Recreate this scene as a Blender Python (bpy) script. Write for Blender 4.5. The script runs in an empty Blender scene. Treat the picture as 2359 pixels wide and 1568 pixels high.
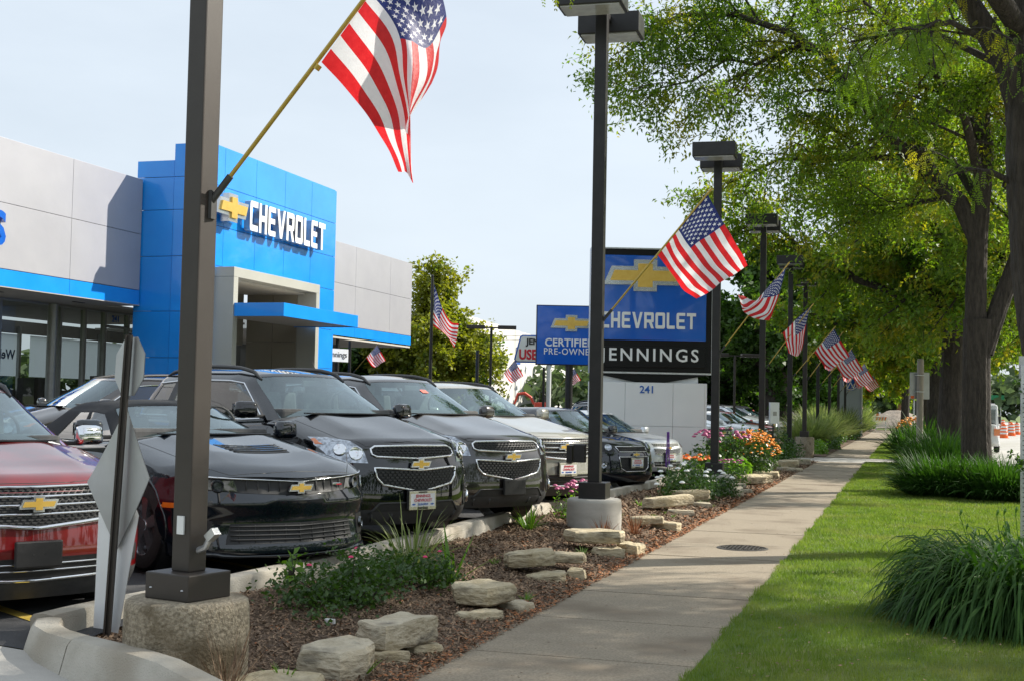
import bpy, bmesh, math, random
import numpy as np
from mathutils import Vector, Matrix, Euler
from mathutils.bvhtree import BVHTree
from mathutils.geometry import delaunay_2d_cdt
R = math.radians
random.seed(7)
scn = bpy.context.scene
col = scn.collection

# ---------------------------------------------------------------- camera, world, sun, exposure
cd = bpy.data.cameras.new('camera'); cam = bpy.data.objects.new('camera', cd); col.objects.link(cam)
scn.camera = cam
cd.sensor_width = 36; cd.lens = 45.78; cd.clip_end = 6000; cd.clip_start = .1
_y, _p, _r = R(16.93), math.atan((950-.02*(2093-1180)-784)/3000), math.atan(.02)
_f = Vector((-math.sin(_y)*math.cos(_p), math.cos(_y)*math.cos(_p), math.sin(_p)))
_r0 = Vector((math.cos(_y), math.sin(_y), 0)); _u0 = _r0.cross(_f)
_R = _r0*math.cos(_r)+_u0*math.sin(_r); _U = _u0*math.cos(_r)-_r0*math.sin(_r)
cam.matrix_world = Matrix(((_R.x, _U.x, -_f.x, 0), (_R.y, _U.y, -_f.y, 0), (_R.z, _U.z, -_f.z, 1.62), (0, 0, 0, 1)))

SAZ, SEL = R(38), R(36)     # sun azimuth from +X towards +Y, elevation
world = bpy.data.worlds.new('World'); scn.world = world; world.use_nodes = True
wn, wl = world.node_tree.nodes, world.node_tree.links
for n in list(wn): wn.remove(n)
wo = wn.new('ShaderNodeOutputWorld'); bg = wn.new('ShaderNodeBackground'); sky = wn.new('ShaderNodeTexSky')
sky.sky_type = 'NISHITA'; sky.sun_disc = False; sky.sun_elevation = SEL; sky.sun_rotation = R(90)-SAZ
sky.air_density = 1.0; sky.dust_density = 2.5; sky.ozone_density = 1.0
# a thin veil of high cloud over the clear sky
tc = wn.new('ShaderNodeTexCoord'); mp = wn.new('ShaderNodeMapping'); mp.inputs['Scale'].default_value = (1.0, 1.0, 3.2)
nz = wn.new('ShaderNodeTexNoise'); nz.inputs['Scale'].default_value = 2.2; nz.inputs['Detail'].default_value = 7; nz.inputs['Roughness'].default_value = .55
rp = wn.new('ShaderNodeMapRange'); rp.inputs['From Min'].default_value = .3; rp.inputs['From Max'].default_value = .7
rp.inputs['To Min'].default_value = .70; rp.inputs['To Max'].default_value = .90
mx = wn.new('ShaderNodeMix'); mx.data_type = 'RGBA'; mx.inputs['B'].default_value = (7.8, 8.7, 9.6, 1)
wl.new(tc.outputs['Generated'], mp.inputs[0]); wl.new(mp.outputs[0], nz.inputs['Vector']); wl.new(nz.outputs['Fac'], rp.inputs['Value'])
wl.new(rp.outputs[0], mx.inputs['Factor']); wl.new(sky.outputs[0], mx.inputs['A']); wl.new(mx.outputs['Result'], bg.inputs[0])
bg.inputs[1].default_value = .074; wl.new(bg.outputs[0], wo.inputs[0])
sd = bpy.data.lights.new('sun', 'SUN'); sun = bpy.data.objects.new('sun', sd); col.objects.link(sun)
sd.energy = 5.0; sd.angle = R(.55); sd.color = (1, .94, .83)
sun.rotation_euler = Vector((math.cos(SAZ)*math.cos(SEL), math.sin(SAZ)*math.cos(SEL), math.sin(SEL))).to_track_quat('Z', 'Y').to_euler()
vs = scn.view_settings; vs.view_transform = 'Standard'; vs.look = 'None'; vs.gamma = 1; vs.use_curve_mapping = False; vs.exposure = 0.62

# ---------------------------------------------------------------- materials
def mat(name, c, rough=.6, metal=0., c2=None, scale=8., detail=6., bump=0., bscale=None, coat=0., spec=.5, lo=.35, hi=.65, trans=None, c3=None, s3=1., dist=.02, stretch=None):
    """procedural material: base colour varied between c and c2 by object-space noise, optional third tone, bump, coat, translucency"""
    m = bpy.data.materials.new(name); m.use_nodes = True
    nt = m.node_tree; N, Lk = nt.nodes, nt.links
    b = N['Principled BSDF']; out = N['Material Output']
    b.inputs['Base Color'].default_value = (*c, 1); b.inputs['Roughness'].default_value = rough; b.inputs['Metallic'].default_value = metal
    b.inputs['Coat Weight'].default_value = coat; b.inputs['Coat Roughness'].default_value = .03; b.inputs['Coat IOR'].default_value = 1.75 if coat == 1.0 else 1.5; b.inputs['Specular IOR Level'].default_value = spec
    t = N.new('ShaderNodeTexCoord'); vec = t.outputs['Object']
    if stretch:
        mpn = N.new('ShaderNodeMapping'); mpn.inputs['Scale'].default_value = stretch; Lk.new(vec, mpn.inputs[0]); vec = mpn.outputs[0]
    csock = None
    if c2 is not None:
        n = N.new('ShaderNodeTexNoise'); n.inputs['Scale'].default_value = scale; n.inputs['Detail'].default_value = detail; n.inputs['Roughness'].default_value = .62
        r = N.new('ShaderNodeMapRange'); r.inputs['From Min'].default_value = lo; r.inputs['From Max'].default_value = hi
        x = N.new('ShaderNodeMix'); x.data_type = 'RGBA'; x.inputs['A'].default_value = (*c, 1); x.inputs['B'].default_value = (*c2, 1)
        Lk.new(vec, n.inputs['Vector']); Lk.new(n.outputs['Fac'], r.inputs['Value']); Lk.new(r.outputs[0], x.inputs['Factor'])
        csock = x.outputs['Result']
        if c3 is not None:
            n3 = N.new('ShaderNodeTexNoise'); n3.inputs['Scale'].default_value = s3; n3.inputs['Detail'].default_value = 3
            r3 = N.new('ShaderNodeMapRange'); r3.inputs['From Min'].default_value = .5; r3.inputs['From Max'].default_value = .68
            x3 = N.new('ShaderNodeMix'); x3.data_type = 'RGBA'; x3.inputs['B'].default_value = (*c3, 1)
            Lk.new(vec, n3.inputs['Vector']); Lk.new(n3.outputs['Fac'], r3.inputs['Value']); Lk.new(r3.outputs[0], x3.inputs['Factor']); Lk.new(csock, x3.inputs['A'])
            csock = x3.outputs['Result']
        Lk.new(csock, b.inputs['Base Color'])
    if bump:
        nb = N.new('ShaderNodeTexNoise'); nb.inputs['Scale'].default_value = bscale or scale*4; nb.inputs['Detail'].default_value = 5
        bp = N.new('ShaderNodeBump'); bp.inputs['Strength'].default_value = bump; bp.inputs['Distance'].default_value = dist
        Lk.new(vec, nb.inputs['Vector']); Lk.new(nb.outputs['Fac'], bp.inputs['Height']); Lk.new(bp.outputs[0], b.inputs['Normal'])
    if trans:
        tr = N.new('ShaderNodeBsdfTranslucent'); ms = N.new('ShaderNodeMixShader'); ms.inputs[0].default_value = trans[3]
        tr.inputs[0].default_value = (*trans[:3], 1)
        if csock is not None:
            mm = N.new('ShaderNodeMix'); mm.data_type = 'RGBA'; mm.blend_type = 'MULTIPLY'; mm.inputs['Factor'].default_value = 1
            mm.inputs['B'].default_value = (*trans[:3], 1); Lk.new(csock, mm.inputs['A']); Lk.new(mm.outputs['Result'], tr.inputs[0])
        Lk.new(b.outputs[0], ms.inputs[1]); Lk.new(tr.outputs[0], ms.inputs[2]); Lk.new(ms.outputs[0], out.inputs[0])
    return m

def glass(name, tint=(.55, .62, .6), amount=1.0, rough=.01, ior=1.55, gc=(1, 1, 1)):
    m = bpy.data.materials.new(name); m.use_nodes = True
    N, Lk = m.node_tree.nodes, m.node_tree.links
    for n in list(N): N.remove(n)
    o = N.new('ShaderNodeOutputMaterial'); t = N.new('ShaderNodeBsdfTransparent'); g = N.new('ShaderNodeBsdfGlossy'); x = N.new('ShaderNodeMixShader')
    # Schlick reflectance from the facing angle, the same from both sides of a pane
    f0 = ((ior-1)/(ior+1))**2
    lw = N.new('ShaderNodeLayerWeight'); lw.inputs[0].default_value = .5
    p5 = N.new('ShaderNodeMath'); p5.operation = 'POWER'; p5.inputs[1].default_value = 4.0; Lk.new(lw.outputs['Facing'], p5.inputs[0])
    f = N.new('ShaderNodeMath'); f.operation = 'MULTIPLY_ADD'; f.inputs[1].default_value = 1-f0; f.inputs[2].default_value = f0; Lk.new(p5.outputs[0], f.inputs[0])
    t.inputs[0].default_value = (*tint, 1); g.inputs['Roughness'].default_value = rough; g.inputs[0].default_value = (*gc, 1)
    Lk.new(f.outputs[0], x.inputs[0]); Lk.new(t.outputs[0], x.inputs[1]); Lk.new(g.outputs[0], x.inputs[2]); Lk.new(x.outputs[0], o.inputs[0])
    return m

def paint(name, c, metal=.35, rough=.28):
    return mat(name, c, .45 if metal == 0 else rough, metal, c2=tuple(min(1, v*1.12) for v in c), scale=3, coat=1.0, spec=.05 if metal == 0 else .5)

M = dict(
    asphalt=mat('asphalt', (.045, .046, .05), .85, c2=(.075, .075, .078), scale=1.2, detail=10, bump=.5, bscale=180, c3=(.032, .032, .036), s3=.35),
    road=mat('road_concrete', (.36, .35, .33), .85, c2=(.44, .43, .40), scale=.6, detail=8, bump=.2, bscale=60),
    slab=mat('sidewalk_concrete', (.22, .18, .13), .9, c2=(.345, .29, .215), scale=60, detail=4, bump=.7, bscale=190, c3=(.19, .15, .105), s3=1.1, dist=.008, lo=.36, hi=.64),
    slab2=mat('pale_concrete', (.38, .36, .33), .85, c2=(.48, .46, .42), scale=1.5, detail=9, bump=.3, bscale=110, dist=.008),
    joint=mat('joint_filler', (.12, .10, .08), .95, c2=(.18, .15, .12), scale=9),  # plain dark brown filler, seen in the gaps between slabs
    kerb=mat('kerb_concrete', (.38, .35, .29), .85, c2=(.50, .465, .40), scale=2.5, detail=9, bump=.45, bscale=90, c3=(.33, .29, .23), s3=1.6),
    pier=mat('pier_concrete', (.20, .165, .115), .95, c2=(.40, .34, .25), scale=48, detail=5, bump=1.0, bscale=55, c3=(.13, .10, .06), s3=4.5, dist=.02, lo=.38, hi=.62),
    pier2=mat('smooth_pier_concrete', (.40, .38, .34), .9, c2=(.48, .46, .42), scale=4, detail=9, bump=.4, bscale=60, c3=(.32, .30, .26), s3=2, stretch=(1, 1, 3)),
    soil=mat('mulch_soil', (.085, .052, .030), .95, c2=(.16, .105, .065), scale=26, detail=12, bump=1.0, bscale=60, c3=(.13, .09, .065), s3=9, dist=.03),
    lawn=mat('lawn_soil', (.075, .125, .022), .95, c2=(.12, .175, .035), scale=5, detail=12, bump=.6, bscale=120, c3=(.16, .17, .05), s3=.8),
    blade=mat('grass_blade', (.10, .165, .018), .6, c2=(.20, .255, .045), scale=2.5, detail=5, c3=(.21, .23, .07), s3=.9, trans=(1.5, 1.7, .7, .4)),
    lily=mat('daylily_leaf', (.022, .070, .012), .6, spec=.25, c2=(.055, .12, .022), scale=6, trans=(1.6, 1.8, .6, .3)),
    reed=mat('ornamental_grass_blade', (.15, .22, .06), .5, c2=(.32, .35, .15), scale=4, trans=(1.3, 1.4, .8, .4)),
    bark=mat('bark', (.030, .024, .019), .95, c2=(.070, .057, .046), scale=7, detail=12, bump=1.0, bscale=16, dist=.05, stretch=(2.4, 2.4, .5)),
    leafA=mat('locust_leaf', (.070, .150, .016), .5, c2=(.145, .225, .022), scale=.55, detail=6, c3=(.27, .245, .022), s3=.9, trans=(1.8, 1.8, .5, .55)),
    leafB=mat('oak_leaf', (.035, .085, .015), .5, c2=(.08, .15, .025), scale=.6, detail=6, trans=(1.6, 1.8, .6, .42)),
    leafY=mat('ash_leaf', (.17, .21, .02), .5, c2=(.31, .31, .035), scale=.7, detail=5, c3=(.10, .16, .02), s3=1.1, trans=(1.5, 1.5, .5, .45)),
    leafC=mat('shrub_leaf', (.03, .075, .016), .4, c2=(.065, .125, .025), scale=6, trans=(1.5, 1.7, .6, .35)),
    leafD=mat('bright_leaf', (.08, .19, .02), .45, c2=(.15, .27, .035), scale=6, trans=(1.5, 1.6, .5, .4)),
    far=mat('distant_leaf', (.06, .10, .045), .8, c2=(.11, .15, .07), scale=.3, trans=(1.2, 1.3, .8, .3)),
    stone=mat('limestone', (.40, .325, .20), .9, c2=(.60, .52, .37), scale=5, detail=14, bump=1.0, bscale=18, c3=(.19, .155, .10), s3=4.5, dist=.03, stretch=(1, 1, 2.2)),
    stone2=mat('grey_limestone', (.38, .32, .225), .9, c2=(.58, .51, .385), scale=5, detail=14, bump=1.0, bscale=16, c3=(.17, .15, .115), s3=4.5, dist=.03, stretch=(1, 1, 2.2)),
    bronze=mat('bronze_paint', (.034, .027, .023), .45, .1, c2=(.040, .033, .028), scale=6, bump=.08, bscale=400),
    dark=mat('dark_bronze_paint', (.02, .019, .019), .4, .3, c2=(.028, .026, .026), scale=6, bump=.06, bscale=300),
    lens=mat('lamp_lens', (.52, .52, .49), .15, c2=(.38, .38, .36), scale=4, spec=.8),
    galv=mat('galvanised_steel', (.5, .51, .52), .4, .8, c2=(.62, .63, .64), scale=20, bump=.1, bscale=120),
    brass=mat('gold_staff', (.42, .29, .055), .32, .55, c2=(.5, .35, .08), scale=20),
    fred=mat('flag_red', (.50, .012, .018), .55, c2=(.58, .02, .025), scale=30, trans=(1.35, 1.2, 1.2, .42), bump=.2, bscale=45),
    fwhite=mat('flag_white', (.76, .76, .79), .55, c2=(.82, .82, .84), scale=30, trans=(1, 1, 1, .42), bump=.2, bscale=45),
    fblue=mat('flag_blue', (.012, .022, .13), .55, c2=(.018, .03, .16), scale=30, trans=(1.4, 1.4, 1.4, .35), bump=.2, bscale=45),
    panel=mat('grey_panel', (.40, .40, .435), .38, .25, c2=(.43, .43, .46), scale=.8, coat=.15, bump=.25, bscale=.9, dist=.05),
    blue=mat('blue_panel', (.008, .25, .82), .22, .0, c2=(.014, .29, .87), scale=.9, coat=.5, bump=.25, bscale=.9, dist=.05),
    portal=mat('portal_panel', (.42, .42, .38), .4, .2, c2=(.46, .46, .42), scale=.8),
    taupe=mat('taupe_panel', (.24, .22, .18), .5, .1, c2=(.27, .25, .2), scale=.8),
    soffit=mat('soffit', (.42, .40, .36), .7, c2=(.46, .44, .4), scale=1),
    alu=mat('window_aluminium', (.28, .28, .27), .4, .6, c2=(.33, .33, .32), scale=3),
    blind=mat('roller_blind', (.86, .9, .9), .9, c2=(.88, .92, .92), scale=2, trans=(1, 1, 1, .85)),
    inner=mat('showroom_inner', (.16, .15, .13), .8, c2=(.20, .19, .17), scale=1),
    black=mat('black_plastic', (.012, .012, .013), .5, c2=(.018, .018, .019), scale=20, bump=.08, bscale=300),
    dgrey=mat('grey_plastic', (.035, .035, .036), .55, c2=(.045, .045, .046), scale=20, bump=.1, bscale=300),
    rubber=mat('rubber', (.011, .011, .012), .8, c2=(.02, .02, .02), scale=12, bump=.3, bscale=60),
    chrome=mat('chrome', (.82, .83, .85), .07, 1.0, c2=(.78, .79, .81), scale=5),
    alloy=mat('alloy', (.42, .43, .45), .25, .9, c2=(.5, .51, .53), scale=5),
    gold=mat('gold_emblem', (.80, .50, .10), .28, .55, c2=(.86, .57, .14), scale=8),
    headl=mat('headlight_lens', (.50, .54, .60), .08, .75, c2=(.20, .22, .25), scale=17, detail=3, coat=1, lo=.45, hi=.6),
    headd=mat('dark_headlight_lens', (.04, .045, .05), .08, .6, c2=(.10, .11, .12), scale=17, detail=3, coat=1, lo=.45, hi=.6),
    amber=mat('amber_lens', (.75, .16, .01), .15, c2=(.8, .2, .02), scale=9, coat=1),
    redl=mat('red_lens', (.45, .01, .01), .15, c2=(.5, .015, .015), scale=9, coat=1),
    wind=glass('windscreen_glass', (.62, .78, .78), 1.0, .012, 2.5, (.86, .97, 1)), sideg=glass('side_glass', (.40, .47, .48), 1.0, .01, 1.8),
    shop=glass('shop_glass', (.60, .64, .62), 1.0, .01, 1.5),
    cabin=mat('cabin_trim', (.07, .07, .07), .8, c2=(.10, .10, .10), scale=9), seat=mat('seat_fabric', (.22, .22, .215), .85, c2=(.28, .28, .27), scale=20),
    seatl=mat('light_seat', (.34, .31, .27), .8, c2=(.4, .37, .33), scale=20),
    white=mat('white_paint', (.78, .79, .80), .35, c2=(.72, .73, .74), scale=3, coat=.3), plate=mat('plate_white', (.80, .80, .80), .4, c2=(.76, .76, .76), scale=9),
    signback=mat('sign_back', (.42, .43, .43), .42, .45, c2=(.50, .51, .51), scale=2.2, bump=.05, bscale=12),
    tred=mat('letter_red', (.55, .01, .03), .5, c2=(.6, .015, .035), scale=9), tblue=mat('letter_blue', (.01, .10, .42), .4, c2=(.015, .12, .46), scale=9),
    tblack=mat('letter_black', (.015, .015, .016), .5, c2=(.02, .02, .02), scale=9),
    lit=mat('letter_white', (.82, .83, .84), .35, c2=(.78, .79, .8), scale=5, coat=.3), letside=mat('letter_return', (.35, .36, .38), .3, .6, c2=(.4, .41, .43), scale=5),
    signblue=mat('sign_blue', (.008, .10, .50), .12, c2=(.01, .12, .56), scale=.8, coat=.8), signblack=mat('sign_black', (.005, .005, .006), .3, c2=(.008, .008, .009), scale=2, spec=.25),
    pylon=mat('pylon_panel', (.78, .79, .81), .3, .0, c2=(.82, .83, .84), scale=.8, coat=.3),
    concw=mat('white_precast', (.60, .59, .56), .85, c2=(.70, .69, .66), scale=.5, detail=9, c3=(.52, .51, .48), s3=.3, stretch=(1, 1, .25)),
    grayb=mat('grey_cladding', (.30, .30, .31), .8, c2=(.35, .35, .36), scale=.5), 
    barrel=mat('barrel_orange', (.85, .12, .015), .45, c2=(.9, .16, .02), scale=5), reflect=mat('reflective_white', (.8, .8, .8), .35, c2=(.72, .72, .72), scale=5),
    digger=mat('digger_red', (.55, .05, .025), .45, c2=(.6, .07, .03), scale=5), wood=mat('utility_wood', (.15, .07, .035), .85, c2=(.22, .11, .055), scale=6, stretch=(3, 3, .3), bump=.4, bscale=20),
    postc=mat('weathered_post', (.25, .22, .19), .85, c2=(.33, .29, .25), scale=6, stretch=(3, 3, .4), bump=.3, bscale=20),
    yellow=mat('yellow_line', (.60, .42, .06), .8, c2=(.42, .30, .08), scale=14, detail=10, lo=.4, hi=.75),
    dirt=mat('black_dirt', (.025, .022, .02), .95, c2=(.05, .043, .038), scale=2, bump=1, bscale=6, dist=.2), gravel=mat('gravel_heap', (.23, .19, .15), .95, c2=(.34, .29, .24), scale=4, bump=1, bscale=14, dist=.08),
    tarp=mat('soft_top_fabric', (.010, .011, .014), .85, c2=(.016, .017, .02), scale=30, bump=.2, bscale=200),
    pink=mat('pink_petal', (.36, .05, .15), .6, c2=(.5, .12, .25), scale=30), mag=mat('magenta_petal', (.62, .02, .12), .6, c2=(.7, .04, .16), scale=30),
    oran=mat('orange_petal', (.85, .13, .004), .6, c2=(.9, .2, .01), scale=30), yel=mat('yellow_petal', (.78, .22, .002), .7, c2=(.85, .32, .004), scale=30),
    whitep=mat('white_petal', (.80, .80, .76), .6, c2=(.86, .86, .83), scale=30), purp=mat('purple_petal', (.14, .04, .30), .6, c2=(.22, .07, .42), scale=30),
    dead=mat('dry_leaf', (.26, .085, .03), .8, c2=(.40, .17, .06), scale=30, c3=(.15, .07, .035), s3=14), chip=mat('mulch_chip', (.14, .085, .050), .95, c2=(.37, .255, .165), scale=40, detail=3, c3=(.06, .04, .028), s3=30),
    skin=mat('skin', (.45, .26, .18), .6, c2=(.5, .3, .21), scale=9), vest=mat('safety_vest', (.55, .62, .03), .7, c2=(.6, .66, .05), scale=9), jeans=mat('work_trousers', (.07, .08, .12), .85, c2=(.1, .11, .15), scale=9),
    hat=mat('hard_hat', (.85, .85, .83), .35, c2=(.82, .82, .8), scale=9), tshirt=mat('brown_shirt', (.16, .08, .05), .85, c2=(.2, .1, .07), scale=9), rshirt=mat('red_shirt', (.45, .04, .03), .85, c2=(.5, .06, .04), scale=9),
    sticker=mat('coral_sticker', (.85, .16, .12), .5, c2=(.88, .2, .15), scale=9), iron=mat('cast_iron', (.06, .055, .05), .6, .5, c2=(.1, .09, .08), scale=14, bump=.5, bscale=60),
    paper=mat('crumpled_paper', (.62, .62, .6), .8, c2=(.7, .7, .68), scale=12), emblemside=mat('emblem_silver', (.55, .57, .60), .2, .85, c2=(.66, .68, .7), scale=4),
    gsign=mat('street_sign_green', (.02, .25, .10), .4, c2=(.03, .28, .12), scale=5), sky_hint=mat('far_building_brick', (.16, .07, .06), .9, c2=(.2, .09, .08), scale=2),
)

# ---------------------------------------------------------------- object helpers
def tag(o, label=None, cat=None, group=None, kind=None):
    if label: o['label'] = label
    if cat: o['category'] = cat
    if group: o['group'] = group
    if kind: o['kind'] = kind
    return o

def thing(name, label, cat, loc=(0, 0, 0), rz=0, group=None):
    o = bpy.data.objects.new(name, None); col.objects.link(o); o.empty_display_size = .2
    o.location = loc; o.rotation_euler = (0, 0, rz)
    return tag(o, label, cat, group)

class MB:
    """collects simple solids; build() links them as one mesh object"""
    def __init__(s): s.v, s.f, s.m = [], [], []
    def add(s, vs, fs, m=0):
        n = len(s.v); s.v += [tuple(v) for v in vs]; s.f += [tuple(i+n for i in f) for f in fs]; s.m += [m]*len(fs); return s
    def box(s, c, d, rz=0, m=0, rx=0, ry=0, taper=1.0):
        e = Euler((rx, ry, rz)).to_matrix(); c = Vector(c); hx, hy, hz = d[0]/2, d[1]/2, d[2]/2
        vs = []
        for z, k in ((-hz, 1), (hz, taper)):
            for x, y in ((-hx, -hy), (hx, -hy), (hx, hy), (-hx, hy)): vs.append(c+e @ Vector((x*k, y*k, z)))
        return s.add(vs, [(3, 2, 1, 0), (4, 5, 6, 7), (0, 1, 5, 4), (1, 2, 6, 5), (2, 3, 7, 6), (3, 0, 4, 7)], m)
    def tube(s, pts, rad, n=8, m=0, cap=True):
        pts = [Vector(p) for p in pts]; k = len(pts)
        if not hasattr(rad, '__len__'): rad = [rad]*k
        vs, fs = [], []; up = None
        for i, p in enumerate(pts):
            d = (pts[min(i+1, k-1)]-pts[max(i-1, 0)]).normalized()
            if up is None: up = d.orthogonal().normalized()
            a = (up-d*up.dot(d)); a = a.normalized() if a.length > 1e-6 else d.orthogonal().normalized()
            up = a; b = d.cross(a)
            for j in range(n):
                t = 2*math.pi*j/n; vs.append(p+(a*math.cos(t)+b*math.sin(t))*rad[i])
        for i in range(k-1):
            for j in range(n): fs.append((i*n+j, i*n+(j+1) % n, (i+1)*n+(j+1) % n, (i+1)*n+j))
        if cap: fs += [tuple(range(n))[::-1], tuple(range((k-1)*n, k*n))]
        return s.add(vs, fs, m)
    def lathe(s, prof, c=(0, 0, 0), n=24, m=0, axis='z', ang=2*math.pi):
        c = Vector(c); vs, fs = [], []; k = len(prof)
        for j in range(n):
            t = ang*j/n
            for r, h in prof:
                x, y = r*math.cos(t), r*math.sin(t)
                p = (x, y, h) if axis == 'z' else ((x, h, y) if axis == 'y' else (h, x, y))
                vs.append(c+Vector(p))
        for j in range(n):
            for i in range(k-1):
                a, b = j*k+i, ((j+1) % n)*k+i
                fs.append((a, b, b+1, a+1) if axis != 'y' else (a, a+1, b+1, b))
        return s.add(vs, fs, m)
    def prism(s, poly, o, ux, uy, th, m=0, mside=None):
        """polygon (2D) extruded by th along ux x uy; o origin"""
        o, ux, uy = Vector(o), Vector(ux), Vector(uy); n = ux.cross(uy).normalized(); k = len(poly)
        f = [o+ux*a+uy*b+n*th for a, b in poly]; bk = [o+ux*a+uy*b for a, b in poly]
        s.add(f+bk, [tuple(range(k)), tuple(range(2*k-1, k-1, -1))], m)
        return s.add(f+bk, [(i, i+k, (i+1) % k+k, (i+1) % k) for i in range(k)], m if mside is None else mside)
    def build(s, name, mats, parent=None, world=False, smooth=False, label=None, cat=None, group=None, kind=None, bevel=0, ang=40):
        if not isinstance(mats, (list, tuple)): mats = [mats]
        me = bpy.data.meshes.new(name); off = Vector(parent.location) if (world and parent) else Vector((0, 0, 0))
        me.from_pydata([(v[0]-off.x, v[1]-off.y, v[2]-off.z) for v in s.v], [], s.f)
        for m in mats: me.materials.append(m if not isinstance(m, str) else M[m])
        if len(mats) > 1: me.polygons.foreach_set('material_index', s.m)
        me.validate(); me.update()
        return finish(name, me, parent, smooth, label, cat, group, kind, bevel, ang)

def finish(name, me, parent=None, smooth=False, label=None, cat=None, group=None, kind=None, bevel=0, ang=40):
    if bevel:
        bm = bmesh.new(); bm.from_mesh(me)
        bmesh.ops.remove_doubles(bm, verts=bm.verts, dist=1e-5)
        es = [e for e in bm.edges if len(e.link_faces) == 2 and e.calc_face_angle(0) > R(30)]
        bmesh.ops.bevel(bm, geom=es, offset=bevel, segments=2, affect='EDGES', clamp_overlap=True, profile=.6)
        bm.to_mesh(me); bm.free()
    if smooth:
        me.polygons.foreach_set('use_smooth', [True]*len(me.polygons))
        if ang < 180: me.set_sharp_from_angle(angle=R(ang))
    o = bpy.data.objects.new(name, me); col.objects.link(o)
    if parent: o.parent = parent
    return tag(o, label, cat, group, kind)

def npmesh(name, V, F, mats, mi=None, **k):
    """mesh from numpy arrays; F is (n,3) or (n,4)"""
    me = bpy.data.meshes.new(name); V = np.ascontiguousarray(V, dtype=np.float32); F = np.ascontiguousarray(F, dtype=np.int32)
    n, w = F.shape
    me.vertices.add(len(V)); me.vertices.foreach_set('co', V.ravel())
    me.loops.add(n*w); me.loops.foreach_set('vertex_index', F.ravel())
    me.polygons.add(n); me.polygons.foreach_set('loop_start', np.arange(0, n*w, w, dtype=np.int32))
    for m in (mats if isinstance(mats, (list, tuple)) else [mats]): me.materials.append(m)
    if mi is not None: me.polygons.foreach_set('material_index', np.asarray(mi, dtype=np.int32))
    me.update(calc_edges=True)
    return finish(name, me, **k)

def copy_tree(o, parent=None, name=None):
    c = o.copy(); col.objects.link(c); c.parent = parent
    if name: c.name = name
    for ch in list(kids.get(o.name, o.children)): copy_tree(ch, c)
    return c
kids = {}

def text_mesh(body, size, ext=0., bold=0., align='CENTER', sx=1., spacing=1.):
    cu = bpy.data.curves.new('lettering', 'FONT'); cu.body = body; cu.size = size; cu.extrude = ext; cu.offset = bold; cu.align_x = align; cu.space_character = spacing
    cu.resolution_u = 3
    o = bpy.data.objects.new('lettering', cu); col.objects.link(o)
    me = bpy.data.meshes.new_from_object(o.evaluated_get(bpy.context.evaluated_depsgraph_get()))
    col.objects.unlink(o); bpy.data.objects.remove(o)
    me.transform(Matrix.Diagonal((sx, 1, 1, 1)))
    me.materials.clear()
    return me

def place_text(body, size, m, o, ux, uy, parent, name='lettering', ext=0., bold=0., off=0., align='CENTER', sx=1., spacing=1., world=True, center_v=True):
    me = text_mesh(body, size, ext, bold, align, sx, spacing)
    ux, uy = Vector(ux).normalized(), Vector(uy).normalized(); n = ux.cross(uy).normalized(); o = Vector(o)
    if center_v:
        ys = [v.co.y for v in me.vertices]; me.transform(Matrix.Translation((0, -(min(ys)+max(ys))/2, 0)))
    w = o+n*(off+ext)
    T = Matrix(((ux.x, uy.x, n.x, w.x), (ux.y, uy.y, n.y, w.y), (ux.z, uy.z, n.z, w.z), (0, 0, 0, 1)))
    me.transform(T)
    if world and parent: me.transform(Matrix.Translation(-Vector(parent.location)))
    me.materials.append(m)
    return finish(name, me, parent)

# square display lettering: each glyph an outline (with holes) in a unit cell of height 1; curve fill handles the holes
def rr(x0, y0, x1, y1, r, cut=None):
    pts = []
    for cx, cy, a0 in ((x1-r, y1-r, 0), (x0+r, y1-r, 90), (x0+r, y0+r, 180), (x1-r, y0+r, 270)):
        for k in range(4): a = R(a0+30*k); pts.append((cx+r*math.cos(a), cy+r*math.sin(a)))
    return pts
_t = .2
GL = {
 'C': (.72, [[(.72, 0), (.12, 0), (.03, .03), (0, .12), (0, .88), (.03, .97), (.12, 1), (.72, 1), (.72, .8), (.22, .8), (.2, .78), (.2, .22), (.22, .2), (.72, .2)]]),
 'H': (.74, [[(0, 0), (0, 1), (_t, 1), (_t, .6), (.54, .6), (.54, 1), (.74, 1), (.74, 0), (.54, 0), (.54, .4), (_t, .4), (_t, 0)]]),
 'E': (.70, [[(.70, 0), (.12, 0), (.03, .03), (0, .12), (0, .88), (.03, .97), (.12, 1), (.70, 1), (.70, .82), (.2, .82), (.2, .6), (.64, .6), (.64, .42), (.2, .42), (.2, .18), (.70, .18)]]),
 'V': (.84, [[(.32, 0), (0, 1), (.22, 1), (.43, .3), (.64, 1), (.84, 1), (.54, 0)]]),
 'R': (.78, [[(0, 0), (0, 1), (.66, 1), (.75, .97), (.78, .88), (.78, .5), (.75, .4), (.62, .38), (.8, 0), (.58, 0), (.40, .36), (.2, .36), (.2, 0)], [(.2, .55), (.2, .81), (.57, .81), (.57, .55)]]),
 'O': (.78, [rr(0, 0, .78, 1, .12), rr(.2, .2, .58, .8, .03)]),
 'L': (.66, [[(.66, 0), (.12, 0), (.03, .03), (0, .12), (0, 1), (.2, 1), (.2, .2), (.66, .2)]]),
 'T': (.74, [[(.27, 0), (.27, .8), (0, .8), (0, 1), (.74, 1), (.74, .8), (.47, .8), (.47, 0)]]),
}
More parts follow.
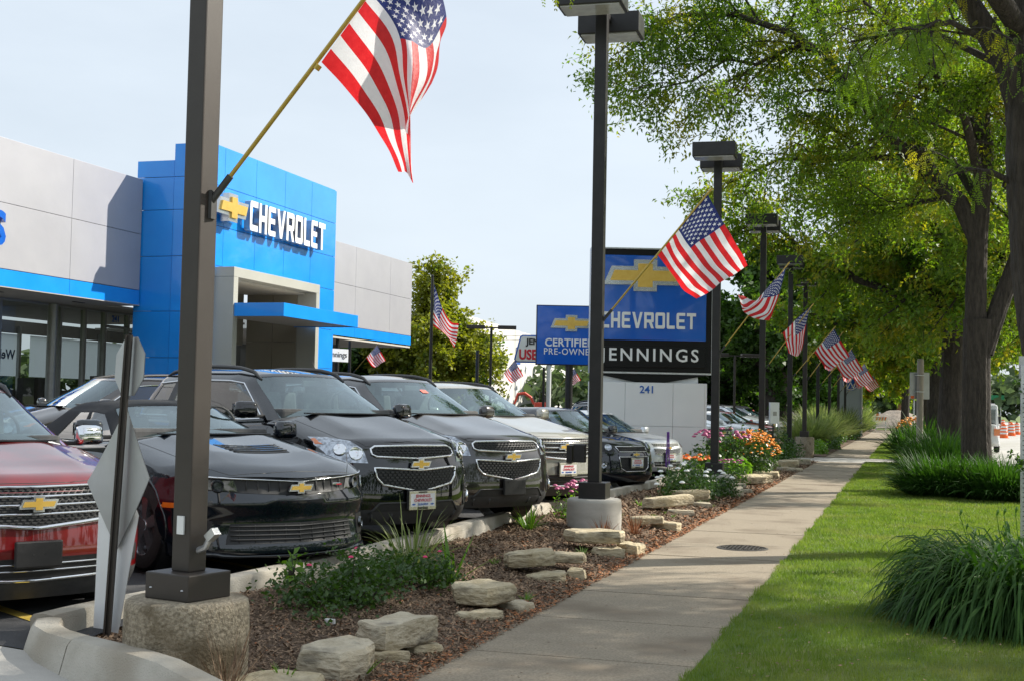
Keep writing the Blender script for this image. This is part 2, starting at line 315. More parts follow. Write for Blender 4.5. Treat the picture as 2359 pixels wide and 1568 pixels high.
def display_word(word, h, length, o, ux, uy, parent, mats, ext=.05, off=0.):
    """the square capital letters; each letter a part"""
    ux, uy = Vector(ux).normalized(), Vector(uy).normalized(); n = ux.cross(uy).normalized(); o = Vector(o)
    gap = .14; tot = sum(GL[c][0] for c in word)+gap*(len(word)-1); sx = length/(tot*h); x = 0
    for ch in word:
        w, loops = GL[ch]; cu = bpy.data.curves.new('letter', 'CURVE'); cu.dimensions = '2D'; cu.fill_mode = 'BOTH'; cu.extrude = ext; cu.bevel_depth = 0
        for lp in loops:
            sp = cu.splines.new('POLY'); sp.points.add(len(lp)-1); sp.use_cyclic_u = True
            for i, (a, b) in enumerate(lp): sp.points[i].co = ((x+a)*h*sx, b*h, 0, 1)
        ob = bpy.data.objects.new('letter', cu); col.objects.link(ob)
        me = bpy.data.meshes.new_from_object(ob.evaluated_get(bpy.context.evaluated_depsgraph_get()))
        col.objects.unlink(ob); bpy.data.objects.remove(ob); me.materials.clear()
        w0 = o+n*(off+ext)
        me.transform(Matrix(((ux.x, uy.x, n.x, w0.x), (ux.y, uy.y, n.y, w0.y), (ux.z, uy.z, n.z, w0.z), (0, 0, 0, 1))))
        me.transform(Matrix.Translation(-Vector(parent.location)))
        for m in mats: me.materials.append(m)
        if len(mats) > 1:
            for p in me.polygons: p.material_index = 0 if p.normal.dot(n) > .9 else 1
        finish('letter', me, parent)
        x += w+gap

BOW = [(-.5, -.06), (-.40, .13), (-.135, .13), (-.135, .21), (.135, .21), (.135, .13), (.5, .13), (.40, -.10), (.135, -.10), (.135, -.21), (-.135, -.21), (-.135, -.10), (-.5, -.10)]
BOW = [(-.5, -.12), (-.405, .115), (-.14, .115), (-.14, .2), (.14, .2), (.14, .115), (.5, .115), (.405, -.12), (.14, -.12), (.14, -.2), (-.14, -.2), (-.14, -.12)]
def bowtie(o, ux, uy, w, th, parent, world=True, rim='emblemside', h=1.0):
    """slanted cross emblem: silver body with raised gold face"""
    a = MB(); a.prism([(x*w, y*w*h) for x, y in BOW], o, ux, uy, th)
    e = a.build('emblem', M[rim], parent, world=world)
    n = Vector(ux).cross(Vector(uy)).normalized(); b = MB()
    k = .052
    inner = []
    for i, (x, y) in enumerate(BOW):
        P0, P1, P2 = Vector(BOW[i-1]), Vector((x, y)), Vector(BOW[(i+1) % 12])
        n1 = Vector(((P1-P0).y, -(P1-P0).x)).normalized(); n2 = Vector(((P2-P1).y, -(P2-P1).x)).normalized()
        d = (n1+n2)/(1+n1.dot(n2)); inner.append(((x+d.x*k)*w, (y+d.y*k)*w*h))
    b.prism(inner, Vector(o)+n*(th*.7), ux, uy, th*.5)
    b.build('emblem_face', M['gold'], parent, world=world)
    return e

# ---------------------------------------------------------------- ground, lot, path, lawn, road
rng = np.random.default_rng(5)
def sst(a, b, x):
    t = np.clip((x-a)/(b-a), 0, 1); return t*t*(3-2*t)
def lotz(y): return .19-.13*sst(16, 26, np.asarray(y, float))
KERB = [(-2.86, 5.47), (-3.1, 5.62), (-3.35, 5.77), (-3.8, 6.0), (-4.3, 6.23), (-4.66, 6.37), (-4.83, 6.50), (-4.90, 6.72), (-4.91, 7.1), (-4.87, 7.7), (-4.76, 8.6), (-4.68, 9.8), (-4.63, 11.2), (-4.65, 14), (-4.69, 18), (-4.72, 21), (-4.76, 24.4), (-4.78, 28), (-4.8, 32), (-4.8, 36), (-4.8, 40.5), (-4.95, 42.2), (-5.5, 43.2)]
KX = np.array([p[0] for p in KERB[7:]]); KY = np.array([p[1] for p in KERB[7:]])
def kerbx(y): return np.interp(y, KY, KX)
def bedz(x, y):
    x = np.asarray(x, float); y = np.asarray(y, float)
    t = np.clip((-2.8-x)/(1.75), 0, 1)
    cut = np.where((y < np.interp(-x, [2.86, 3.1, 3.35, 3.8, 4.3, 4.66, 4.83, 4.9], [5.47, 5.62, 5.77, 6.0, 6.23, 6.37, 6.5, 6.8])+.0) | (x < -4.93), -.45, 0)
    return cut+(lotz(y)+.01)*t**.8*(.9+.1*np.sin(y*1.7))*sst(5.4, 6.2, y+0*x)+.012*np.sin(x*9+y*4)*np.sin(y*7-x*3)*t - .01

def sheet(name, xs, ys, zf, m, **k):
    X, Y = np.meshgrid(xs, ys); Z = zf(X, Y)+0*X
    V = np.stack([X, Y, Z], -1).reshape(-1, 3); nx, ny = len(xs), len(ys)
    i = (np.arange(ny-1)[:, None]*nx+np.arange(nx-1)[None]).ravel()
    F = np.stack([i, i+1, i+nx+1, i+nx], -1)
    return npmesh(name, V, F, m, smooth=True, ang=180, **k)
sheet('ground', np.linspace(-1600, 1600, 9), np.linspace(-400, 2800, 9), lambda x, y: -.34+0*x, M['lawn'], kind='structure')
def lot_f(x, y): return lotz(y)*sst(-2.7, -5.2, -x*-1) if False else np.where(y < 6.6, lotz(y)*sst(2.75, 5.6, -x)+.0, lotz(y))
sheet('parking_lot', np.concatenate([np.linspace(-70, -8, 8), np.linspace(-7, -4.7, 10)]), np.concatenate([np.linspace(6.45, 44, 60), [60, 90, 140, 200]]), lot_f, M['asphalt'], kind='structure')
sheet('driveway', np.linspace(-9, -2.82, 20), np.linspace(-4, 6.447, 20), lambda x, y: lot_f(x, y)-.004, M['slab2'], kind='structure')
sheet('lawn', np.linspace(-1.26, 2.62, 6), np.linspace(-3, 43.1, 40), lambda x, y: .012+0*x, M['lawn'], kind='structure')
sheet('lawn', np.linspace(-1.26, 2.62, 6), np.linspace(46.9, 122, 40), lambda x, y: .012+0*x, M['lawn'], kind='structure')
sheet('road', np.linspace(2.8, 24, 8), np.linspace(-30, 900, 30), lambda x, y: -.12+0*x, M['road'], kind='structure')
MB().box((2.71, 60, -.08), (.17, 190, .2)).build('road_kerb', 'kerb', kind='structure', bevel=.02)
MB().box((-1.5, 45.0, -.045), (8.2, 3.8, .1)).build('driveway', 'slab2', kind='structure')
sheet('planting_bed', np.linspace(-4.95, -2.78, 34), np.concatenate([np.linspace(5.55, 20, 150), np.linspace(20.3, 42.5, 70)]), bedz, M['soil'], kind='structure')
sheet('planting_bed', np.linspace(-6.0, -2.78, 12), np.linspace(47.2, 130, 80), lambda x, y: .02+.12*sst(2.8, 4.2, -x), M['soil'], kind='structure')

path = thing('sidewalk', None, None); path['kind'] = 'structure'
MB().box((-2.02, 60, -.10), (1.60, 128, .10)).build('joint_bed', 'joint', path)
y = 2.2; k = 0
while y < 122:
    L = 1.52; rnd = random.uniform(-.004, .004)
    if not (42.3 < y < 46.6):
        MB().box((-2.02, y+L/2, -.028+rnd), (1.56+random.uniform(-.012, .012), L-.018, .056)).build('slab', 'slab', path, bevel=.009)
    y += L; k += 1
# kerb sections
kerb = thing('kerb', None, None); kerb['kind'] = 'structure'
def kerb_run(pts, zt, drop, name='kerb_section', w=.16, seg=2.9):
    dense = []
    for a, b in zip(pts[:-1], pts[1:]):
        n = max(1, int(math.dist(a, b)/.25))
        for i in range(n): dense.append((a[0]+(b[0]-a[0])*i/n, a[1]+(b[1]-a[1])*i/n))
    dense.append(pts[-1]); P = [Vector((*p, 0)) for p in dense]
    for _ in range(2): P = [P[0]]+[(P[i-1]+P[i]*2+P[i+1])/4 for i in range(1, len(P)-1)]+[P[-1]]
    i = 0
    while i < len(P)-1:
        j = i; acc = 0
        while j < len(P)-1 and acc < seg: acc += (P[j+1]-P[j]).length; j += 1
        vs, fs = [], []; idx = list(range(i, j+1)); K = 7
        for q, ii in enumerate(idx):
            d = (P[min(ii+1, len(P)-1)]-P[max(ii-1, 0)]).normalized(); nn = Vector((d.y, -d.x, 0))
            c = P[ii]+(d*.006 if q == 0 else (-d*.006 if q == len(idx)-1 else d*0)); z = zt(c)+random.uniform(-.003, .003)
            for a, h in ((-w/2-drop*.45, z-drop-.15), (-w/2-.012, z-.035), (-w/2+.012, z-.006), (0, z), (w/2-.012, z-.006), (w/2, z-.03), (w/2+.02, z-.3)):
                vs.append(c+nn*a+Vector((0, 0, h)))
        for q in range(len(idx)-1):
            for a in range(K-1): fs.append((q*K+a, q*K+a+1, (q+1)*K+a+1, (q+1)*K+a))
        fs += [tuple(range(K)), tuple(range((len(idx)-1)*K+K-1, (len(idx)-1)*K-1, -1))]
        MB().add(vs, fs).build(name, 'kerb', kerb, smooth=True)
        i = j
kerb_run(KERB[:8], lambda c: .30-.08*max(0, min(1, (c.x+3.6)/.7)), .26, seg=1.5)
kerb_run([(p[0]-.05, p[1]) for p in KERB[7:]], lambda c: float(lotz(c.y))+.125, .0)
kerb_run([(-5.6, 47.4), (-5.1, 48.4), (-4.95, 50), (-4.9, 70), (-4.9, 128)], lambda c: .19, 0, seg=6)
# stall lines
for yy in (8.2, 11.1, 13.6, 16.4, 19.5, 23, 26.5):
    a = R(-30); L = 5.2; c, s = math.cos(a), math.sin(a); x0, y0 = -4.9, yy-1.35
    p = [(x0, y0), (x0, y0+.11), (x0-L*c, y0+.11-L*s), (x0-L*c, y0-L*s)]
    MB().add([(u, v, float(lotz(v))+.004+.0012*abs(u+4.9)) for u, v in p], [(0, 1, 2, 3)]).build('stall_line', 'yellow', kind='structure')
# manhole in the walk
t = thing('manhole_cover', 'round dark iron manhole cover set in the sidewalk', 'manhole cover', (-1.84, 15.46, 0))
MB().lathe([(0, .004), (.27, .004), (.27, .012), (.285, .012), (.30, .006), (.30, -.02)], n=40).build('rim', 'iron', t, smooth=True)
g = MB()
for i in range(-5, 6):
    for j in range(-5, 6):
        if i*i+j*j < 26: g.box((i*.046, j*.046, .009), (.028, .028, .008), rz=.78)
g.build('tread', 'iron', t, kind='stuff')

# blades of lawn, mulch chips, fallen leaves
def scatter(n, xf, y0, y1):
    y = y0*np.exp(rng.random(n)*math.log(y1/y0)); return xf(n, y), y
def blades(name, x, y, z, h, w, m, lean=.5, **k):
    n = len(x); a = rng.random(n)*6.283; l = (rng.random(n)*lean)*h; b = rng.random(n)*6.283
    ca, sa = np.cos(a)*w/2, np.sin(a)*w/2
    V = np.stack([np.stack([x-ca, y-sa, z], -1), np.stack([x+ca, y+sa, z], -1), np.stack([x+np.cos(b)*l, y+np.sin(b)*l, z+h], -1)], 1).reshape(-1, 3)
    return npmesh(name, V, np.arange(3*n).reshape(-1, 3), m, **k)
n = 330000
x, y = scatter(n, lambda n, y: -1.265+.02*np.sin(y*3.1)+.012*np.sin(y*11)+rng.random(n)*3.82, 6.2, 70); ok = (y < 43) | (y > 47); x, y = x[ok], y[ok]
hh = (.028+.025*rng.random(len(x)))*(1+.25*np.sin(x*5+y*2)*np.sin(y*3.1))
blades('grass', x, y, np.zeros(len(x))+.01, hh*np.clip(y/22, 1, 1.5), .005*np.clip(y/9, 1, 4.5), M['blade'], lean=.9, kind='stuff')
n = 85000
x, y = scatter(n, lambda n, y: -2.74-rng.random(n)*(-2.74-np.interp(y, KY, KX, left=-4.2)-.06), 5.6, 43); z = bedz(x, y)+.006
ln, wd = (.005+.020*rng.random(n)**2.5)*np.clip(y/12, .9, 1.8), (.0025+.0045*rng.random(n))*np.clip(y/10, .9, 2); a = rng.random(n)*6.283; tl = rng.normal(0, .35, n)
dx, dy, dz = np.cos(a)*ln, np.sin(a)*ln, tl*ln; ex, ey = -np.sin(a)*wd, np.cos(a)*wd; ez = rng.normal(0, .4, n)*wd; zz = z+np.abs(dz)+.004
V = np.stack([np.stack([x-dx-ex, y-dy-ey, zz-dz-ez], -1), np.stack([x+dx-ex, y+dy-ey, zz+dz-ez], -1), np.stack([x+dx+ex, y+dy+ey, zz+dz+ez], -1), np.stack([x-dx+ex, y-dy+ey, zz-dz+ez], -1)], 1).reshape(-1, 3)
npmesh('mulch_chips', V, np.arange(4*n).reshape(-1, 4), M['chip'], kind='stuff')
n = 5200
def lx(n, y):
    u = rng.random(n)
    return np.where(rng.random(n) < .72, -2.72-np.abs(rng.normal(0, .16, n)), -2.8-u*1.6)
x, y = scatter(n, lx, 5.7, 30); z = np.maximum(bedz(x, y), 0)+.012; s = (.006+.009*rng.random(n))*np.clip(y/10, .9, 1.8)
s = np.where(x > -2.75, s*.8, s); a = rng.random(n)*6.283
V = np.stack([np.stack([x+np.cos(a+q)*s*r, y+np.sin(a+q)*s*r, z+rng.random(n)*s*1.0], -1) for q, r in ((0, 1.3), (1.57, .7), (3.14, 1.3), (4.71, .7))], 1).reshape(-1, 3)
npmesh('fallen_leaves', V, np.arange(4*n).reshape(-1, 4), M['dead'], kind='stuff')
n = 1500
x, y = scatter(n, lambda n, y: np.where(rng.random(n) < .35, -2.7+rng.random(n)*1.4, -1.2+rng.random(n)*3), 6, 40); z = np.where(x < -1.25, .006, .045)
s = (.006+.008*rng.random(n))*np.where(x < -1.25, .7, 1); a = rng.random(n)*6.283
V = np.stack([np.stack([x+np.cos(a+q)*s*r, y+np.sin(a+q)*s*r, z+rng.random(n)*s*.8], -1) for q, r in ((0, 1.5), (1.57, .5), (3.14, 1.5), (4.71, .5))], 1).reshape(-1, 3)
npmesh('fallen_leaves', V, np.arange(4*n).reshape(-1, 4), M['chip'], kind='stuff')

# ---------------------------------------------------------------- dealership building
bl = thing('dealership_building', 'car dealership showroom with bright blue entrance tower and grey panelled walls', 'building', (-19, 30, 0))
def W(name='panel'): return MB()
def panelX(x, y0, y1, z0, z1, m, th=.04, gap=.012, name='wall_panel'):
    MB().box((x-th/2, (y0+y1)/2, (z0+z1)/2), (th, y1-y0-gap, z1-z0-gap)).build(name, m, bl, world=True, bevel=.004)
def panelY(yp, x0, x1, z0, z1, m, th=.04, gap=.012, name='wall_panel'):
    MB().box(((x0+x1)/2, yp+th/2, (z0+z1)/2), (x1-x0-gap, th, z1-z0-gap)).build(name, m, bl, world=True, bevel=.004)
ys = [13.3, 16.6, 19.85, 23.1, 26.35, 29.28]
for a, b in zip(ys[:-1], ys[1:]):
    for z0, z1 in ((4.37, 5.82), (5.82, 7.25)): panelX(-19, a, b, z0, z1, 'panel')
    panelX(-18.995, a, b, 3.98, 4.365, 'blue')
ys2 = [36.86, 39.9, 42.99, 46.26, 48.52]
for a, b in zip(ys2[:-1], ys2[1:]):
    for z0, z1 in ((4.27, 5.73), (5.73, 7.17)): panelX(-19, a, b, z0, z1, 'panel')
    panelX(-18.995, a, b, 3.90, 4.265, 'blue')
for x0, x1 in ((-22.2, -19.05), (-25.4, -22.2)):
    panelY(48.50, x0, x1, 4.27, 5.73, 'panel'); panelY(48.50, x0, x1, 5.73, 7.17, 'panel')
# tower
zs = [0, 1.45, 2.62, 3.80, 5.03, 6.06, 7.10, 8.12]
yt = [29.32, 29.95, 31.66, 33.38, 35.11, 36.85]
for z0, z1 in zip(zs[:-1], zs[1:]):
    for a, b in zip(yt[:-1], yt[1:]):
        if z1 <= 5.04 and a > 29.5 and b < 34.7:
            continue
        aa = 34.4 if (z1 <= 5.04 and a > 33) and False else a
        if z1 <= 5.04 and a > 33 and b < 35.5: aa = 34.62
        panelX(-17, aa, b, z0, z1, 'blue')
    if z1 <= 5.04: panelX(-17, 33.38 if False else 34.48, 35.11, z0, z1, 'blue') if False else None
zs2 = [0, 1.45, 2.65, 3.83, 5.25, 6.45, 7.30, 8.16]
for z0, z1 in zip(zs2[:-1], zs2[1:]):
    panelY(29.30, -18.1, -17.045, z0, z1, 'blue')
    panelY(29.32, -19.2, -18.105, z0, min(z1, 7.74), 'blue') if z0 < 7.7 else None
    for a, b in ((-18.7, -17.045),): MB().box(((a+b)/2, 36.83, (z0+z1)/2), (b-a-.01, .04, z1-z0-.012)).build('wall_panel', 'blue', bl, world=True)
MB().box((-17.55, 33.1, 6.6), (.95, 7.36, 2.9)).box((-18.55, 33.1, 6.35), (1.0, 7.36, 2.6)).box((-17.9, 29.9, 2.5), (1.7, .9, 5.1)).box((-17.9, 35.85, 2.5), (1.7, 1.8, 5.1)).build('tower_core', 'inner', bl, world=True)
# flat roofs and parapet backs
MB().box((-24.6, 21.4, 7.1), (11.1, 15.8, .2)).box((-24.6, 42.8, 7.05), (11.1, 11.3, .15)).build('roof', 'soffit', bl, world=True)
MB().box((-19.3, 21.35, 5.6), (.5, 15.8, 3.1)).box((-19.3, 42.7, 5.55), (.5, 11.5, 3.1)).build('fascia_core', 'inner', bl, world=True)
MB().box((-23.2, 21.35, 3.995), (8.4, 15.9, .06)).box((-22.3, 42.7, 3.83), (6.6, 11.5, .06)).build('soffit', 'soffit', bl, world=True)
sl = MB()
for yy in (21.0, 24.9, 28.0): sl.box((-19.9, yy, 3.955), (.07, .45, .012))
sl.build('soffit_vent', 'dgrey', bl, world=True)
# shopfront
GXL = -21.0
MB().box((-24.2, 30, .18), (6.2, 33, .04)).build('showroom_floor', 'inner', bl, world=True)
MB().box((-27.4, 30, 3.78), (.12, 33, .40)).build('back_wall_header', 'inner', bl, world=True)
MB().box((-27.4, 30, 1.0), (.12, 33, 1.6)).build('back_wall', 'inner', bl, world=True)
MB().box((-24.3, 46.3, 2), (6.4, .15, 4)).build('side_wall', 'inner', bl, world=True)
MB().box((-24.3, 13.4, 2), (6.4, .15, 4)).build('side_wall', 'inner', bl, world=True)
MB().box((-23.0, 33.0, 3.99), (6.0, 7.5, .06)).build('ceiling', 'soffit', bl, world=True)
my = [13.6, 16.0, 18.4, 20.9, 23.4, 25.2, 26.4, 28.75, 29.8, 30.7, 31.8, 33.4, 35.2]
for a, b in zip(my[:-1], my[1:]):
    MB().add([(GXL, a+.05, .25), (GXL, b-.05, .25), (GXL, b-.05, 3.95), (GXL, a+.05, 3.95)], [(0, 1, 2, 3)]).build('window_pane', 'shop', bl, world=True)
for a in my:
    MB().box((GXL, a, 2.08), (.14, .09, 3.72)).build('mullion', 'alu', bl, world=True)
MB().box((GXL, 24.3, 3.93), (.15, 22, .05)).build('window_head', 'alu', bl, world=True)
MB().box((GXL, 24.3, .25), (.15, 22, .12)).build('window_sill', 'alu', bl, world=True)
MB().box((GXL, 31.25, 3.54), (.12, 1.0, .07)).build('transom', 'alu', bl, world=True)
for yy in (22.5, 28.35):
    MB().lathe([(.13, .1), (.13, 3.95)], (-20.9 if yy > 25 else -20.6, yy, 0), 20).build('column', 'alu', bl, world=True, smooth=True)
place_text('241', .24, M['tblue'], (GXL+.02, 31.22, 3.76), (0, 1, 0), (0, 0, 1), bl, 'house_number', ext=.004, bold=.006)
for a, b in ((27, 29.6), (29.7, 32.2), (32.3, 35.25), (35.9, 38.6), (38.7, 39.6), (39.9, 41.2), (41.6, 43.0), (43.2, 45.8)):
    MB().add([(-27.3, a, 2.22), (-27.3, b, 2.22), (-27.3, b, 3.54), (-27.3, a, 3.54)], [(0, 1, 2, 3)]).build('roller_blind', 'blind', bl, world=True)
    MB().box((-27.25, b+.05, 2.7), (.10, .10, 2.2)).build('rear_mullion', 'alu', bl, world=True)
place_text('Welcome', .42, M['dgrey'], (-27.27, 35.1, 2.9), (0, -1, 0), (0, 0, 1), bl, 'window_lettering', ext=.004, bold=.01, align='LEFT', off=-.03)
sh = MB()
for yy, w, h in ((31.5, 1.5, 1.5), (33.7, .6, 1.95), (35.1, 1.2, 1.6), (37.2, .3, 2.1), (39.2, 1.2, 1.75)): sh.box((-25.5, yy, h/2+.2), (.6, w, h))
sh.build('desks', 'cabin', bl, world=True, kind='stuff')
# blue S of the wall lettering runs off the picture: the whole word stands on the wall
display = place_text('JENNINGS', 1.02, M['signblue'], (-18.99, 23.89, 5.12), (0, 1, 0), (0, 0, 1), bl, 'wall_lettering', ext=.05, bold=.03, align='RIGHT')
# portal and canopy
px0, px1 = -18.9, -16.4
pf = [((-16.95, 32.03, 4.855), (1.1, 5.06, .25)), ((-16.95, 29.615, 2.36), (1.1, .23, 4.73)), ((-16.95, 34.45, 2.36), (1.1, .22, 4.73))]
for c, d in pf: MB().box(c, d).build('portal_frame', 'portal', bl, world=True, bevel=.006)
for a, b in ((-18.6, -17.75), (-17.75, -16.98)):
    for z0, z1 in ((.2, 3.3), (3.3, 4.72)):
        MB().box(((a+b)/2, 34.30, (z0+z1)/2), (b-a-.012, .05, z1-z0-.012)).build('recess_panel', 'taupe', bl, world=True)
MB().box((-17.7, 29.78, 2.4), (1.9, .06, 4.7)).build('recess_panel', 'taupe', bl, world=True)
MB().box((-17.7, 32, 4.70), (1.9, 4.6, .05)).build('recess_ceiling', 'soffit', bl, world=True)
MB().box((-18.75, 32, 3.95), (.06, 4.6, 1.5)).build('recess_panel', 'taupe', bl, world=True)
for a, b in ((29.9, 31.0), (31.0, 32.1), (32.1, 33.2), (33.2, 34.2)):
    MB().add([(-18.7, a+.05, .25), (-18.7, b-.05, .25), (-18.7, b-.05, 3.15), (-18.7, a+.05, 3.15)], [(0, 1, 2, 3)]).build('door_pane', 'shop', bl, world=True)
    MB().box((-18.7, a, 1.7), (.1, .07, 3.0)).build('door_frame', 'alu', bl, world=True)
MB().box((-15.03, 31.87, 3.89), (.05, 4.62, .34)).build('canopy_fascia', 'blue', bl, world=True, bevel=.004)
MB().box((-16.0, 29.58, 3.89), (1.98, .05, .34)).build('canopy_fascia', 'blue', bl, world=True, bevel=.004)
MB().box((-16.0, 34.16, 3.89), (1.98, .05, .34)).build('canopy_fascia', 'blue', bl, world=True)
MB().box((-16.0, 31.87, 3.86), (1.9, 4.5, .24)).build('canopy', 'soffit', bl, world=True)
# raised letters and emblem on the tower
display_word('CHEVROLET', .80, 4.66, (-16.96, 30.86, 6.10), (0, 1, 0), (0, 0, 1), bl, [M['lit'], M['letside']], ext=.09, off=.05)
bowtie((-16.9, 29.83, 6.53), (0, 1, 0), (0, 0, 1), 1.62, .24, bl, h=1.12)
MB().box((-17.55, 33.1, 8.14), (1.0, 7.4, .03)).build('tower_cap', 'blue', bl, world=True)

# ---------------------------------------------------------------- lamp standards
def lamp(loc, label, base=.335, bh=.42, top=6.15, heads=True, colour='dark', pole=.075, pier='pier2', box=(.24, .2), twist=.06, z=None, group='twin-headed lamp posts along the planting bed', pierm=True, base_z=0.):
    t = thing('lamp_post', label, 'lamp post', (loc[0], loc[1], base_z), R(2), group)
    if pierm: MB().lathe([(0, bh), (base-.03, bh), (base-.008, bh-.012), (base, bh-.045), (base+.004, bh*.5), (base, -.1)], n=40).build('footing', pier, t, smooth=True, ang=60)
    MB().box((0, 0, bh+box[1]/2), (box[0]*1.25, box[0]*1.25, box[1])).build('base_cover', colour, t, bevel=.008)
    MB().box((0, 0, (bh+box[1]+top)/2), (pole*2, pole*2, top-bh-box[1])).build('pole', colour, t, bevel=.008)
    if heads:
        for s in (-1, 1):
            h = MB().box((0, s*.62, top-.05), (.80, .46, .27)).build('lamp_head', colour, t, bevel=.012)
            MB().box((0, s*.62, top-.19), (.72, .40, .02)).build('lens', 'lens', h)
        MB().box((0, 0, top-.02), (.09, .95, .07)).build('arm', colour, t)
    return t
t = lamp((-3.80, 6.43), 'brown square lamp post rising from the rough concrete pier nearest the camera', .337, .34, 6.3, colour='bronze', pole=.066, pier='pier', box=(.26, .145), base_z=.185)
t.rotation_euler[2] = R(-14)
for bx_, by_ in ((-.13, -.163), (.13, -.163), (.163, .11)): MB().lathe([(0, .008), (.007, .006), (.009, 0)], (0, 0, 0), 8).build('cover_screw', 'galv', t).location = (bx_*.9, by_, .40)
MB().box((0, -.07, .86-.12), (.05, .012, .10)).build('inspection_plate', 'white', t)
f = MB().tube([(.06, .0, .60), (.11, .01, .62), (.13, .015, .66)], .018, 8).box((.15, .02, .69), (.07, .05, .045), ry=-.7).build('conduit_fitting', 'galv', t, smooth=True)
MB().box((-.10, .04, .95), (.05, .06, .20)).box((-.10, .04, 1.055), (.06, .07, .015)).build('socket_box', 'white', t, bevel=.004)
t = lamp((-3.70, 15.78), 'dark lamp post on smooth round pier in front of the silver crossover', .337, .43, 6.55, base_z=.06, box=(.27, .2))
MB().box((-.17, -.1, .98), (.14, .12, .22)).box((-.29, -.1, .97), (.07, .15, .22)).build('flood_light', 'dark', t, bevel=.006)
lamp((-3.52, 25.0), 'dark lamp post on low grey pier beside the tall blue pylon sign', .337, .36, 6.5, base_z=.02, box=(.27, .22))
lamp((-3.60, 34.1), 'dark lamp post rising behind the purple and yellow coneflowers', .3, .35, 6.5)
lamp((-3.60, 42.4), 'dark lamp post among dark shrubs just left of the tall concrete footing', .3, .5, 6.4, pierm=False)
lamp((-3.42, 46.3), 'brown lamp post on tall round concrete footing at the driveway edge', .335, .72, 6.2, colour='bronze', pier='pier')
for i, yy in enumerate((56, 64.5, 73, 81, 90, 101, 110, 123)):
    lamp((-3.6, yy), ['thin dark pole rising from the feathery ornamental grass clumps', 'pole second past the driveway, behind pale ornamental grass', 'pole in front of the left edge of the grey pylon', 'pole just right of the grey pylon left edge', 'pole crossing the round emblem on the grey pylon', 'pole at the right edge of the grey pylon', 'pole just past the right edge of the grey pylon', 'last dark pole of the row by the striped barricade'][i], .2, .2, 3.6 if i < 7 else 6.3, heads=(i == 7), pole=.07, pierm=False)

# ---------------------------------------------------------------- flags
def star2(cx, cy, r):
    return [(cx+(r if k % 2 == 0 else r*.385)*math.cos(math.pi/2+k*math.pi/5), cy+(r if k % 2 == 0 else r*.385)*math.sin(math.pi/2+k*math.pi/5)) for k in range(10)]
FA = 1.6   # fly / hoist
def flag_pattern(nu, nv, stars=True):
    pts, edges, faces = [], [], []
    cu, cv = .4*FA/1.0*1.0, 6/13
    pts_u = np.linspace(0, FA, nu)
    V, E, F = [], [], []
    def addp(p): V.append(Vector(p)); return len(V)-1
    for k in range(14):
        ids = [addp((u, k/13)) for u in pts_u]; E.extend(zip(ids[:-1], ids[1:]))
    sub = max(1, nv//13)
    for k in range(13):
        for q in range(1, sub):
            for u in pts_u: addp((u, (k+q/sub)/13))
    cw = .76*1.0*FA/1.9
    ids = [addp((cw, v)) for v in np.linspace(cv, 1, 8*sub)]; E.extend(zip(ids[:-1], ids[1:]))
    sp = []
    if stars:
        for r in range(9):
            n = 6 if r % 2 == 0 else 5
            for c in range(n):
                x = cw*((2*c+1)/12 if n == 6 else (2*c+2)/12); yv = cv+(1-cv)*(r+1)/10
                pl = star2(x, yv, .0308*1.12); sp.append((x, yv))
                ids = [addp(p) for p in pl]; E.extend(zip(ids, ids[1:]+ids[:1]))
    r = delaunay_2d_cdt(V, E, [], 0, 1e-5)
    vv = np.array([(p.x, p.y) for p in r[0]]); ff = np.array([f for f in r[2] if len(f) == 3])
    c = vv[ff].mean(1); mi = (np.floor(c[:, 1]*13).astype(int) % 2)
    can = (c[:, 0] < cw) & (c[:, 1] > cv); mi = np.where(can, 2, mi)
    if stars:
        S = np.array(sp)
        for k in range(len(c)):
            if can[k]:
                d = c[k]-S; j = np.argmin((d**2).sum(1)); x, yv = d[j]
                rr_ = math.hypot(x, yv)
                if rr_ < .036:
                    an = (math.atan2(yv, x)-math.pi/2) % (2*math.pi/5); an = min(an, 2*math.pi/5-an)
                    # inside a five-pointed star
                    R0, r0 = .0345, .0345*.385; a2 = math.pi/5
                    px_, py_ = rr_*math.cos(an), rr_*math.sin(an); bx, by = r0*math.cos(a2), r0*math.sin(a2)
                    if (bx-R0)*(py_-0)-(by-0)*(px_-R0) > -1e-6: mi[k] = 1
    return vv, ff, mi
PAT = flag_pattern(34, 26); PATS = flag_pattern(16, 13)
def bicub(G, s, t):
    """G: rows (v) x cols (u) control points, Catmull-Rom in both"""
    def cr(A, x):
        n = A.shape[0]; x = x*(n-1); i = np.clip(np.floor(x).astype(int), 0, n-2); f = x-i
        g = lambda j: A[np.clip(j, 0, n-1)]
        p1, p2 = g(i), g(i+1); p0 = np.where((i == 0).reshape(-1, *[1]*(A.ndim-1)), 2*p1-p2, g(i-1)); p3 = np.where((i == n-2).reshape(-1, *[1]*(A.ndim-1)), 2*p2-p1, g(i+2))
        f = f.reshape(-1, *[1]*(A.ndim-1))
        return p1+.5*f*(p2-p0+f*(2*p0-5*p1+4*p2-p3+f*(3*(p1-p2)+p3-p0)))
    R1 = cr(np.swapaxes(G, 0, 1), s)          # n x rows x 3
    n, k, _ = R1.shape; x = t*(k-1); i = np.clip(np.floor(x).astype(int), 0, k-2); f = (x-i)[:, None]; r = np.arange(n)
    p1, p2 = R1[r, i], R1[r, i+1]; p0 = np.where((i == 0)[:, None], 2*p1-p2, R1[r, np.maximum(i-1, 0)]); p3 = np.where((i == k-2)[:, None], 2*p2-p1, R1[r, np.minimum(i+2, k-1)])
    return p1+.5*f*(p2-p0+f*(2*p0-5*p1+4*p2-p3+f*(3*(p1-p2)+p3-p0)))
